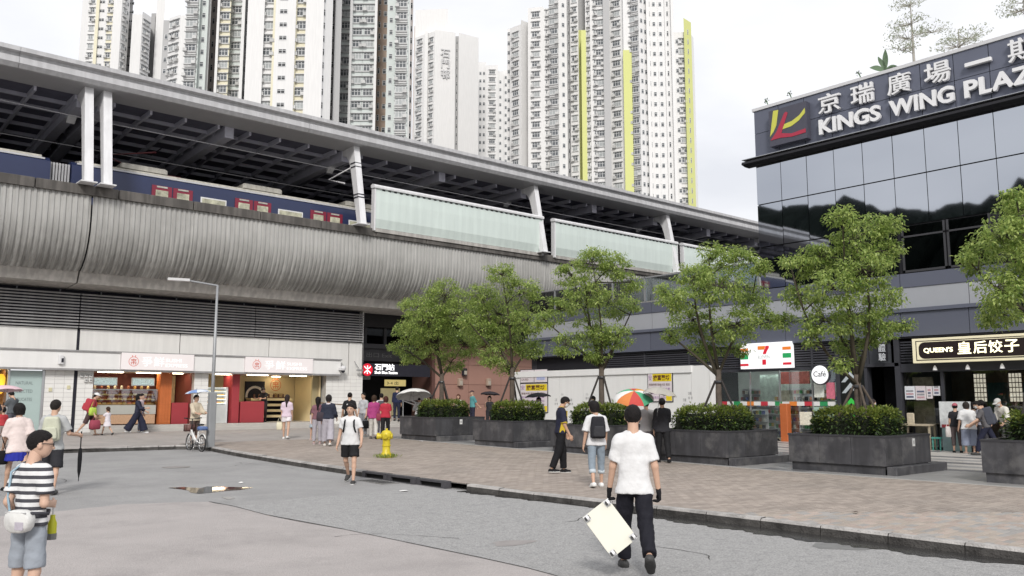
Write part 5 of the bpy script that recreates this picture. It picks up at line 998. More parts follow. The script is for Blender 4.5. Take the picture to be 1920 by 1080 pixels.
def tree(base, fork_h, blobs, lb, dens=1., stake=True, nstake=3, dark_stake=True):
    base = np.array(base, float); d0 = depth(base + [0, 0, 2]); T = thing('tree', base, lb, 'tree', 'street trees in planters')
    cs = []
    for (x, y, r_) in blobs:
        rw = 1.12 * r_ * d0 / F; dd = RNG.uniform(-1, 1) * 1.15; cs.append((PD(x, y, d0 + dd), rw))
    fk = base + np.array([0, 0, fork_h]); tk = MB()
    tk.tube([base + [0, 0, -.1], base + [0, 0, .3], base + np.array([.02, .03, fork_h * .6]), fk], [.12, .095, .085, .08], 10); tk.build('trunk', m_bark, T, smooth=True)
    br = MB(); P, Dv = [], []
    # main limbs rise, then each clump is reached from the nearest limb point
    nodes = [fk]
    top = sorted(cs, key=lambda q: -q[0][2])
    mains = top[::max(1, len(top) // 5)][:6]
    for c, rw in mains: pts = limb(br, fk - [0, 0, random.uniform(0, .3)], c, .05, .014, .04, 6); nodes += pts[1:]
    for c, rw in cs:
        nd = min(nodes, key=lambda q: np.linalg.norm(q - c) + (2 if q[2] > c[2] else 0)); limb(br, nd, c, .022, .008, .05, 4, 5)
        k = max(6, int(36 * (rw / .5) ** 1.6))
        dirs = unit(k); rad = RNG.uniform(.35, 1., k) ** .6
        tips = c + dirs * (rad * rw)[:, None] * np.array([1.1, 1.1, .85])
        for tp in tips:
            br.tube([c + RNG.normal(0, .02, 3), (c + tp) / 2 + [0, 0, .03], tp], [.007, .005, .003], 3, cap=False)
            m_ = int(RNG.integers(26, 46) * dens); rr = RNG.uniform(.14, .25); q = tp + unit(m_) * (RNG.uniform(0, 1, m_) ** .5 * rr)[:, None] * np.array([1, 1, .5]); dr = (q - tp) * 2.2 + unit(m_) * .35 + np.array([0, 0, -.22]); dr /= np.linalg.norm(dr, axis=1)[:, None]; P.append(q); Dv.append(dr)
    br.build('branches', m_twig, T, smooth=True)
    leaf_mesh('crown', np.vstack(P), np.vstack(Dv), .098, m_leaf, T, base)
    if stake:
        S = thing('tree_stakes', base, lb.split(' with ')[0].split(' whose ')[0] + ' support poles', 'support'); S['label'] = 'slanting poles propping the ' + lb
        for k in range(nstake):
            an = R(20 + 360 * k / nstake + 40 * random.random()); foot = base + np.array([math.cos(an) * .72, math.sin(an) * .72, .0]); hd = base + np.array([math.cos(an) * .09, math.sin(an) * .09, fork_h * .82]); MB().tube([foot, hd], .032, 7).build('pole', mat('stake_dark', (.035, .03, .028), .7, var=.2) if dark_stake else m_bark, S)
        MB().lathe([(.10, 0), (.115, .03), (.10, .07)], base + [0, 0, fork_h * .78], 10).build('binding', m_gcap, S)
    return T
def planter(u0, v0, wv, lb, hl, sticker=None):
    du = 2.3; z = gh(v0) + .13; h = .87; T = thing('planter', (u0 + du / 2, v0 + wv / 2, z), lb, 'planter', 'granite planters along the pavement')
    MB().box(u0 + .05, u0 + du - .05, v0 + .05, v0 + wv - .05, z - .05, z + .2).build('plinth', m_gran, T)
    n = 3
    for k in range(n): a, b = v0 + wv * k / n, v0 + wv * (k + 1) / n; MB().box(u0, u0 + .05, a + .004, b - .004, z + .2, z + h - .045).build('slab', m_gran, T); MB().box(u0 + du - .05, u0 + du, a + .004, b - .004, z + .2, z + h - .045).build('slab', m_gran, T)
    for k in range(n): a, b = u0 + .052 + (du - .104) * k / n, u0 + .052 + (du - .104) * (k + 1) / n; MB().box(a + .003, b - .003, v0, v0 + .05, z + .2, z + h - .045).build('slab', m_gran, T); MB().box(a + .003, b - .003, v0 + wv - .05, v0 + wv, z + .2, z + h - .045).build('slab', m_gran, T)
    MB().box(u0 - .01, u0 + .1, v0 - .01, v0 + wv + .01, z + h - .045, z + h).box(u0 + du - .1, u0 + du + .01, v0 - .01, v0 + wv + .01, z + h - .045, z + h).box(u0 + .1, u0 + du - .1, v0 - .01, v0 + .1, z + h - .045, z + h).box(u0 + .1, u0 + du - .1, v0 + wv - .1, v0 + wv + .01, z + h - .045, z + h).build('coping', m_gcap, T)
    MB().box(u0 + .055, u0 + du - .055, v0 + .055, v0 + wv - .055, z + .2, z + h - .06).build('soil', m_soil, T)
    MB().cbox(u0 + .02, u0 + du + .35, v0 - .22, v0 - .004, z - .05, z + .19, .01).build('side_ledge', m_gran, T)
    if sticker:
        o = MB().box(u0 + sticker, u0 + sticker + .12, v0 - .012, v0 - .0015, z + .6, z + .78).build('sticker', mat('sticker_white', (.75, .75, .74), .5, var=.02), T)
        MB().box(u0 + sticker + .03, u0 + sticker + .09, v0 - .014, v0 - .0125, z + .65, z + .73).build('sticker_print', mat('faint_ink', 0), o)
    # hedge: leaves crowded near the surface of a rounded block
    H = thing('hedge', (u0 + du / 2, v0 + wv / 2, z + h - .06), hl, 'hedge', 'clipped hedges in the planters')
    c = np.array([u0 + du / 2, v0 + wv / 2, z + h + .20]); hx = np.array([du / 2 - .34, wv / 2 - .22, .40])
    MB().cbox(*[float(t) for t in (c[0] - hx[0] * .8, c[0] + hx[0] * .8, c[1] - hx[1] * .82, c[1] + hx[1] * .82, z + h - .06, c[2] + .2)], .1).build('inner_twigs', mat('hedge_core', (.012, .016, .008), .95, var=.2), H)
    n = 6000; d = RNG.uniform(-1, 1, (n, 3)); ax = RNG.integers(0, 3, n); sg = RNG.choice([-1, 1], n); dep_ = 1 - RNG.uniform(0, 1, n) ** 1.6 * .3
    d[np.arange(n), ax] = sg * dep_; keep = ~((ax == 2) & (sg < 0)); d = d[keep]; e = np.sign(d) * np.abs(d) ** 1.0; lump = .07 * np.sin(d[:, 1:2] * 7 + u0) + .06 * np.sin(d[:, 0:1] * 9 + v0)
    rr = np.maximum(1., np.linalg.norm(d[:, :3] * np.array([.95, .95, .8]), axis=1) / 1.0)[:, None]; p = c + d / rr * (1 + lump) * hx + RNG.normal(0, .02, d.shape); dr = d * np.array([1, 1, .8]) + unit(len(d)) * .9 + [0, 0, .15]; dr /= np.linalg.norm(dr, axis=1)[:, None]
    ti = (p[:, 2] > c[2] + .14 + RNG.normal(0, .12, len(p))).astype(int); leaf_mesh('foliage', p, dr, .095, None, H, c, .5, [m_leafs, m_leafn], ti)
    for k in range(7): q = c + RNG.uniform(-1, 1, 3) * hx * .8; q[2] = z + h - .1; MB().tube([q, q + [RNG.normal(0, .1), RNG.normal(0, .1), .5]], .012, 4).build('stem', m_twig, H)
    return np.array([u0 + du / 2, v0 + wv / 2, z + h - .08])
PLS = [(18.95, 4.75, 2.45, 'dark granite planter cut by the right picture edge', 'low hedge at the right picture edge', None), (18.93, 9.2, 2.4, 'dark granite planter with white sticker, in front of the fitness sign', 'hedge with yellow tops in front of the fitness sign', 1.35), (18.55, 13.1, 2.52, 'dark granite planter in front of the convenience store', 'hedge in front of the convenience store glass', None),
       (18.5, 17.2, 2.4, 'dark granite planter behind the man in white carrying the board', 'hedge behind the woman with the black backpack', None), (18.5, 21.4, 2.1, 'dark granite planter below the tall poster', 'hedge beside the woman under the black umbrella', None), (18.5, 25.7, 2.35, 'dark granite planter with white sticker nearest the station entrance', 'hedge nearest the station entrance', 1.1)]
tops = [planter(*p) for p in PLS]
BL = [
 ([(1920, 400, 40), (1880, 440, 38), (1840, 470, 26), (1900, 490, 42), (1825, 500, 14), (1870, 540, 36), (1920, 560, 42), (1880, 590, 28), (1850, 598, 14), (1960, 450, 55), (1960, 540, 55), (1990, 500, 50), (1815, 488, 9), (1905, 370, 18)], 'tree cut by the right picture edge over the restaurant sign'),
 ([(1580, 405, 24), (1650, 425, 30), (1600, 450, 34), (1540, 480, 30), (1500, 500, 26), (1668, 470, 24), (1620, 510, 40), (1560, 540, 40), (1500, 555, 27), (1660, 560, 30), (1600, 590, 40), (1545, 600, 30), (1650, 615, 30), (1695, 605, 13), (1600, 645, 30), (1520, 630, 17), (1572, 685, 13), (1480, 488, 12), (1675, 430, 12)], 'tallest tree, crown in front of the glass building'),
 ([(1330, 485, 34), (1380, 490, 30), (1300, 520, 30), (1420, 500, 20), (1350, 540, 42), (1270, 560, 28), (1410, 560, 30), (1300, 600, 38), (1380, 610, 38), (1440, 600, 24), (1258, 630, 18), (1330, 650, 32), (1385, 655, 14), (1472, 600, 15), (1248, 545, 12)], 'broad tree left of the store sign'),
 ([(1110, 490, 30), (1150, 500, 28), (1070, 515, 24), (1182, 530, 20), (1100, 550, 36), (1150, 570, 32), (1050, 580, 28), (1020, 600, 18), (1110, 620, 36), (1160, 630, 24), (1060, 645, 24), (1120, 660, 22), (1190, 570, 12)], 'airy tree over the hoarding, in front of the pale green panels'),
 ([(940, 515, 26), (905, 560, 32), (975, 550, 32), (935, 590, 38), (990, 600, 30), (900, 620, 30), (955, 640, 34), (1000, 655, 22), (920, 670, 22), (875, 600, 14), (950, 690, 14)], 'tree in front of the salmon wall'),
 ([(835, 555, 34), (790, 580, 32), (862, 590, 36), (770, 620, 28), (815, 640, 38), (870, 645, 30), (770, 665, 22), (740, 650, 10), (845, 680, 22), (800, 600, 36), (760, 570, 12)], 'leftmost tree, nearest the station entrance')]
FK = [2.7, 1.5, 1.7, 1.9, 1.9, 1.75]
TX = [1962, 1608, 1345, 1124, 955, 822]
for i, ((bl, lb), tp) in enumerate(zip(BL, tops)):
    # trunk stands on the line of sight of the photographed trunk, inside its planter
    t = PG(TX[i], 760, 1.0); b = tp.copy()
    for s in np.linspace(-1, 1, 81):
        q = tp + np.array([0, s, 0]); wd = (q - CAM) @ fw; x = 960 + F * ((q - CAM) @ rt) / wd
        if abs(x - TX[i]) < 6: b = q; break
    tree(b, FK[i], bl, lb, 1.0 if i < 3 else .95, nstake=4 if i == 1 else 3, dark_stake=(i != 1))
# ---- plants on the roof of the shopping centre
m_leafp = leafmat('leaf_pale', (.38, .42, .30), (.58, .60, .50), .5)  # roof tree leaves and bark bleached in colour to imitate overexposure
def tier_tree(b, h, tiers, lb):
    b = np.array(b, float); T = thing('rooftop_tree', b, lb, 'tree', 'thin trees on the roof'); MB().tube([b, b + [0, 0, h]], [.05, .015], 6).build('trunk', mat('pale_bark', (.4, .38, .34), .8), T); br = MB(); P, Dv = [], []
    for (z, r_, off) in tiers:
        c = b + np.array([off * rt[0], off * rt[1], z])
        br.tube([b + [0, 0, z - .2], c], [.02, .01], 4, cap=False)
        for k in range(int(10 + 14 * r_)):
            an = random.uniform(0, 6.28); e = c + np.array([math.cos(an), math.sin(an), .15]) * r_ * random.uniform(.4, 1); br.tube([c - [0, 0, .08], e], [.012, .004], 3, cap=False); n = 15; P.append(e + unit(n) * np.array([.22, .22, .07])); q = unit(n) + [0, 0, .2]; Dv.append(q / np.linalg.norm(q, axis=1)[:, None])
    br.build('branches', mat('pale_bark', 0), T); leaf_mesh('crown', np.vstack(P), np.vstack(Dv), .10, m_leafp, T, b)
tier_tree(PU(1714, 118, 31.), 2.55, [(.55, .5, -.4), (1.0, .75, -.15), (1.55, .7, -.1), (2.3, .5, -.1), (1.25, .55, .75)], 'thin tiered tree standing on the shopping centre roof')
tier_tree(PU(1800, 100, 31.), .9, [(.3, .8, -.1), (.6, .75, .3)], 'low spreading shrub tree on the roof, right of the thin tiered tree')
tier_tree(PU(1925, 60, 31.), 2.0, [(.8, .9, -.2), (1.1, .8, .3), (1.6, .7, 0)], 'tiered tree at the right edge of the roof')
pm = thing('banana_plant', PU(1660, 132, 30.6), 'green banana-like plant at the roof edge', 'plant'); q0 = PU(1660, 132, 30.6)
for k, (dx, dz, ln) in enumerate(((-.6, .25, 1), (.05, 1.0, 1), (.5, .3, 1), (.75, .2, 1), (-.25, .7, 1))):
    mb = MB(); v = []
    for i in range(9):
        t = i / 8; c = q0 + np.array([rt[0] * dx * t, rt[1] * dx * t, dz * t - .15 * t * t]); wd = .11 * math.sin(math.pi * min(1, t * .9 + .1)); v += [c - np.array([rt[0], rt[1], 0]) * wd * (dz > .5) - [0, 0, wd * (dz <= .5)], c + np.array([rt[0], rt[1], 0]) * wd * (dz > .5) + [0, 0, wd * (dz <= .5)]]
    mb.add(v, [(2 * i, 2 * i + 1, 2 * i + 3, 2 * i + 2) for i in range(8)]).build('leaf', mat('palm_leaf', (.10, .16, .09), .5, var=.2), pm)
for i, (x, y) in enumerate(((1484, 180), (1440, 193), (1614, 142))):
    q = PU(x, y + 4, 30.2); T = thing('rooftop_sprig', q, ['small sprig on the roof edge above the logo box', 'tiny sprig at the left corner of the roof', 'small dark sprig left of the banana-like plant on the roof'][i], 'plant'); MB().tube([q, q + [0, .08, .22], q + [0, .16, .3]], [.02, .03, .008], 5).build('stem', mat('palm_leaf', 0), T)
    n = 20; leaf_mesh('leaves', q + np.array([0, .08, .2]) + unit(n) * .07, unit(n), .1, m_leafs, T, q)
# ================================================================= street furniture
q = PG(394, 838); z = q[2]; m_galv = mat('galvanised', (.33, .34, .35), .5, metal=.4, var=.06)
LP = thing('street_lamp', q, 'slim grey street lamp with short arm at the kerb corner', 'street lamp')
MB().tube([q, q + [0, 0, 2.6], q + [0, 0, 5.2]], [.07, .055, .038], 10).build('post', m_galv, LP, smooth=True); MB().cbox(q[0] - .11, q[0] + .11, q[1] - .11, q[1] + .11, z, z + 1.72, .02).build('control_cabinet', mat('cabinet_grey', (.30, .31, .32), .5, var=.08, streak=.15), LP)
e = PD(352, 527, depth(q) * 1.0); e = np.array([q[0] - .95, q[1] + .25, z + 5.3]); MB().tube([q + [0, 0, 5.18], e], [.03, .025], 6).build('arm', m_galv, LP); MB().obox(e - [.2, -.05, .0], (.32, -.08, 0), (.03, .11, 0), (0, 0, .04)).build('lantern', mat('lantern_grey', (.6, .6, .6), .4), LP)
q = PG(724, 858); z = q[2]; m_hy = mat('hydrant_yellow', (.62, .50, .03), .4, var=.12, sc_=9, dark=(.3, .24, .03), darkamt=.4, darksc=14)
HY = thing('fire_hydrant', q, 'yellow fire hydrant on the pavement with weeds round its foot', 'hydrant')
autosmooth(MB().lathe([(.18, 0), (.18, .05), (.14, .06), (.14, .12), (.11, .15), (.105, .30), (.12, .31), (.12, .345), (.105, .35), (.105, .49), (.13, .50), (.13, .53), (.145, .55), (.16, .60), (.145, .67), (.11, .72), (.05, .74)], q, 18).build('body', m_hy, HY), 45)
for (dx, dy, L_, r_) in ((-rt[0], -rt[1], .26, .085), (rt[0], rt[1], .17, .07), (-fw[0], -fw[1], .2, .06)): MB().tube([q + [0, 0, .58], q + np.array([dx * L_, dy * L_, .58])], r_ * .8, 12).tube([q + np.array([dx * (L_ - .07), dy * (L_ - .07), .58]), q + np.array([dx * L_, dy * L_, .58])], r_, 12).build('outlet', m_hy, HY)
MB().tube([q + [0, 0, .74], q + [0, 0, .79]], .035, 5).build('spindle', m_hy, HY)
for k in range(6): an = k * 1.05; MB().tube([q + [math.cos(an) * .16, math.sin(an) * .16, .05], q + [math.cos(an) * .16, math.sin(an) * .16, .075]], .018, 6).build('bolt', m_hy, HY)
n = 230; an = RNG.uniform(0, 6.28, n); rr = .16 + np.abs(RNG.normal(0, .10, n)); p = q + np.stack([np.cos(an) * rr, np.sin(an) * rr, np.zeros(n)], 1); dr = unit(n) * .45 + [0, 0, .8]; dr /= np.linalg.norm(dr, axis=1)[:, None]
wd = thing('weeds', q, 'green weeds growing round the foot of the yellow hydrant', 'weeds'); leaf_mesh('blades', p, dr, .13, m_leafn, wd, q, .14)
# ---- folding bicycle
def bicycle(q, yaw, lb):
    B = thing('bicycle', q, lb, 'bicycle', rz=yaw); m_wf = mat('bike_white', (.78, .78, .76), .3, var=.03); m_bk = mat('bike_black', (.02, .02, .022), .5); m_chr = mat('chrome', (.5, .5, .5), .25, metal=.8)
    def P(mb, name, m_, par=B): 
        me = mb.mesh(name, m_, True); return link(name, me, par)
    for x in (-.47, .47):
        t = MB(); n = 24; rr = .255
        t.tube([(x + rr * math.cos(a), 0, rr + rr * math.sin(a)) for a in np.linspace(0, 2 * math.pi, n + 1)], .022, 6, cap=False); wl = P(t, 'tyre', m_bk)
        t = MB().tube([(x + .225 * math.cos(a), 0, rr + .225 * math.sin(a)) for a in np.linspace(0, 2 * math.pi, n + 1)], .012, 5, cap=False); P(t, 'rim', m_chr, wl)
        t = MB().tube([(x, -.04, rr), (x, .04, rr)], .025, 8)
        for k in range(14): a = k * math.pi / 7; t.tube([(x, .015 * (-1) ** k, rr), (x + .225 * math.cos(a), 0, rr + .225 * math.sin(a))], .0025, 3, cap=False)
        P(t, 'hub_and_spokes', m_chr, wl)
        t = MB().tube([(x + .29 * math.cos(a), 0, rr + .29 * math.sin(a)) for a in np.linspace(.5 if x < 0 else .9, 2.6 if x < 0 else 2.9, 9)], .02, 5); P(t, 'mudguard', m_wf)
    P(MB().tube([(.36, 0, .62), (.05, 0, .36), (-.08, 0, .30)], [.035, .038, .035], 8).tube([(-.08, 0, .30), (-.47, .06, .255)], .014, 6).tube([(-.08, 0, .30), (-.47, -.06, .255)], .014, 6).tube([(-.08, 0, .28), (-.18, 0, .62)], .022, 8).tube([(-.17, 0, .52), (-.47, .06, .255)], .011, 6).tube([(-.17, 0, .52), (-.47, -.06, .255)], .011, 6).tube([(.36, 0, .66), (.39, 0, .52)], .028, 8), 'frame', m_wf)
    P(MB().tube([(.39, 0, .54), (.40, .05, .45), (.47, .055, .255)], .014, 6).tube([(.39, 0, .54), (.40, -.05, .45), (.47, -.055, .255)], .014, 6), 'fork', m_wf)
    P(MB().tube([(.37, 0, .62), (.33, 0, 1.0)], .018, 8), 'stem', m_bk); P(MB().tube([(.30, -.27, 1.03), (.33, -.1, 1.0), (.33, .1, 1.0), (.30, .27, 1.03)], .014, 7), 'handlebar', m_bk)
    for s in (-1, 1): P(MB().tube([(.305, s * .18, 1.025), (.30, s * .29, 1.032)], .019, 7), 'grip', m_bk)
    P(MB().tube([(-.18, 0, .60), (-.23, 0, .82)], .015, 7), 'seat_post', m_chr)
    P(MB().add([(-.40, -.09, .84), (-.40, .09, .84), (-.2, .07, .86), (-.05, .02, .85), (-.05, -.02, .85), (-.2, -.07, .86), (-.38, -.06, .80), (-.38, .06, .80), (-.1, 0, .80)], [(0, 5, 2, 1), (5, 4, 3, 2), (0, 1, 7, 6), (1, 2, 3, 8, 7), (0, 6, 8, 4, 5), (3, 4, 8), (6, 7, 8)]), 'saddle', m_bk)
    P(MB().tube([(-.08, -.03, .28), (-.08, .03, .28)], .075, 14), 'chainring', m_chr)
    for s in (-1, 1): o = P(MB().tube([(-.08, s * .05, .28), (-.08 + s * .1, s * .06, .28 - s * .1)], .01, 5), 'crank', m_chr); P(MB().obox((-.08 + s * .1, s * .11, .28 - s * .1), (.04, 0, 0), (0, .045, 0), (0, 0, .012)), 'pedal', m_bk, o)
    P(MB().box(.42, .66, -.14, .14, .60, .64).box(.42, .44, -.14, .14, .6, .82).box(.64, .66, -.14, .14, .6, .82).box(.42, .66, -.14, -.12, .6, .82).box(.42, .66, .12, .14, .6, .82), 'basket', mat('basket_brown', (.16, .08, .07), .6, var=.3))
    P(MB().tube([(-.06, .04, .29), (-.16, .16, .0)], .009, 5), 'kickstand', m_chr)
    P(MB().cbox(-.62, -.3, -.12, .12, .66, .78, .03), 'blue_bag', mat('blue_bag', (.10, .16, .34), .7, var=.4, sc_=12, coord='O')); return B
a_, b_ = PG(349, 843, 0), PG(378, 848, 0); c_ = (a_ + b_) / 2
bicycle((c_[0] + .05, c_[1], gh(c_[1])), math.atan2(-rt[1] * .75 + fw[1] * .8, -rt[0] * .75 + fw[0] * .8), 'white folding bicycle leaning by the kerb corner at the street lamp')
# ================================================================= people: smooth bodies grown from joints
def rc(P, a, b, ra, rb):
    ba = b - a; L2 = float(ba @ ba) + 1e-12; h = np.clip((P - a) @ ba / L2, 0, 1); d = P - a - h[:, None] * ba; return np.sqrt((d * d).sum(1)) - (ra + (rb - ra) * h)
def rcu(P, a, b): ba = b - a; return (P - a) @ ba / (float(ba @ ba) + 1e-12)
def ell(P, c, r): q = (P - c) / r; k0 = np.sqrt((q * q).sum(1)); k1 = np.sqrt(((q / r) ** 2).sum(1)) + 1e-9; return k0 * (k0 - 1) / k1
def smin(a, b, k=.03): h = np.clip(.5 + .5 * (b - a) / k, 0, 1); return b + (a - b) * h - k * h * (1 - h)
def rotx(a): c, s = math.cos(a), math.sin(a); return np.array([[1, 0, 0], [0, c, -s], [0, s, c]])
def rotz(a): c, s = math.cos(a), math.sin(a); return np.array([[c, -s, 0], [s, c, 0], [0, 0, 1]])
def roty(a): c, s = math.cos(a), math.sin(a); return np.array([[c, 0, s], [0, 1, 0], [-s, 0, c]])
def nets(f, lo, hi, h):
    """surface of f = 0 as quads (naive surface nets)"""
    lo = np.array(lo) - 1.6 * h; n = np.maximum(4, np.ceil((np.array(hi) + 1.6 * h - lo) / h).astype(int) + 1)
    g = np.stack(np.meshgrid(*[lo[i] + h * np.arange(n[i]) for i in range(3)], indexing='ij'), -1).reshape(-1, 3); V = f(g).reshape(n); I = V < 0
    cs = [(i, j, k) for i in (0, 1) for j in (0, 1) for k in (0, 1)]
    def sub(A, c): return A[c[0]:n[0] - 1 + c[0], c[1]:n[1] - 1 + c[1], c[2]:n[2] - 1 + c[2]]
    cnt = sum(sub(I, c).astype(np.int8) for c in cs); act = (cnt > 0) & (cnt < 8); idx = -np.ones(act.shape, int); A = np.argwhere(act); idx[act] = np.arange(len(A))
    if not len(A): return np.zeros((0, 3)), []
    vals = np.stack([V[A[:, 0] + c[0], A[:, 1] + c[1], A[:, 2] + c[2]] for c in cs], 1); acc = np.zeros((len(A), 3)); wt = np.zeros(len(A))
    for i, a in enumerate(cs):
        for j, b in enumerate(cs):
            if i < j and sum(abs(x - y) for x, y in zip(a, b)) == 1:
                va, vb = vals[:, i], vals[:, j]; m = (va < 0) != (vb < 0); t = np.where(m, va / np.where(m, va - vb, 1), 0); acc += m[:, None] * (np.array(a) + t[:, None] * (np.array(b) - np.array(a))); wt += m
    pos = lo + h * (A + acc / wt[:, None]); F_ = []
    for ax in range(3):
        e1, e2 = (ax + 1) % 3, (ax + 2) % 3; s0 = [slice(None)] * 3; s1 = [slice(None)] * 3; s0[ax] = slice(0, n[ax] - 1); s1[ax] = slice(1, n[ax]); a, b = I[tuple(s0)], I[tuple(s1)]; E = np.argwhere(a != b)
        E = E[(E[:, e1] > 0) & (E[:, e2] > 0) & (E[:, e1] < n[e1] - 1) & (E[:, e2] < n[e2] - 1)]; fl = a[tuple(E.T)]; q = []
        for d1, d2 in ((-1, -1), (0, -1), (0, 0), (-1, 0)): c = E.copy(); c[:, e1] += d1; c[:, e2] += d2; q.append(idx[tuple(c.T)])
        q = np.stack(q, 1); q = np.where(fl[:, None], q, q[:, ::-1]); F_.append(q[(q >= 0).all(1)])
    return pos, np.vstack(F_)
def wrink(P, amp, s=1., seed=0.):
    if not amp: return 0
    return amp * (np.sin(P[:, 2] * 38 * s + 7 * np.sin(P[:, 0] * 11 + seed) + 5 * P[:, 1]) * .6 + np.sin(P[:, 0] * 31 * s + 9 * P[:, 2] + seed * 2) * .3 + np.sin(P[:, 2] * 71 + P[:, 1] * 43 + seed) * .25)
SKIN = [(.56, .36, .26), (.50, .31, .215), (.60, .40, .30)]
def cloth(col, var=.06, rough=.8): k = 'cloth_%.2f_%.2f_%.2f' % tuple(col); return mat(k, col, rough, var=var, sc_=7, bump=.7, bsc=11, coord='O', spec=.2)
def striped(name, c1, c2, per, duty, off=0.):
    if name in MATS: return MATS[name]
    m = mat(name, c1, .8, var=.04, coord='O'); n = m.node_tree.nodes; L = m.node_tree.links; b = n['Principled BSDF']; src = b.inputs['Base Color'].links[0].from_socket; t = n.new('ShaderNodeTexCoord'); s = n.new('ShaderNodeSeparateXYZ'); L.new(t.outputs['Object'], s.inputs[0])
    a = n.new('ShaderNodeMath'); a.operation = 'MULTIPLY_ADD'; a.inputs[1].default_value = 1 / per; a.inputs[2].default_value = off + 10; L.new(s.outputs[2], a.inputs[0]); f = n.new('ShaderNodeMath'); f.operation = 'FRACT'; L.new(a.outputs[0], f.inputs[0]); g = n.new('ShaderNodeMath'); g.operation = 'LESS_THAN'; g.inputs[1].default_value = duty; L.new(f.outputs[0], g.inputs[0])
    mx = n.new('ShaderNodeMix'); mx.data_type = 'RGBA'; L.new(g.outputs[0], mx.inputs['Factor']); L.new(src, mx.inputs['A']); mx.inputs['B'].default_value = (*c2, 1); L.new(mx.outputs['Result'], b.inputs['Base Color']); return m
def at(x, dep, off=.13):
    """ground point on a sight line at a given distance"""
    d = ray(x, 700); d = d / (d @ fw); q = CAM + d * dep; return np.array([q[0], q[1], gh(q[1]) + off])
ARM0 = (4, 8, 12, 4); LEG0 = (0, 2, 2)
def person(pos, h, face, label, top=None, bottom=None, shoes=(.7, .7, .7), hair=('short', (.012, .010, .010)), la=ARM0, ra=ARM0, ll=LEG0, rl=LEG0, lean=0, twist=0, hpitch=0, hyaw=0, build=1., hs=1., vx=.02, skin=0, mask=None, gloves=None, cap=None, group='people on the street', curl=25, face_detail=False, foot=(0, 0), glasses=False, sit=0, lz=0.):
    """arms (forward, outward, elbow, inward) and legs (forward, outward, knee) in degrees; face: 0 walks away from the viewer, 90 to the picture's left"""
    S = h / 1.70; T_ = rotz(R(twist)) @ rotx(-R(lean)); pel = np.array([0, 0, .93]); tf = lambda v: pel + T_ @ np.array(v, float)
    sw = .152 * build; nb = tf((0, -.012, .50)); Hm = T_ @ rotz(R(hyaw)) @ rotx(-R(hpitch)); hc = nb + Hm @ np.array([0, .035, .158 + (hs - 1) * .08])
    J = {}
    for s, nm, A in ((-1, 'L', la), (1, 'R', ra)):
        p, ab, e, inn = [R(t) for t in A]; sh = tf((s * sw, 0, .425)); d1 = T_ @ rotx(p) @ np.array([s * math.sin(ab), 0, -math.cos(ab)]); el = sh + d1 * .285; d2 = T_ @ rotx(p + e) @ np.array([s * math.sin(ab - inn), 0, -math.cos(ab - inn)]); wr = el + d2 * .245; J['a' + nm] = (sh, el, wr, d2, d1)
    for s, nm, A, fp in ((-1, 'L', ll, foot[0]), (1, 'R', rl, foot[1])):
        p, ab, k = [R(t) for t in A]; hp = pel + rotz(R(twist * .5)) @ np.array([s * .088 * build, 0, -.03]); d1 = rotx(p) @ np.array([s * math.sin(ab), 0, -math.cos(ab)]); kn = hp + d1 * .42; d2 = rotx(p - k) @ np.array([s * math.sin(ab * .3), 0, -math.cos(ab * .3)]); an = kn + d2 * .40; fd = rotx(R(fp)) @ np.array([s * .12, .99, 0]); fu = rotx(R(fp)) @ np.array([0, 0, 1.]); J['l' + nm] = (hp, kn, an, fd, fu)
    low = min(min((an - fu * .075)[2], (an - fu * .075 + fd * .16)[2], (an - fu * .075 - fd * .06)[2]) for _, _, an, fd, fu in (J['lL'], J['lR'])); dz = -low + .004 + lz
    sh3 = np.array([0, 0, dz]); pel = pel + sh3; nb = nb + sh3; hc = hc + sh3
    for k in J: J[k] = tuple(q + sh3 for q in J[k][:3]) + J[k][3:]
    yaw = AZ - math.pi / 2 + R(face); O = thing('person', pos, label, 'person', group, rz=yaw); sk = mat('skin_%d' % skin, SKIN[skin], .5, var=.04, sc_=9, coord='O', spec=.3)
    def put(name, f, lo, hi, m, v=vx, parent=O):
        pos_, q = nets(f, lo, hi, v)
        if not len(pos_): return None
        me = bpy.data.meshes.new(name); me.from_pydata((pos_ * S).tolist(), [], q.tolist()); me.polygons.foreach_set('use_smooth', [True] * len(me.polygons)); me.materials.append(m); return link(name, me, parent)
    def TL(P): return (P - pel) @ T_            # into the torso frame
    def HL(P): return (P - hc) @ Hm / hs
    ZS = np.array([1, 1.45, 1.])
    def torso(P, o=0., hem=None):
        q = TL(P) * ZS; c = lambda *t: np.array(t) * ZS
        d = smin(smin(rc(q, c(0, -.01, .425), c(-.115 * build, -.005, .385), .078 + o, .066 + o), rc(q, c(0, -.01, .425), c(.115 * build, -.005, .385), .078 + o, .066 + o), .03), rc(q, c(0, .0, .36), c(0, .0, .14), .140 * build + o, .122 * build + o), .07)
        if hem is None: return smin(d, rc(q, c(-.055, -.015, -.02), c(.055, -.015, -.02), .118 * build + o, .118 * build + o), .06)
        return smin(smin(d, rc(q, c(0, 0, .15), c(0, -.005, hem), .138 * build + o, .150 * build + o), .05), rc(q, c(-.055 * build, -.012, min(hem, 0)), c(.055 * build, -.012, min(hem, 0)), .124 * build + o, .124 * build + o), .07)
    def arm(P, A, o=0., o2=None):
        sh, el, wr = A[:3]; o2 = o if o2 is None else o2
        return smin(rc(P, sh, el, .047 * build ** .5 + o, .038 + o), rc(P, el, wr, .038 + o2, .027 + o2), .015)
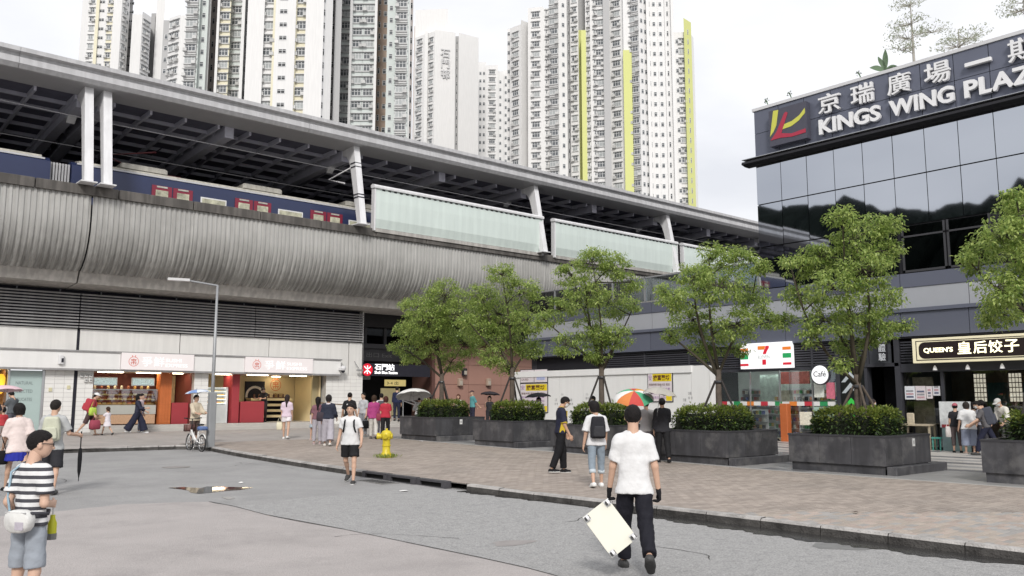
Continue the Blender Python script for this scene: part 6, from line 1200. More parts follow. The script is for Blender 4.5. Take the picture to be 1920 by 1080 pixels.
    def leg(P, A, o=0., o2=None):
        hp, kn, an = A[:3]; o2 = o if o2 is None else o2; cf = kn + (an - kn) * .3 - np.array([0, .012, 0]); return smin(smin(rc(P, hp, kn, .082 * build ** .6 + o, .054 + o), rc(P, kn, cf, .052 + o2, .054 + o2), .02), rc(P, cf, an, .052 + o2, .034 + o2), .02)
    def footd(P, A, o=0.): 
        an, fd, fu = A[2:5]; b = an - fu * .05; q = (P - b); up_ = (q @ fu); return np.maximum(smin(rc(P, b - fd * .035, b + fd * .05, .040 + o, .042 + o), rc(P, b + fd * .05 - fu * .01, b + fd * .145 - fu * .012, .040 + o, .030 + o), .02), -(up_ + .026 + o))
    def hand(P, A, s, o=0., cu=None):
        wr, d2 = A[2], A[3]; cu = R(curl if cu is None else cu); n_ = T_ @ np.array([-s, 0, 0.]); n_ = n_ - d2 * (n_ @ d2); n_ /= np.linalg.norm(n_); sd = np.cross(n_, d2) * -s       # thumb side
        if (sd @ (T_ @ np.array([0, 1., 0]))) < 0: sd = -sd
        pb = wr + d2 * .02; pk = wr + d2 * .092; d = np.minimum(rc(P, pb + sd * .012, pk + sd * .026, .017 + o, .013 + o), rc(P, pb - sd * .012, pk - sd * .026, .017 + o, .012 + o)); d = smin(d, rc(P, pb, pk, .019 + o, .014 + o), .012); d = smin(d, rc(P, wr - d2 * .03, wr + d2 * .03, .026 + o, .021 + o), .012)
        for i, (off, ln) in enumerate(((.028, .070), (.0095, .080), (-.0095, .074), (-.027, .058))):
            a = pk + sd * off; c1, c2 = math.cos(cu), math.sin(cu); dd = d2 * c1 + n_ * c2; m = a + dd * ln * .5; dd2 = d2 * math.cos(cu * 2.1) + n_ * math.sin(cu * 2.1); d = np.minimum(d, np.minimum(rc(P, a, m, .0092 + o, .0086 + o), rc(P, m, m + dd2 * ln * .5, .0086 + o, .0068 + o)))
        t0 = pb + sd * .02 + d2 * .01; t1 = t0 + sd * .028 + d2 * .03 + n_ * .012; return smin(d, np.minimum(rc(P, t0, t1, .013 + o, .010 + o), rc(P, t1, t1 + d2 * .032 + n_ * .012, .010 + o, .008 + o)), .008)
    def head(P, o=0.):
        q = HL(P); d = ell(q, np.array([0, -.008, .022]), np.array([.076, .097, .094]) + o); d = smin(d, ell(q, np.array([0, .018, -.045]), np.array([.058, .070, .068]) + o), .04); d = smin(d, rc(q, np.array([0, .082, .012]), np.array([0, .104, -.022]), .010, .014), .012)
        for s in (-1, 1): d = smin(d, ell(q, np.array([s * .079, -.005, -.005]), np.array([.012, .022, .032])), .006)
        d = np.where(np.abs(q[:, 0]) < 1, smin(d, rc(q, np.array([-.03, .078, .030]), np.array([.03, .078, .030]), .012, .012), .01), d)
        for s in (-1, 1): d = np.maximum(d, -ell(q, np.array([s * .031, .095, .010]), np.array([.016, .012, .010])))
        return d * hs
    # --- skin: one body surface, plus finely cut head and hands fused into the same mesh
    pts = np.array([q for k in J for q in J[k][:3]] + [nb, hc, pel]); lo, hi = pts.min(0) - [.2, .24, .14], pts.max(0) + [.2, .24, .16]
    def bodyf(P):
        d = torso(P, -.012); d = smin(d, rc(P, nb - Hm @ np.array([0, .0, .06]), nb + Hm @ np.array([0, .012, .10]), .062, .054), .04)
        for nm in 'LR': d = smin(d, arm(P, J['a' + nm]), .03); d = smin(d, leg(P, J['l' + nm], -.004), .03); d = smin(d, footd(P, J['l' + nm], -.003), .02)
        return d
    bo = put('body', bodyf, lo, hi, sk)
    parts = [bo.data]; vh = min(vx, .0075 if face_detail else .010)
    p1, f1 = nets(head, hc - .15 * hs, hc + .15 * hs, vh); extra = [(p1, f1)]
    for s, nm in ((-1, 'L'), (1, 'R')):
        A = J['a' + nm]; g = lambda P, A=A, s=s: hand(P, A, s)
        if gloves: put('glove', lambda P, A=A, s=s: np.maximum(hand(P, A, s, .003), -((P - A[2]) @ A[3] + .02)), A[2] - .22, A[2] + .22, gloves, .006)
        else: extra.append(nets(g, np.minimum(A[2], A[2] + A[3] * .2) - .06, np.maximum(A[2], A[2] + A[3] * .2) + .06, .0065 if vx < .015 else .010))
    me = bo.data; V0 = np.array([v.co[:] for v in me.vertices]); F0 = [tuple(p.vertices) for p in me.polygons]; n0 = len(V0); Vs = [V0]; 
    for p_, f_ in extra: Vs.append(p_ * S); F0 += [tuple(int(i) + n0 for i in q) for q in f_]; n0 += len(p_)
    m2 = bpy.data.meshes.new('body'); m2.from_pydata(np.vstack(Vs).tolist(), [], F0); m2.materials.append(sk); m2.polygons.foreach_set('use_smooth', [True] * len(F0)); bo.data = m2; bpy.data.meshes.remove(me)
    # --- clothes
    if top:
        sl, hem, o = top.get('sleeve', .55), top.get('hem', -.03), top.get('o', .018); seed = random.random() * 6
        def topf(P):
            d = torso(P, o, hem); q = TL(P); d = np.maximum(d, hem - q[:, 2] + .004 * np.sin(q[:, 0] * 9 + seed)); d = np.maximum(d, -rc(P, nb - Hm @ np.array([0, .0, .0]), nb + Hm @ np.array([0, .02, .12]), .060 if not top.get('collar') else .048, .078 if not top.get('collar') else .05))
            for nm in 'LR':
                A = J['a' + nm]
                if sl <= 1: a = np.maximum(rc(P, A[0], A[1], .044 * build ** .5 + o, .040 + o + top.get('flare', .012)), (rcu(P, A[0], A[1]) - sl) * .285)
                else: a = np.maximum(arm(P, A, o + .006, o + .010), (rcu(P, A[1], A[2]) - (sl - 1)) * .245)
                d = smin(d, a, .035)
            return d + wrink(P, top.get('w', .004), 1., seed)
        put('shirt' if not top.get('name') else top['name'], topf, lo, hi, top['m'], min(vx, .020))
    if bottom:
        kd = bottom.get('kind', 'trousers'); en = bottom.get('end', 1.93); o = bottom.get('o', .012); seed = random.random() * 6
        def botf(P):
            q = TL(P)
            if kd == 'skirt':
                c = lambda *t: np.array(t) * ZS; qq = (P - pel) * np.array([1, 1.2, 1]); d = rc(qq, np.array([0, 0, .1]), np.array([0, 0, -en]), .125 * build + o, bottom.get('w2', .2)); d = np.maximum(d, -en - (P - pel)[:, 2]) + .006 * np.sin(np.arctan2(q[:, 1], q[:, 0]) * 11)
            else:
                d = torso(P, o); fl = bottom.get('flare', 0.)
                for nm in 'LR':
                    hp, kn, an = J['l' + nm][:3]
                    a = np.maximum(rc(P, hp, kn, .084 * build ** .6 + o, .060 + o + fl), (rcu(P, hp, kn) - en) * .42) if en <= 1 else smin(rc(P, hp, kn, .088 * build ** .6 + o, .062 + o + fl * .5), np.maximum(rc(P, kn, an, .060 + o + fl * .5, .046 + o + fl), (rcu(P, kn, an) - (en - 1)) * .40), .02)
                    d = smin(d, a, .02)
                d = d + wrink(P, bottom.get('w', .004), .8, seed)
            return np.maximum(d, q[:, 2] - min(.10, (top or {}).get('hem', -.03) + .008))
        put('skirt' if kd == 'skirt' else ('shorts' if en <= 1.1 else 'trousers'), botf, lo, hi, bottom['m'], min(vx, .020))
    if shoes is not None:
        for nm in 'LR':
            A = J['l' + nm]; so_ = put('shoe', lambda P, A=A: np.maximum(footd(P, A, .010), (P - A[2]) @ A[4] - .012), A[2] - .2, A[2] + .2, cloth(shoes, .05, .5), .012 if vx < .015 else .018)
            put('sole', lambda P, A=A: np.maximum(footd(P, A, .014), (P - A[2]) @ A[4] + .062), A[2] - .2, A[2] + .2, cloth((.62, .62, .60) if sum(shoes) > .6 or face_detail else (.05, .05, .05), .05, .6), .012 if vx < .015 else .018, so_)
    # --- hair, cap, face
    st, hcol = hair; hm = mat('hair_%.3f_%.3f' % (hcol[0], hcol[2]), hcol, .6, var=.3, sc_=30, bump=.6, bsc=120, coord='O', spec=.18)
    def hairf(P):
        q = HL(P); ln = {'short': -.062, 'buzz': -.05, 'bob': -.10, 'long': -.12, 'bun': -.07, 'tail': -.07}[st]; o = {'short': .013, 'buzz': .007, 'bob': .026, 'long': .020, 'bun': .013, 'tail': .013}[st]
        d = ell(q, np.array([0, -.010, .026]), np.array([.077, .098, .095]) + o)
        if st in ('bob', 'long'): d = smin(d, rc(q, np.array([0, -.03, .02]), np.array([0, -.03, -.07]), .095, .09), .03)
        d = np.maximum(d, np.minimum(q[:, 1] - (.035 if st in ('bob', 'long') else .018) + .25 * np.minimum(0, q[:, 2]), .062 - q[:, 2] - .3 * np.abs(q[:, 0]))); d = np.maximum(d, ln - q[:, 2] + (.25 if st in ('bob', 'long') else .95) * np.maximum(0, q[:, 1] + .055))
        if st == 'long': d = smin(d, rc(q, np.array([0, -.07, -.05]), np.array([0, -.10, -.33]), .068, .045), .03)
        if st == 'bun': d = smin(d, ell(q, np.array([0, -.10, .075]), np.array([.035, .035, .035])), .01)
        if st == 'tail': d = smin(d, rc(q, np.array([0, -.10, .05]), np.array([0, -.15, -.12]), .028, .018), .015)
        return (d + .0035 * np.sin(q[:, 0] * 160 + q[:, 2] * 60) * np.sin(q[:, 1] * 120)) * hs
    if not (cap and st == 'buzz'): put('hair', hairf, hc - np.array([.16, .22, .45 if st == 'long' else .2]) * hs, hc + np.array([.16, .18, .17]) * hs, hm, min(vh, .010))
    if cap:
        def capf(P):
            q = HL(P); d = np.maximum(ell(q, np.array([0, -.008, .03]), np.array([.094, .114, .106])), .035 - q[:, 2]); return np.minimum(d, np.maximum(ell(q, np.array([0, .10, .045]), np.array([.075, .085, .014])), -q[:, 1])) * hs
        put('cap', capf, hc - .2, hc + .25, cap, .009)
    if mask: put('face_mask', lambda P: np.maximum(np.maximum(head(P, .007), (HL(P)[:, 2] + .002) * hs), np.maximum((-.085 - HL(P)[:, 2]) * hs, (.022 - HL(P)[:, 1]) * hs)), hc - .15, hc + .15, mask, .008)
    if face_detail or abs(((face + hyaw + 180) % 360) - 180) > 70:
        dk = mat('eye_dark', (.015, .012, .012), .3, var=0); wh = mat('eye_white', (.55, .52, .5), .3, var=0)
        def sph(name, c, r_, m, par=bo): 
            mb = MB(); mb.lathe([(math.sin(t) * 1., -math.cos(t)) for t in np.linspace(.15, math.pi - .15, 7)], (0, 0, 0), 10); me = mb.mesh(name, m, True); M_ = np.array(me.vertices[0].co); 
            for v in me.vertices: q = np.array(v.co[:]) * np.array(r_) + np.array(c); v.co = (hc + Hm @ (q * hs)) * S
            return link(name, me, O)
        for s in (-1, 1): sph('eye', (s * .031, .083, .010), (.0125, .007, .0065), wh); sph('iris', (s * .031, .0885, .010), (.0062, .004, .0062), dk); sph('eyebrow', (s * .032, .0895, .034), (.020, .006, .0045), hm)
        if not mask: sph('lips', (0, .086, -.055), (.022, .008, .007), mat('lips', (.36, .15, .13), .4, var=.05))
    if glasses:
        mb = MB(); cc = lambda q: (hc + Hm @ (np.array(q) * hs)) * S
        for s in (-1, 1): mb.tube([cc((s * .033 + .022 * math.cos(t), .1, .010 + .017 * math.sin(t))) for t in np.linspace(0, 6.28, 11)], .003, 4, cap=False); mb.tube([cc((s * .055, .1, .014)), cc((s * .085, .02, .014)), cc((s * .085, -.02, .005))], .0035, 4)
        mb.tube([cc((-.011, .102, .012)), cc((.011, .102, .012))], .003, 4); link('glasses', mb.mesh('glasses', mat('bike_black', 0)), O)
    # --- joints in world space, for what they carry
    RZ = rotz(yaw); W_ = lambda q: np.array(pos) + RZ @ (np.array(q) * S)
    return dict(o=O, W=W_, S=S, RZ=RZ, T=RZ @ T_, pel=W_(pel), nb=W_(nb), hc=W_(hc), Hm=RZ @ Hm, tor=lambda v: W_(pel + T_ @ np.array(v, float)), **{k: (W_(J[k][0]), W_(J[k][1]), W_(J[k][2]), RZ @ J[k][3]) for k in J})
def grip(p, nm, f=.09): sh, el, wr, d = p['a' + nm]; return wr + d * f * p['S']
# ---------------------------------------------------------------- things people carry
def umbrella(apex, axis, r_, cols, label, length=.75, nb_=8, droop=.34, group=None, handle=(.05, .05, .05)):
    axis = np.array(axis, float); axis /= np.linalg.norm(axis); apex = np.array(apex, float); a = np.cross(axis, [0.3, .8, .1]); a /= np.linalg.norm(a); b = np.cross(axis, a); foot_ = apex - axis * length
    T = thing('umbrella', foot_, label, 'umbrella', group)
    def pt(t, ang, sag=0.): return apex - axis * (droop * r_ * t ** 1.7 + sag) + (a * math.cos(ang) + b * math.sin(ang)) * r_ * math.sin(t * 1.35) / math.sin(1.35)
    st = 2 * math.pi / nb_
    for k in range(nb_):
        v = []; f = []; m_ = 6; nn = 5
        for i in range(m_):
            for j in range(nn):
                t = (i + .001) / (m_ - 1); x = j / (nn - 1); an = (k + x) * st; v.append(pt(t * (1 - .075 * math.sin(x * math.pi) * t), an, -.022 * math.sin(x * math.pi) * t * 0))
        f = [(i * nn + j, i * nn + j + 1, (i + 1) * nn + j + 1, (i + 1) * nn + j) for i in range(m_ - 1) for j in range(nn - 1)]
        MB().add(v, f).build('canopy_panel', cols[k % len(cols)], T, smooth=True)
    m_r = mat('umbrella_rib', (.3, .3, .3), .4, metal=.6); rb = MB()
    for k in range(nb_): rb.tube([pt(t, k * st, .008) for t in (.02, .35, .7, 1.0)], .004, 4, cap=False); rb.tube([apex - axis * r_ * .42, pt(.5, k * st, .01)], .003, 3, cap=False)
    rb.build('ribs', m_r, T); MB().tube([apex + axis * .05, foot_], .007, 6).build('shaft', m_r, T); MB().tube([foot_ + axis * .1, foot_], .014, 7).build('handle', mat('bike_black', 0), T); return T
def backpack(p, m, label, size=(.15, .085, .22), zc=.26, dy=-.16, m2=None, fold=False):
    c = p['tor']((0, dy, zc)); T = thing('backpack', c - p['T'] @ np.array([0, 0, size[2]]) * p['S'], label, 'backpack'); S = p['S']; X, Y, Z = [p['T'] @ np.array(e, float) for e in ((1, 0, 0), (0, 1, 0), (0, 0, 1))]
    Rm = np.stack([X, Y, Z], 1)
    def bx_(hx, cen, rr, nm, mm, par=T, taper=.8):
        def f(P):
            q = (P - cen); k = np.where(q[:, 2] > 0, 1 - (1 - taper) * q[:, 2] / hx[2], 1); q = q / np.stack([k, k * 0 + 1, k * 0 + 1], 1); q = np.abs(q) - (np.array(hx) - rr); return np.sqrt((np.maximum(q, 0) ** 2).sum(1)) + np.minimum(q.max(1), 0) - rr
        v, q = nets(f, cen - np.array(hx) - .02, cen + np.array(hx) + .02, .016); me = bpy.data.meshes.new(nm); w_ = (Rm @ (v * S).T).T; me.from_pydata(w_.tolist(), [], q.tolist()); me.polygons.foreach_set('use_smooth', [True] * len(me.polygons)); me.materials.append(mm); return link(nm, me, par, c - wpos(par))
    bx_(size, np.zeros(3), .05, 'bag_body', m); bx_((size[0] * .8, .035, size[2] * .5), np.array([0, -size[1] - .01, -size[2] * .35]), .025, 'front_pocket', m2 or m)
    for s in (-1, 1):
        tp = [p['tor'](v) for v in ((s * .075, -.10, .40), (s * .090, -.06, .455), (s * .096, .02, .468), (s * .100, .112, .40), (s * .108, .134, .30), (s * .132, .10, .19), (s * .13, -.06, .12))]; MB().tube(tp, .019 * S, 6).build('strap', m2 or m, T, smooth=True)
    MB().tube([p['tor']((-.04, -.11, .42)), p['tor']((0, -.13, .455)), p['tor']((.04, -.11, .42))], .009, 5).build('grab_loop', m2 or m, T); return T
def handbag(top, m, label, w_=.26, h=.24, d=.1, strap=.22, ang=0.):
    top = np.array(top, float); X = np.array([math.cos(ang), math.sin(ang), 0]); Y = np.array([-math.sin(ang), math.cos(ang), 0]); b = top - [0, 0, strap + h]; T = thing('bag', b, label, 'bag'); v = []; n = 12
    for t, sx_, sy in ((0, .75, .7), (.06, .95, .95), (.5, 1, 1), (.9, .9, .75), (1, .8, .3)):
        for k in range(n): a = 2 * math.pi * k / n; v.append(b + X * math.copysign(abs(math.cos(a)) ** .6, math.cos(a)) * w_ / 2 * sx_ + Y * math.copysign(abs(math.sin(a)) ** .6, math.sin(a)) * d / 2 * sy + np.array([0, 0, t * h]))
    f = [(i * n + k, i * n + (k + 1) % n, (i + 1) * n + (k + 1) % n, (i + 1) * n + k) for i in range(4) for k in range(n)] + [tuple(range(n - 1, -1, -1)), tuple(4 * n + k for k in range(n))]
    MB().add(v, f).build('bag_body', m, T, smooth=True); MB().tube([b + X * w_ * .35 + [0, 0, h * .95], (b + X * w_ * .2 + [0, 0, h] + top) / 2 + X * .02, top, (b - X * w_ * .2 + [0, 0, h] + top) / 2 - X * .02, b - X * w_ * .35 + [0, 0, h * .95]], .009, 5).build('strap', m, T); return T
# ================================================================= the people in the street
C = cloth; BLK = (.012, .012, .014); WHT = (.69, .69, .69); m_blk = C(BLK); G = 'people walking in the street'
HB = (.012, .010, .010)
# ---- man in white carrying a wheeled board
p = person(PG(1192, 1070, 0), 1.76, -4, 'man in white T-shirt, black trousers and black gloves walking away with a white board', dict(m=C(WHT, .03), sleeve=.80, hem=-.13, o=.019, w=.0045, flare=.008), dict(m=C((.014, .014, .020), .1), end=1.95, o=.012, flare=.012, w=.007), (.06, .06, .06), ('short', HB), la=(6, 13, 12, 5), ra=(-4, 13, 14, 5), ll=(16, 2, 4), rl=(-16, 2, 34), foot=(0, -42), lean=3, build=1.0, vx=.012, gloves=C((.014, .013, .013)), curl=50, group=G, hyaw=-6)
hd = grip(p, 'L', .10)
cs_ = [PD(1147, 928, 8.80), PD(1099, 965, 8.72), PD(1140, 1053, 8.55), PD(1187, 1015, 8.66)]
cen = sum(cs_) / 4; ax = (cs_[3] + cs_[0] - cs_[1] - cs_[2]) / 4; ay = (cs_[0] + cs_[1] - cs_[2] - cs_[3]) / 4; ay = ay - ax * (ay @ ax) / (ax @ ax); nz_ = np.cross(ax, ay); nz_ /= np.linalg.norm(nz_)
if nz_ @ fw > 0: nz_ = -nz_
B = thing('wheeled_board', cen - ay, 'cream rectangular board with small castors, carried in the left hand of the man in white', 'board')
MB().obox(cen, ax, ay, nz_ * .009).build('board', mat('board_cream', (.70, .69, .60), .55, var=.03), B); MB().obox(cen - nz_ * .0115, ax * .99, ay * .99, nz_ * .002).build('backing', mat('board_edge', (.5, .47, .38), .6), B)
m_cw = mat('caster_black', (.03, .03, .03), .4); axn, ayn = ax / np.linalg.norm(ax), ay / np.linalg.norm(ay)
for sx, sy in ((-1, 1), (-1, -1), (1, -1), (1, 1)):
    c = cen + ax * sx * .8 + ay * sy * .86; o = MB().obox(c + nz_ * .012, axn * .032, ayn * .032, nz_ * .003).build('caster_plate', m_steel, B); q = c + nz_ * .045
    MB().tube([q - axn * .014, q + axn * .014], .026, 14).build('caster_wheel', m_white, o); MB().obox(q - axn * .019, axn * .002, ayn * .022, nz_ * .026).obox(q + axn * .019, axn * .002, ayn * .022, nz_ * .026).build('caster_fork', m_cw, o)
# ---- boy in stripes with a waist bag
bp_ = at(76, 7.1, 0)
p = person(bp_, 1.54, -16, 'boy in black and white striped T-shirt and grey shorts at the left', dict(m=striped('stripes_boy', (.68, .68, .68), (.055, .055, .065), .062, .46, .2), sleeve=.72, hem=-.06, o=.022, w=.005, flare=.02), dict(m=C((.30, .33, .37), .1), kind='shorts', end=.93, o=.006, flare=.022, w=.006), (.6, .5, .05), ('buzz', HB), la=(-16, 10, 50, 12), ra=(-6, 9, 88, 38), hs=1.05, build=.86, vx=.012, hyaw=-46, hpitch=6, ll=(3, 5, 3), rl=(-3, 5, 3), glasses=True, curl=40, group=G, skin=2)
b = p['tor']((.05, -.165, .02)); wb = thing('waist_bag', b - [0, 0, .12], 'pale grey waist bag slung on the back of the striped boy', 'bag'); X = p['T'] @ np.array([1., 0, 0]); Y = p['T'] @ np.array([0, -1., 0])
mb = MB(); n = 14
v = []
for t, s in ((-.045, .9), (-.03, 1), (.03, 1), (.05, .85)):
    for k in range(n): a = 2 * math.pi * k / n; v.append(b + Y * t + X * .125 * s * math.copysign(abs(math.cos(a)) ** .75, math.cos(a)) + np.array([0, 0, .105 * s * math.copysign(abs(math.sin(a)) ** .8, math.sin(a)) * (1. if math.sin(a) < 0 else .72)]))
mb.add(v, [(i * n + k, i * n + (k + 1) % n, (i + 1) * n + (k + 1) % n, (i + 1) * n + k) for i in range(3) for k in range(n)] + [tuple(range(n - 1, -1, -1)), tuple(3 * n + k for k in range(n))]).build('pouch', C((.66, .66, .64)), wb, smooth=True, fix=True)
MB().obox(b + Y * .053 - [0, 0, .045] + X * .05, X * .04, np.array([0, 0, .03]), Y * .002).build('patch', C((.45, .42, .47)), wb); MB().tube([b + Y * .045 + X * t + [0, 0, .055] for t in (-.1, 0, .1)], .006, 5).build('zip', C((.45, .45, .45)), wb)
MB().tube([b + [0, 0, .05] - X * .1] + [p['tor'](q) for q in ((-.185, -.02, .07), (-.12, .13, .06), (.06, .15, .06), (.175, .02, .05))] + [b + [0, 0, .05] + X * .11], .014, 6).build('belt', C((.06, .06, .07)), wb, smooth=True)
MB().tube([b - X * .10 + [0, 0, .04], p['tor']((-.165, -.10, .2)), p['tor']((-.13, -.115, .42)), p['tor']((-.09, -.02, .50))], .010, 5).build('blue_strap', C((.30, .42, .50)), wb, smooth=True)
g_ = grip(p, 'R', .05); bt = thing('drink_bottle', g_ - [0, 0, .3], 'yellow and grey bottle hanging at the side of the striped boy', 'bottle'); MB().lathe([(.03, 0), (.036, .02), (.036, .12), (.02, .16), (.02, .19)], g_ - [0, 0, .28], 10).build('flask', mat('bottle_yellow', (.55, .55, .03), .4), bt, smooth=True); MB().tube([g_ - [0, 0, .09], g_], .006, 4).build('cord', C((.7, .7, .7)), bt); MB().lathe([(.039, 0), (.039, .05)], g_ - [0, 0, .29], 10).build('base_cup', C((.2, .2, .19)), bt)
# ---- couple at the left
p = person(PG(28, 922, 0), 1.70, 42, 'woman in pale pink top and blue skirt walking left', dict(m=C((.70, .60, .57)), sleeve=.95, hem=-.16, o=.03, w=.006, flare=.03), dict(m=C((.025, .035, .30)), kind='skirt', end=.30, w2=.22), BLK, ('bob', HB), la=(20, 8, 20, 5), ra=(-10, 8, 20, 5), ll=(24, 2, 8), rl=(-24, 2, 22), foot=(0, -25), lean=10, vx=.016, group=G, build=1.0)
handbag(p['W']((-.28, .1, .62)) + [0, 0, .45], m_blk, 'black handbag carried by the woman in the blue skirt', .3, .26, .12, .3)
p = person(PG(92, 926, 0), 1.73, 16, 'man in grey T-shirt with pale backpack holding a closed black umbrella', dict(m=C((.42, .43, .43)), sleeve=.8, hem=-.12, o=.024, w=.005, flare=.02), dict(m=C((.03, .03, .035)), kind='shorts', end=1.0, flare=.03, o=.02), (.1, .1, .1), ('short', (.02, .017, .015)), la=(10, 10, 20, 5), ra=(8, 22, 72, -8), ll=(12, 2, 5), rl=(-10, 2, 10), vx=.016, group=G, hyaw=-20, curl=55)
backpack(p, C((.52, .53, .42)), 'pale olive backpack on the man holding the closed umbrella')
g_ = grip(p, 'R', .07); cu_ = thing('closed_umbrella', g_ - [0, 0, .8], 'closed black umbrella held upright by the man in grey', 'umbrella'); autosmooth(MB().lathe([(.006, 0), (.008, .06), (.032, .2), (.04, .42), (.036, .54), (.022, .62)], g_ - [0, 0, .86], 12).build('folded_canopy', m_blk, cu_), 50); MB().tube([g_ - [0, 0, .25], g_ + [0, 0, .08]], .011, 6).build('handle', m_blk, cu_)
# ---- man striding towards the viewer
p = person(PG(655, 906, 0), 1.68, 176, 'young man in white T-shirt and black shorts striding towards the viewer', dict(m=C((.67, .67, .67), .03), sleeve=.62, hem=-.10, o=.018, w=.005, flare=.012), dict(m=C((.018, .018, .02), .1), kind='shorts', end=.78, o=.016, flare=.03), (.05, .05, .05), ('short', HB), la=(6, 18, 34, 10), ra=(-6, 14, 22, 6), ll=(14, 3, 6), rl=(-14, 3, 26), foot=(0, -28), lean=2, hpitch=3, build=1.08, vx=.014, face_detail=True, group=G, skin=0)
backpack(p, m_blk, 'black backpack worn by the man striding towards the viewer', size=(.14, .07, .2))
# ---- man in dark polo, woman with backpack
p = person(PG(1052, 887), 1.74, -78, 'man in navy and yellow polo shirt looking down at the pavement', dict(m=C((.022, .024, .045)), sleeve=.85, hem=-.06, o=.022, w=.004, flare=.02, collar=1), dict(m=C((.012, .012, .014)), end=1.95, o=.016, flare=.012), BLK, ('short', HB), la=(8, 8, 24, 4), ra=(6, 8, 22, 4), ll=(10, 2, 8), rl=(-12, 2, 10), hpitch=24, lean=2, vx=.014, group=G, mask=C((.66, .66, .64)), face_detail=True, skin=1, glasses=True)
yl = C((.55, .40, .04))
for s in (-1, 1): MB().tube([p['tor'](v) for v in ((s * .045, -.045, .525), (s * .066, .01, .525), (s * .045, .062, .485), (s * .012, .095, .44))], .017, 6).build('collar', yl, p['o'], smooth=True); sh, el, wr, d_ = p['a' + 'LR'[s > 0]]; q = sh + (el - sh) * .84; MB().tube([q - (el - sh) * .04, q + (el - sh) * .04], .078 * p['S'], 12).build('cuff', yl, p['o'])
MB().obox(p['tor']((-.01, .125, .3)), p['T'] @ np.array([.055, 0, 0]), p['T'] @ np.array([0, .010, 0]), p['T'] @ np.array([0, 0, .15])).build('placket', yl, p['o'])
for s in (-1, 1): MB().obox(p['tor']((s * .178, .0, .08)), p['T'] @ np.array([.012, 0, 0]), p['T'] @ np.array([0, .06, 0]), p['T'] @ np.array([0, .02, .11])).build('side_panel', yl, p['o'])
p = person(PG(1119, 913), 1.64, 8, 'woman in white T-shirt and rolled jeans with a black backpack', dict(m=C((.66, .66, .67), .03), sleeve=.9, hem=-.10, o=.026, w=.005, flare=.03), dict(m=C((.24, .29, .34), .14), end=1.5, o=.008, flare=.004), (.75, .75, .74), ('bob', HB), la=(-4, 13, 16, 5), ra=(4, 10, 20, 5), ll=(-8, 3, 14), rl=(8, 3, 4), foot=(-12, 0), vx=.014, group=G, hyaw=40, hpitch=10)
backpack(p, C((.025, .025, .03)), 'black backpack with white tags on the woman in rolled jeans', m2=C((.04, .04, .045)))
for nm in 'LR': hp, kn, an, _ = p['l' + nm]; a = kn + (an - kn) * .36; bq = kn + (an - kn) * .54; MB().tube([a, bq], .066, 14).build('rolled_cuff', C((.50, .56, .60)), p['o'], smooth=True)
# ---- people outside the left shop
p = person(at(28, 30.5), 1.72, 70, 'man in dark grey T-shirt looking at his phone by the glass screen', dict(m=C((.10, .11, .12)), sleeve=.75, o=.02), dict(m=C((.10, .10, .12))), BLK, ('short', HB), la=(35, 8, 70, 12), ra=(35, 8, 70, 12), hpitch=28, vx=.024, group=G)
person(at(12, 27.5), 1.15, 30, 'small child in red by the left picture edge', dict(m=C((.45, .05, .06)), sleeve=.7), dict(m=C((.35, .30, .28)), kind='shorts', end=.9), (.5, .5, .5), ('short', HB), hs=1.35, build=.95, vx=.026, group=G)
p = person(at(-8, 26), 1.62, 20, 'person under the pale pink umbrella, half outside the left edge', dict(m=C((.05, .05, .06)), sleeve=.7), dict(m=C((.05, .05, .06))), BLK, ('long', HB), ra=(35, 10, 95, 10), vx=.024, group=G)
umbrella(grip(p, 'R') + [0, 0, .62], (.0, .1, 1), .52, [C((.66, .48, .52))], 'pale pink umbrella at the left picture edge', .62)
p = person(PG(166, 817), 1.70, -70, 'man in white cap loaded with red and lime bags walking right', dict(m=C((.30, .05, .06)), sleeve=.7, o=.024), dict(m=C((.08, .05, .05)), kind='shorts', end=1.0, flare=.02), (.3, .2, .15), ('short', HB), ra=(10, 14, 30, 5), la=(14, 14, 30, 5), ll=(20, 2, 8), rl=(-20, 2, 18), foot=(0, -20), lean=16, cap=C((.7, .7, .7)), vx=.022, group=G)
backpack(p, C((.42, .05, .07)), 'red backpack on the man in the white cap', size=(.17, .12, .24)); handbag(p['tor']((.22, .0, .42)), C((.45, .62, .10)), 'lime green bag on the side of the man in the white cap', .34, .3, .14, .22, .5); handbag(grip(p, 'R') + [0, 0, .02], C((.30, .06, .09)), 'maroon sack dragged by the man in the white cap', .42, .36, .26, .14, .3)
person(PG(200, 816), 1.08, 60, 'little girl in a white dress skipping', dict(m=C((.72, .68, .72)), sleeve=.6, o=.025), dict(m=C((.72, .68, .72)), kind='skirt', end=.34, w2=.26), (.08, .08, .08), ('tail', (.05, .03, .02)), la=(30, 30, 40, 0), ra=(40, 20, 60, 0), ll=(24, 6, 10), rl=(-14, 4, 30), foot=(0, -30), hs=1.38, build=.95, vx=.022, group=G)
person(PG(256, 812), 1.64, -80, 'woman in dark navy top and wide navy trousers striding right', dict(m=C((.03, .032, .055)), sleeve=1.7, o=.02), dict(m=C((.018, .020, .045)), flare=.09, o=.03, end=1.95), (.75, .75, .75), ('long', HB), la=(20, 6, 40, 6), ra=(30, 6, 60, 6), ll=(24, 3, 8), rl=(-24, 3, 8), vx=.022, group=G)
person(at(268, 36.2), 1.60, -80, 'person in pale pink blouse beside the woman in navy', dict(m=C((.62, .52, .56)), sleeve=1.6, o=.02), dict(m=C((.2, .22, .3))), (.6, .6, .6), ('bun', HB), vx=.024, group=G)
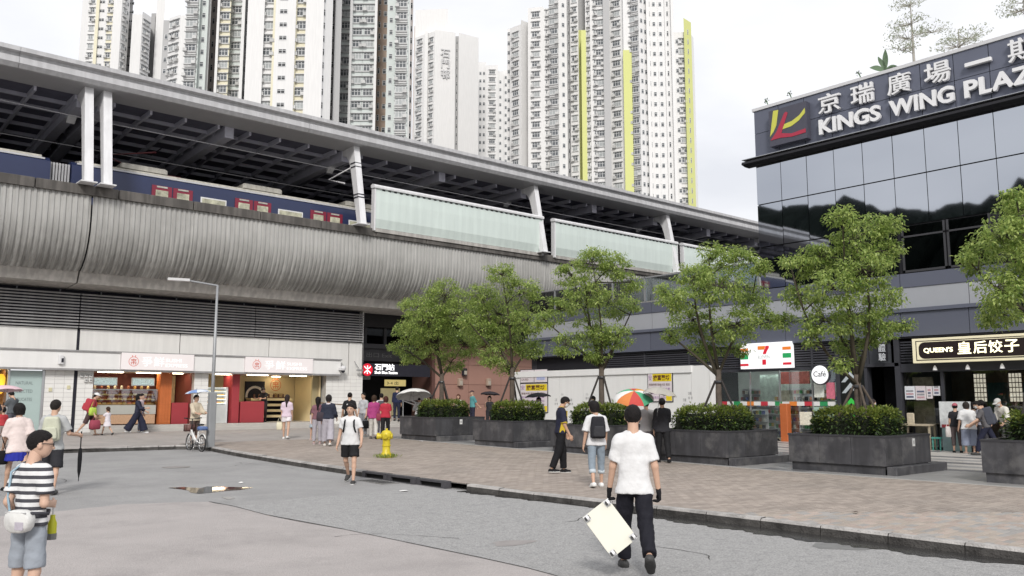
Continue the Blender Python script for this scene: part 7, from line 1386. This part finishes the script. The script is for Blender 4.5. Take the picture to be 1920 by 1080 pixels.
p = person(at(370, 28.6), 1.62, -120, 'woman in beige blouse standing behind the bicycle under a patterned hat', dict(m=C((.60, .52, .40)), sleeve=1.5, hem=-.12, o=.03), dict(m=C((.10, .07, .06)), end=1.4), (.4, .35, .3), ('short', HB), la=(30, 10, 50, 6), ra=(30, 10, 50, 6), vx=.022, group=G)
umbrella(p['hc'] + [0, 0, .30], (-.1, .06, 1), .40, [C((.55, .62, .74)), C((.20, .30, .55)), C((.66, .70, .76))], 'small blue and white umbrella hat on the woman by the bicycle', .2, droop=.3)
# ---- right shop and entrance
def indoors(x, dep, z): q = at(x, dep); q[2] = z; return q
person(indoors(497, 42.3, gh(38.5) + .40), 1.70, 160, 'shop server in black behind the red counter', dict(m=C((.03, .03, .04)), sleeve=.8), dict(m=C((.04, .03, .03))), BLK, ('short', HB), la=(40, 8, 50, 10), ra=(40, 8, 50, 10), hpitch=25, cap=C((.03, .03, .035)), vx=.028, mask=C((.5, .48, .45)), group='shop staff')
p = person(PG(536, 823), 1.63, 4, 'woman in pale pink T-shirt and white shorts walking to the right shop', dict(m=C((.66, .54, .62)), sleeve=.85, hem=-.08, o=.024), dict(m=C((.74, .70, .72)), kind='shorts', end=.55, o=.02, flare=.03), (.72, .70, .68), ('long', (.03, .02, .02)), ll=(8, 2, 4), rl=(-12, 2, 12), foot=(0, -16), vx=.02, group=G)
handbag(grip(p, 'L') + [-.05, .04, .12], C((.70, .66, .50)), 'cream shoulder bag of the woman in white shorts', .24, .28, .1, .22, -.7)
person(PG(585, 825), 1.10, -40, 'small girl with pigtail reaching up beside her mother', dict(m=C((.70, .62, .64)), sleeve=.6, o=.022), dict(m=C((.36, .42, .46)), kind='skirt', end=.22, w2=.2), (.5, .35, .3), ('tail', (.03, .02, .02)), ra=(70, 10, 20, 0), hs=1.36, build=.95, vx=.02, group=G)
p = person(PG(614, 836), 1.66, 6, 'woman in dark navy cardigan and grey wide trousers, bob hair', dict(m=C((.03, .035, .055)), sleeve=1.6, hem=-.02, o=.03, w=.006), dict(m=C((.40, .38, .42)), flare=.06, o=.024, end=1.8), (.66, .62, .58), ('bob', (.02, .017, .017)), la=(6, 12, 20, 5), ra=(10, 14, 40, 5), ll=(10, 2, 4), rl=(-12, 2, 12), foot=(0, -14), vx=.018, group=G)
MB().tube([p['tor'](v) for v in ((-.07, -.06, .49), (0, -.085, .48), (.07, -.06, .49))], .026, 7).build('collar', C((.70, .64, .68)), p['o'], smooth=True)
handbag(p['tor']((-.24, -.02, .42)), C((.05, .04, .05)), 'black shoulder bag of the woman with bob hair', .3, .3, .12, .2, -.6)
person(at(598, 29.2), 1.58, 10, 'dark-haired woman in maroon half hidden behind the bob-haired woman', dict(m=C((.20, .10, .12)), sleeve=.8), dict(m=C((.4, .38, .42))), (.4, .3, .3), ('long', HB), vx=.022, group=G)
p = person(at(657, 31.), 1.74, 2, 'man in black T-shirt with pale skull-like print on the back', dict(m=C((.018, .018, .02)), sleeve=.8, o=.024, hem=-.1), dict(m=C((.03, .03, .035))), BLK, ('buzz', HB), la=(4, 16, 24, 4), ra=(4, 12, 20, 4), vx=.018, group=G)
for dx, dz_, w_, h_ in ((0, .30, .07, .035), (0, .36, .085, .02), (-.03, .245, .02, .03), (.03, .245, .02, .03), (0, .24, .012, .03)): MB().obox(p['tor']((dx, -.135, dz_)), p['T'] @ np.array([w_, 0, 0]), p['T'] @ np.array([0, .006, 0]), p['T'] @ np.array([0, 0, h_])).build('back_print', C((.60, .60, .60)), p['o'])
p = person(at(683, 34), 1.72, 150, 'man in patterned grey shirt leaving the station', dict(m=C((.45, .46, .48), .35), sleeve=.85, o=.024), dict(m=C((.25, .26, .28))), (.2, .2, .2), ('short', HB), vx=.024, group=G); handbag(grip(p, 'L'), m_blk, 'black bag carried by the man in the patterned shirt', .3, .3, .14, .12)
person(PG(700, 823), 1.64, 6, 'woman in magenta hooded jacket and pale trousers', dict(m=C((.38, .06, .20)), sleeve=1.8, o=.03, hem=-.12, w=.007), dict(m=C((.60, .58, .54)), o=.02), (.08, .08, .08), ('bob', (.05, .025, .02)), ll=(12, 2, 6), rl=(-14, 2, 14), foot=(0, -18), vx=.02, group=G)
p = person(at(716, 36), 1.70, 4, 'person in white shirt and grey backpack at the entrance', dict(m=C((.66, .62, .64)), sleeve=.8), dict(m=C((.1, .1, .12))), BLK, ('short', HB), vx=.024, group=G); backpack(p, C((.10, .10, .11)), 'grey backpack of the person in white at the entrance')
p = person(PG(722, 824), 1.60, 2, 'woman in red top and black trousers going to the station', dict(m=C((.45, .035, .06)), sleeve=.75, o=.026, hem=-.06), dict(m=C((.02, .02, .024))), BLK, ('bob', (.07, .025, .02)), ll=(-8, 2, 10), rl=(10, 2, 4), vx=.02, group=G); handbag(p['tor']((-.23, .02, .38)), C((.26, .05, .08)), 'dark red bag on the shoulder of the woman in red', .28, .26, .12, .26, -.7)
person(at(745, 44), 1.72, 0, 'dark figure inside the station entrance', dict(m=C((.02, .025, .06)), sleeve=1.6), dict(m=C((.02, .02, .04))), BLK, ('short', HB), vx=.03, group=G, lz=.3)
p = person(at(788, 34.5), 1.64, 10, 'person in white top bending under the white umbrella', dict(m=C((.68, .68, .68)), sleeve=.9, o=.028), dict(m=C((.06, .08, .06)), o=.02), BLK, ('short', HB), lean=20, la=(40, 15, 70, 10), ra=(30, 10, 60, 10), vx=.024, group=G)
umbrella(PD(775, 730, 34.0), (.1, .25, 1), .72, [C((.80, .79, .78), .02)], 'white umbrella at the station entrance', .85, droop=.42)
person(at(808, 35.5), 1.66, 60, 'person in blue-grey top behind the leftmost hedge', dict(m=C((.22, .26, .36)), sleeve=.8), dict(m=C((.1, .1, .12))), BLK, ('short', HB), vx=.026, group=G)
# ---- between the planters and the salmon wall
person(at(860, 42), 1.62, 170, 'woman in white with brown hair by the salmon wall', dict(m=C((.70, .66, .64)), sleeve=.5), dict(m=C((.6, .58, .5)), kind='skirt', end=.5, w2=.22), (.3, .2, .2), ('long', (.10, .04, .025)), la=(20, 20, 60, 5), ra=(20, 20, 60, 5), vx=.028, group=G, lz=.05)
person(at(886, 43), 1.76, 120, 'man in teal shirt and dark cap with hands behind his back', dict(m=C((.10, .30, .31)), sleeve=.9), dict(m=C((.025, .03, .055))), BLK, ('buzz', HB), la=(-25, 6, -20, 0), ra=(-25, 6, -20, 0), cap=C((.10, .06, .06)), vx=.026, group=G, lz=.1)
p = person(at(918, 41), 1.60, 175, 'woman in black under a black umbrella by the salmon wall', dict(m=C((.03, .03, .035)), sleeve=.8), dict(m=C((.03, .03, .035))), BLK, ('long', HB), ra=(40, 8, 95, 14), vx=.026, group=G); umbrella(p['hc'] + [.05, 0, .34], (.08, .02, 1), .48, [C((.035, .03, .035))], 'black umbrella in front of the salmon wall', .62)
p = person(at(1010, 33.5), 1.60, 172, 'woman in grey coat and pink top under a black umbrella by the poster', dict(m=C((.36, .35, .35)), sleeve=1.8, o=.026, hem=-.2), dict(m=C((.04, .04, .045))), BLK, ('bob', HB), ra=(38, 8, 100, 16), la=(20, 10, 70, 20), mask=C((.66, .62, .62)), vx=.022, group=G)
MB().obox(p['tor']((0, .118, .25)), p['T'] @ np.array([.05, 0, 0]), p['T'] @ np.array([0, .02, 0]), p['T'] @ np.array([0, 0, .2])).build('pink_blouse', C((.62, .50, .52)), p['o']); umbrella(p['hc'] + [-.04, 0, .30], (-.05, .02, 1), .52, [C((.02, .02, .022))], 'black umbrella in front of the tall poster', .6); handbag(p['tor']((.16, .1, .2)), m_blk, 'black bag of the woman under the umbrella by the poster', .28, .26, .12, .14, .6)
person(at(1113, 29.5), 1.70, 100, 'man in black behind the hedge beside the tree trunk', dict(m=C((.03, .03, .034)), sleeve=.8), dict(m=C((.03, .03, .034))), BLK, ('short', HB), hpitch=10, mask=C((.6, .6, .6)), vx=.024, group=G)
p = person(at(1210, 23.2), 1.62, 6, 'person in grey top under the rainbow umbrella', dict(m=C((.42, .41, .42)), sleeve=1.5, o=.03, hem=-.1), dict(m=C((.16, .14, .16)), o=.02), BLK, ('short', HB), la=(35, 10, 95, 10), vx=.02, group=G)
RB = [C((.62, .22, .07)), C((.52, .08, .07)), C((.09, .36, .20)), C((.74, .74, .72)), C((.66, .30, .03)), C((.58, .05, .05)), C((.10, .40, .22)), C((.74, .74, .72))]
umbrella(PD(1189, 733, 22.3), (-.32, -.30, 1), .52, RB, 'rainbow umbrella in orange, red, green and white', .8, droop=.44)
p = person(at(1240, 22.8), 1.68, 4, 'person in black jacket under the grey umbrella', dict(m=C((.03, .03, .036)), sleeve=1.8, o=.032, hem=-.12, w=.007), dict(m=C((.02, .02, .024)), o=.02), BLK, ('short', HB), ra=(35, 10, 95, 10), ll=(8, 2, 5), rl=(-10, 2, 12), vx=.02, group=G)
umbrella(PD(1239, 726, 22.0), (.10, -.12, 1), .44, [C((.44, .42, .38)), C((.40, .385, .35))], 'grey umbrella beside the rainbow one', .75, droop=.46); handbag(grip(p, 'L') + [0, 0, .03], C((.05, .05, .055)), 'black bag carried by the person under the grey umbrella', .3, .36, .12, .14, -.8)
# ---- right: man behind the hedge and the queue at the restaurant
person(at(1632, 25.6), 1.68, -75, 'man in white face mask behind the hedge by the fitness sign', dict(m=C((.45, .42, .30)), sleeve=.8), dict(m=C((.1, .1, .12))), BLK, ('short', (.04, .03, .03)), mask=C((.72, .72, .74)), vx=.02, group=G)
GQ = 'people queuing at the restaurant'
p = person(at(1786, 27.6), 1.56, -25, 'woman in red patterned cap and black top in the restaurant queue', dict(m=C((.03, .03, .03)), sleeve=.6), dict(m=C((.10, .08, .08)), end=1.6), BLK, ('short', HB), cap=C((.42, .12, .15), .3), vx=.02, group=GQ); handbag(p['tor']((-.22, 0, .3)), C((.60, .56, .54)), 'pale bag of the woman in the red cap', .24, .34, .1, .3, -.9)
person(at(1809, 27.1), 1.60, -12, 'stout woman in white T-shirt and blue-grey capri trousers in the queue', dict(m=C((.68, .68, .68), .03), sleeve=.85, hem=-.14, o=.034, flare=.03), dict(m=C((.26, .29, .38)), end=1.55, o=.035, flare=.05), (.50, .36, .30), ('bob', (.03, .025, .022)), ra=(30, 14, 50, 10), la=(8, 12, 20, 5), lean=10, build=1.2, vx=.018, group=GQ)
p = person(at(1842, 26.3), 1.72, 58, 'man in dark grey T-shirt with a large backpack stepping left in the queue', dict(m=C((.11, .105, .11)), sleeve=.8, hem=-.06, o=.024), dict(m=C((.022, .024, .045)), o=.016), (.05, .05, .05), ('short', HB), la=(40, 16, 30, 5), ra=(30, 14, 40, 5), ll=(26, 2, 14), rl=(-26, 2, 30), foot=(6, -35), lean=14, hpitch=14, mask=C((.6, .6, .6)), vx=.018, group=GQ)
backpack(p, C((.07, .075, .095)), 'large dark backpack on the man stepping left in the queue', size=(.17, .13, .27))
person(at(1836, 27.4), 1.66, 20, 'person in grey patterned shirt behind the man with the large backpack', dict(m=C((.28, .28, .32), .3), sleeve=.9), dict(m=C((.05, .05, .06))), (.5, .5, .5), ('short', HB), vx=.022, group=GQ)
person(at(1820, 27.9), 1.58, 30, 'dark-haired person in white at the restaurant door', dict(m=C((.66, .64, .64)), sleeve=.7), dict(m=C((.06, .06, .1))), BLK, ('bob', HB), vx=.022, group=GQ, mask=C((.7, .7, .7)))
person(at(1880, 27.2), 1.78, 110, 'restaurant server in white uniform leaning forward at the door', dict(m=C((.66, .64, .58)), sleeve=1.5, o=.026), dict(m=C((.1, .1, .1))), BLK, ('buzz', HB), lean=22, hpitch=10, la=(30, 14, 50, 5), ra=(20, 14, 40, 5), mask=C((.55, .55, .55)), vx=.022, group='restaurant staff', cap=C((.5, .5, .48)))
bpy.data.scenes.remove(TMP)
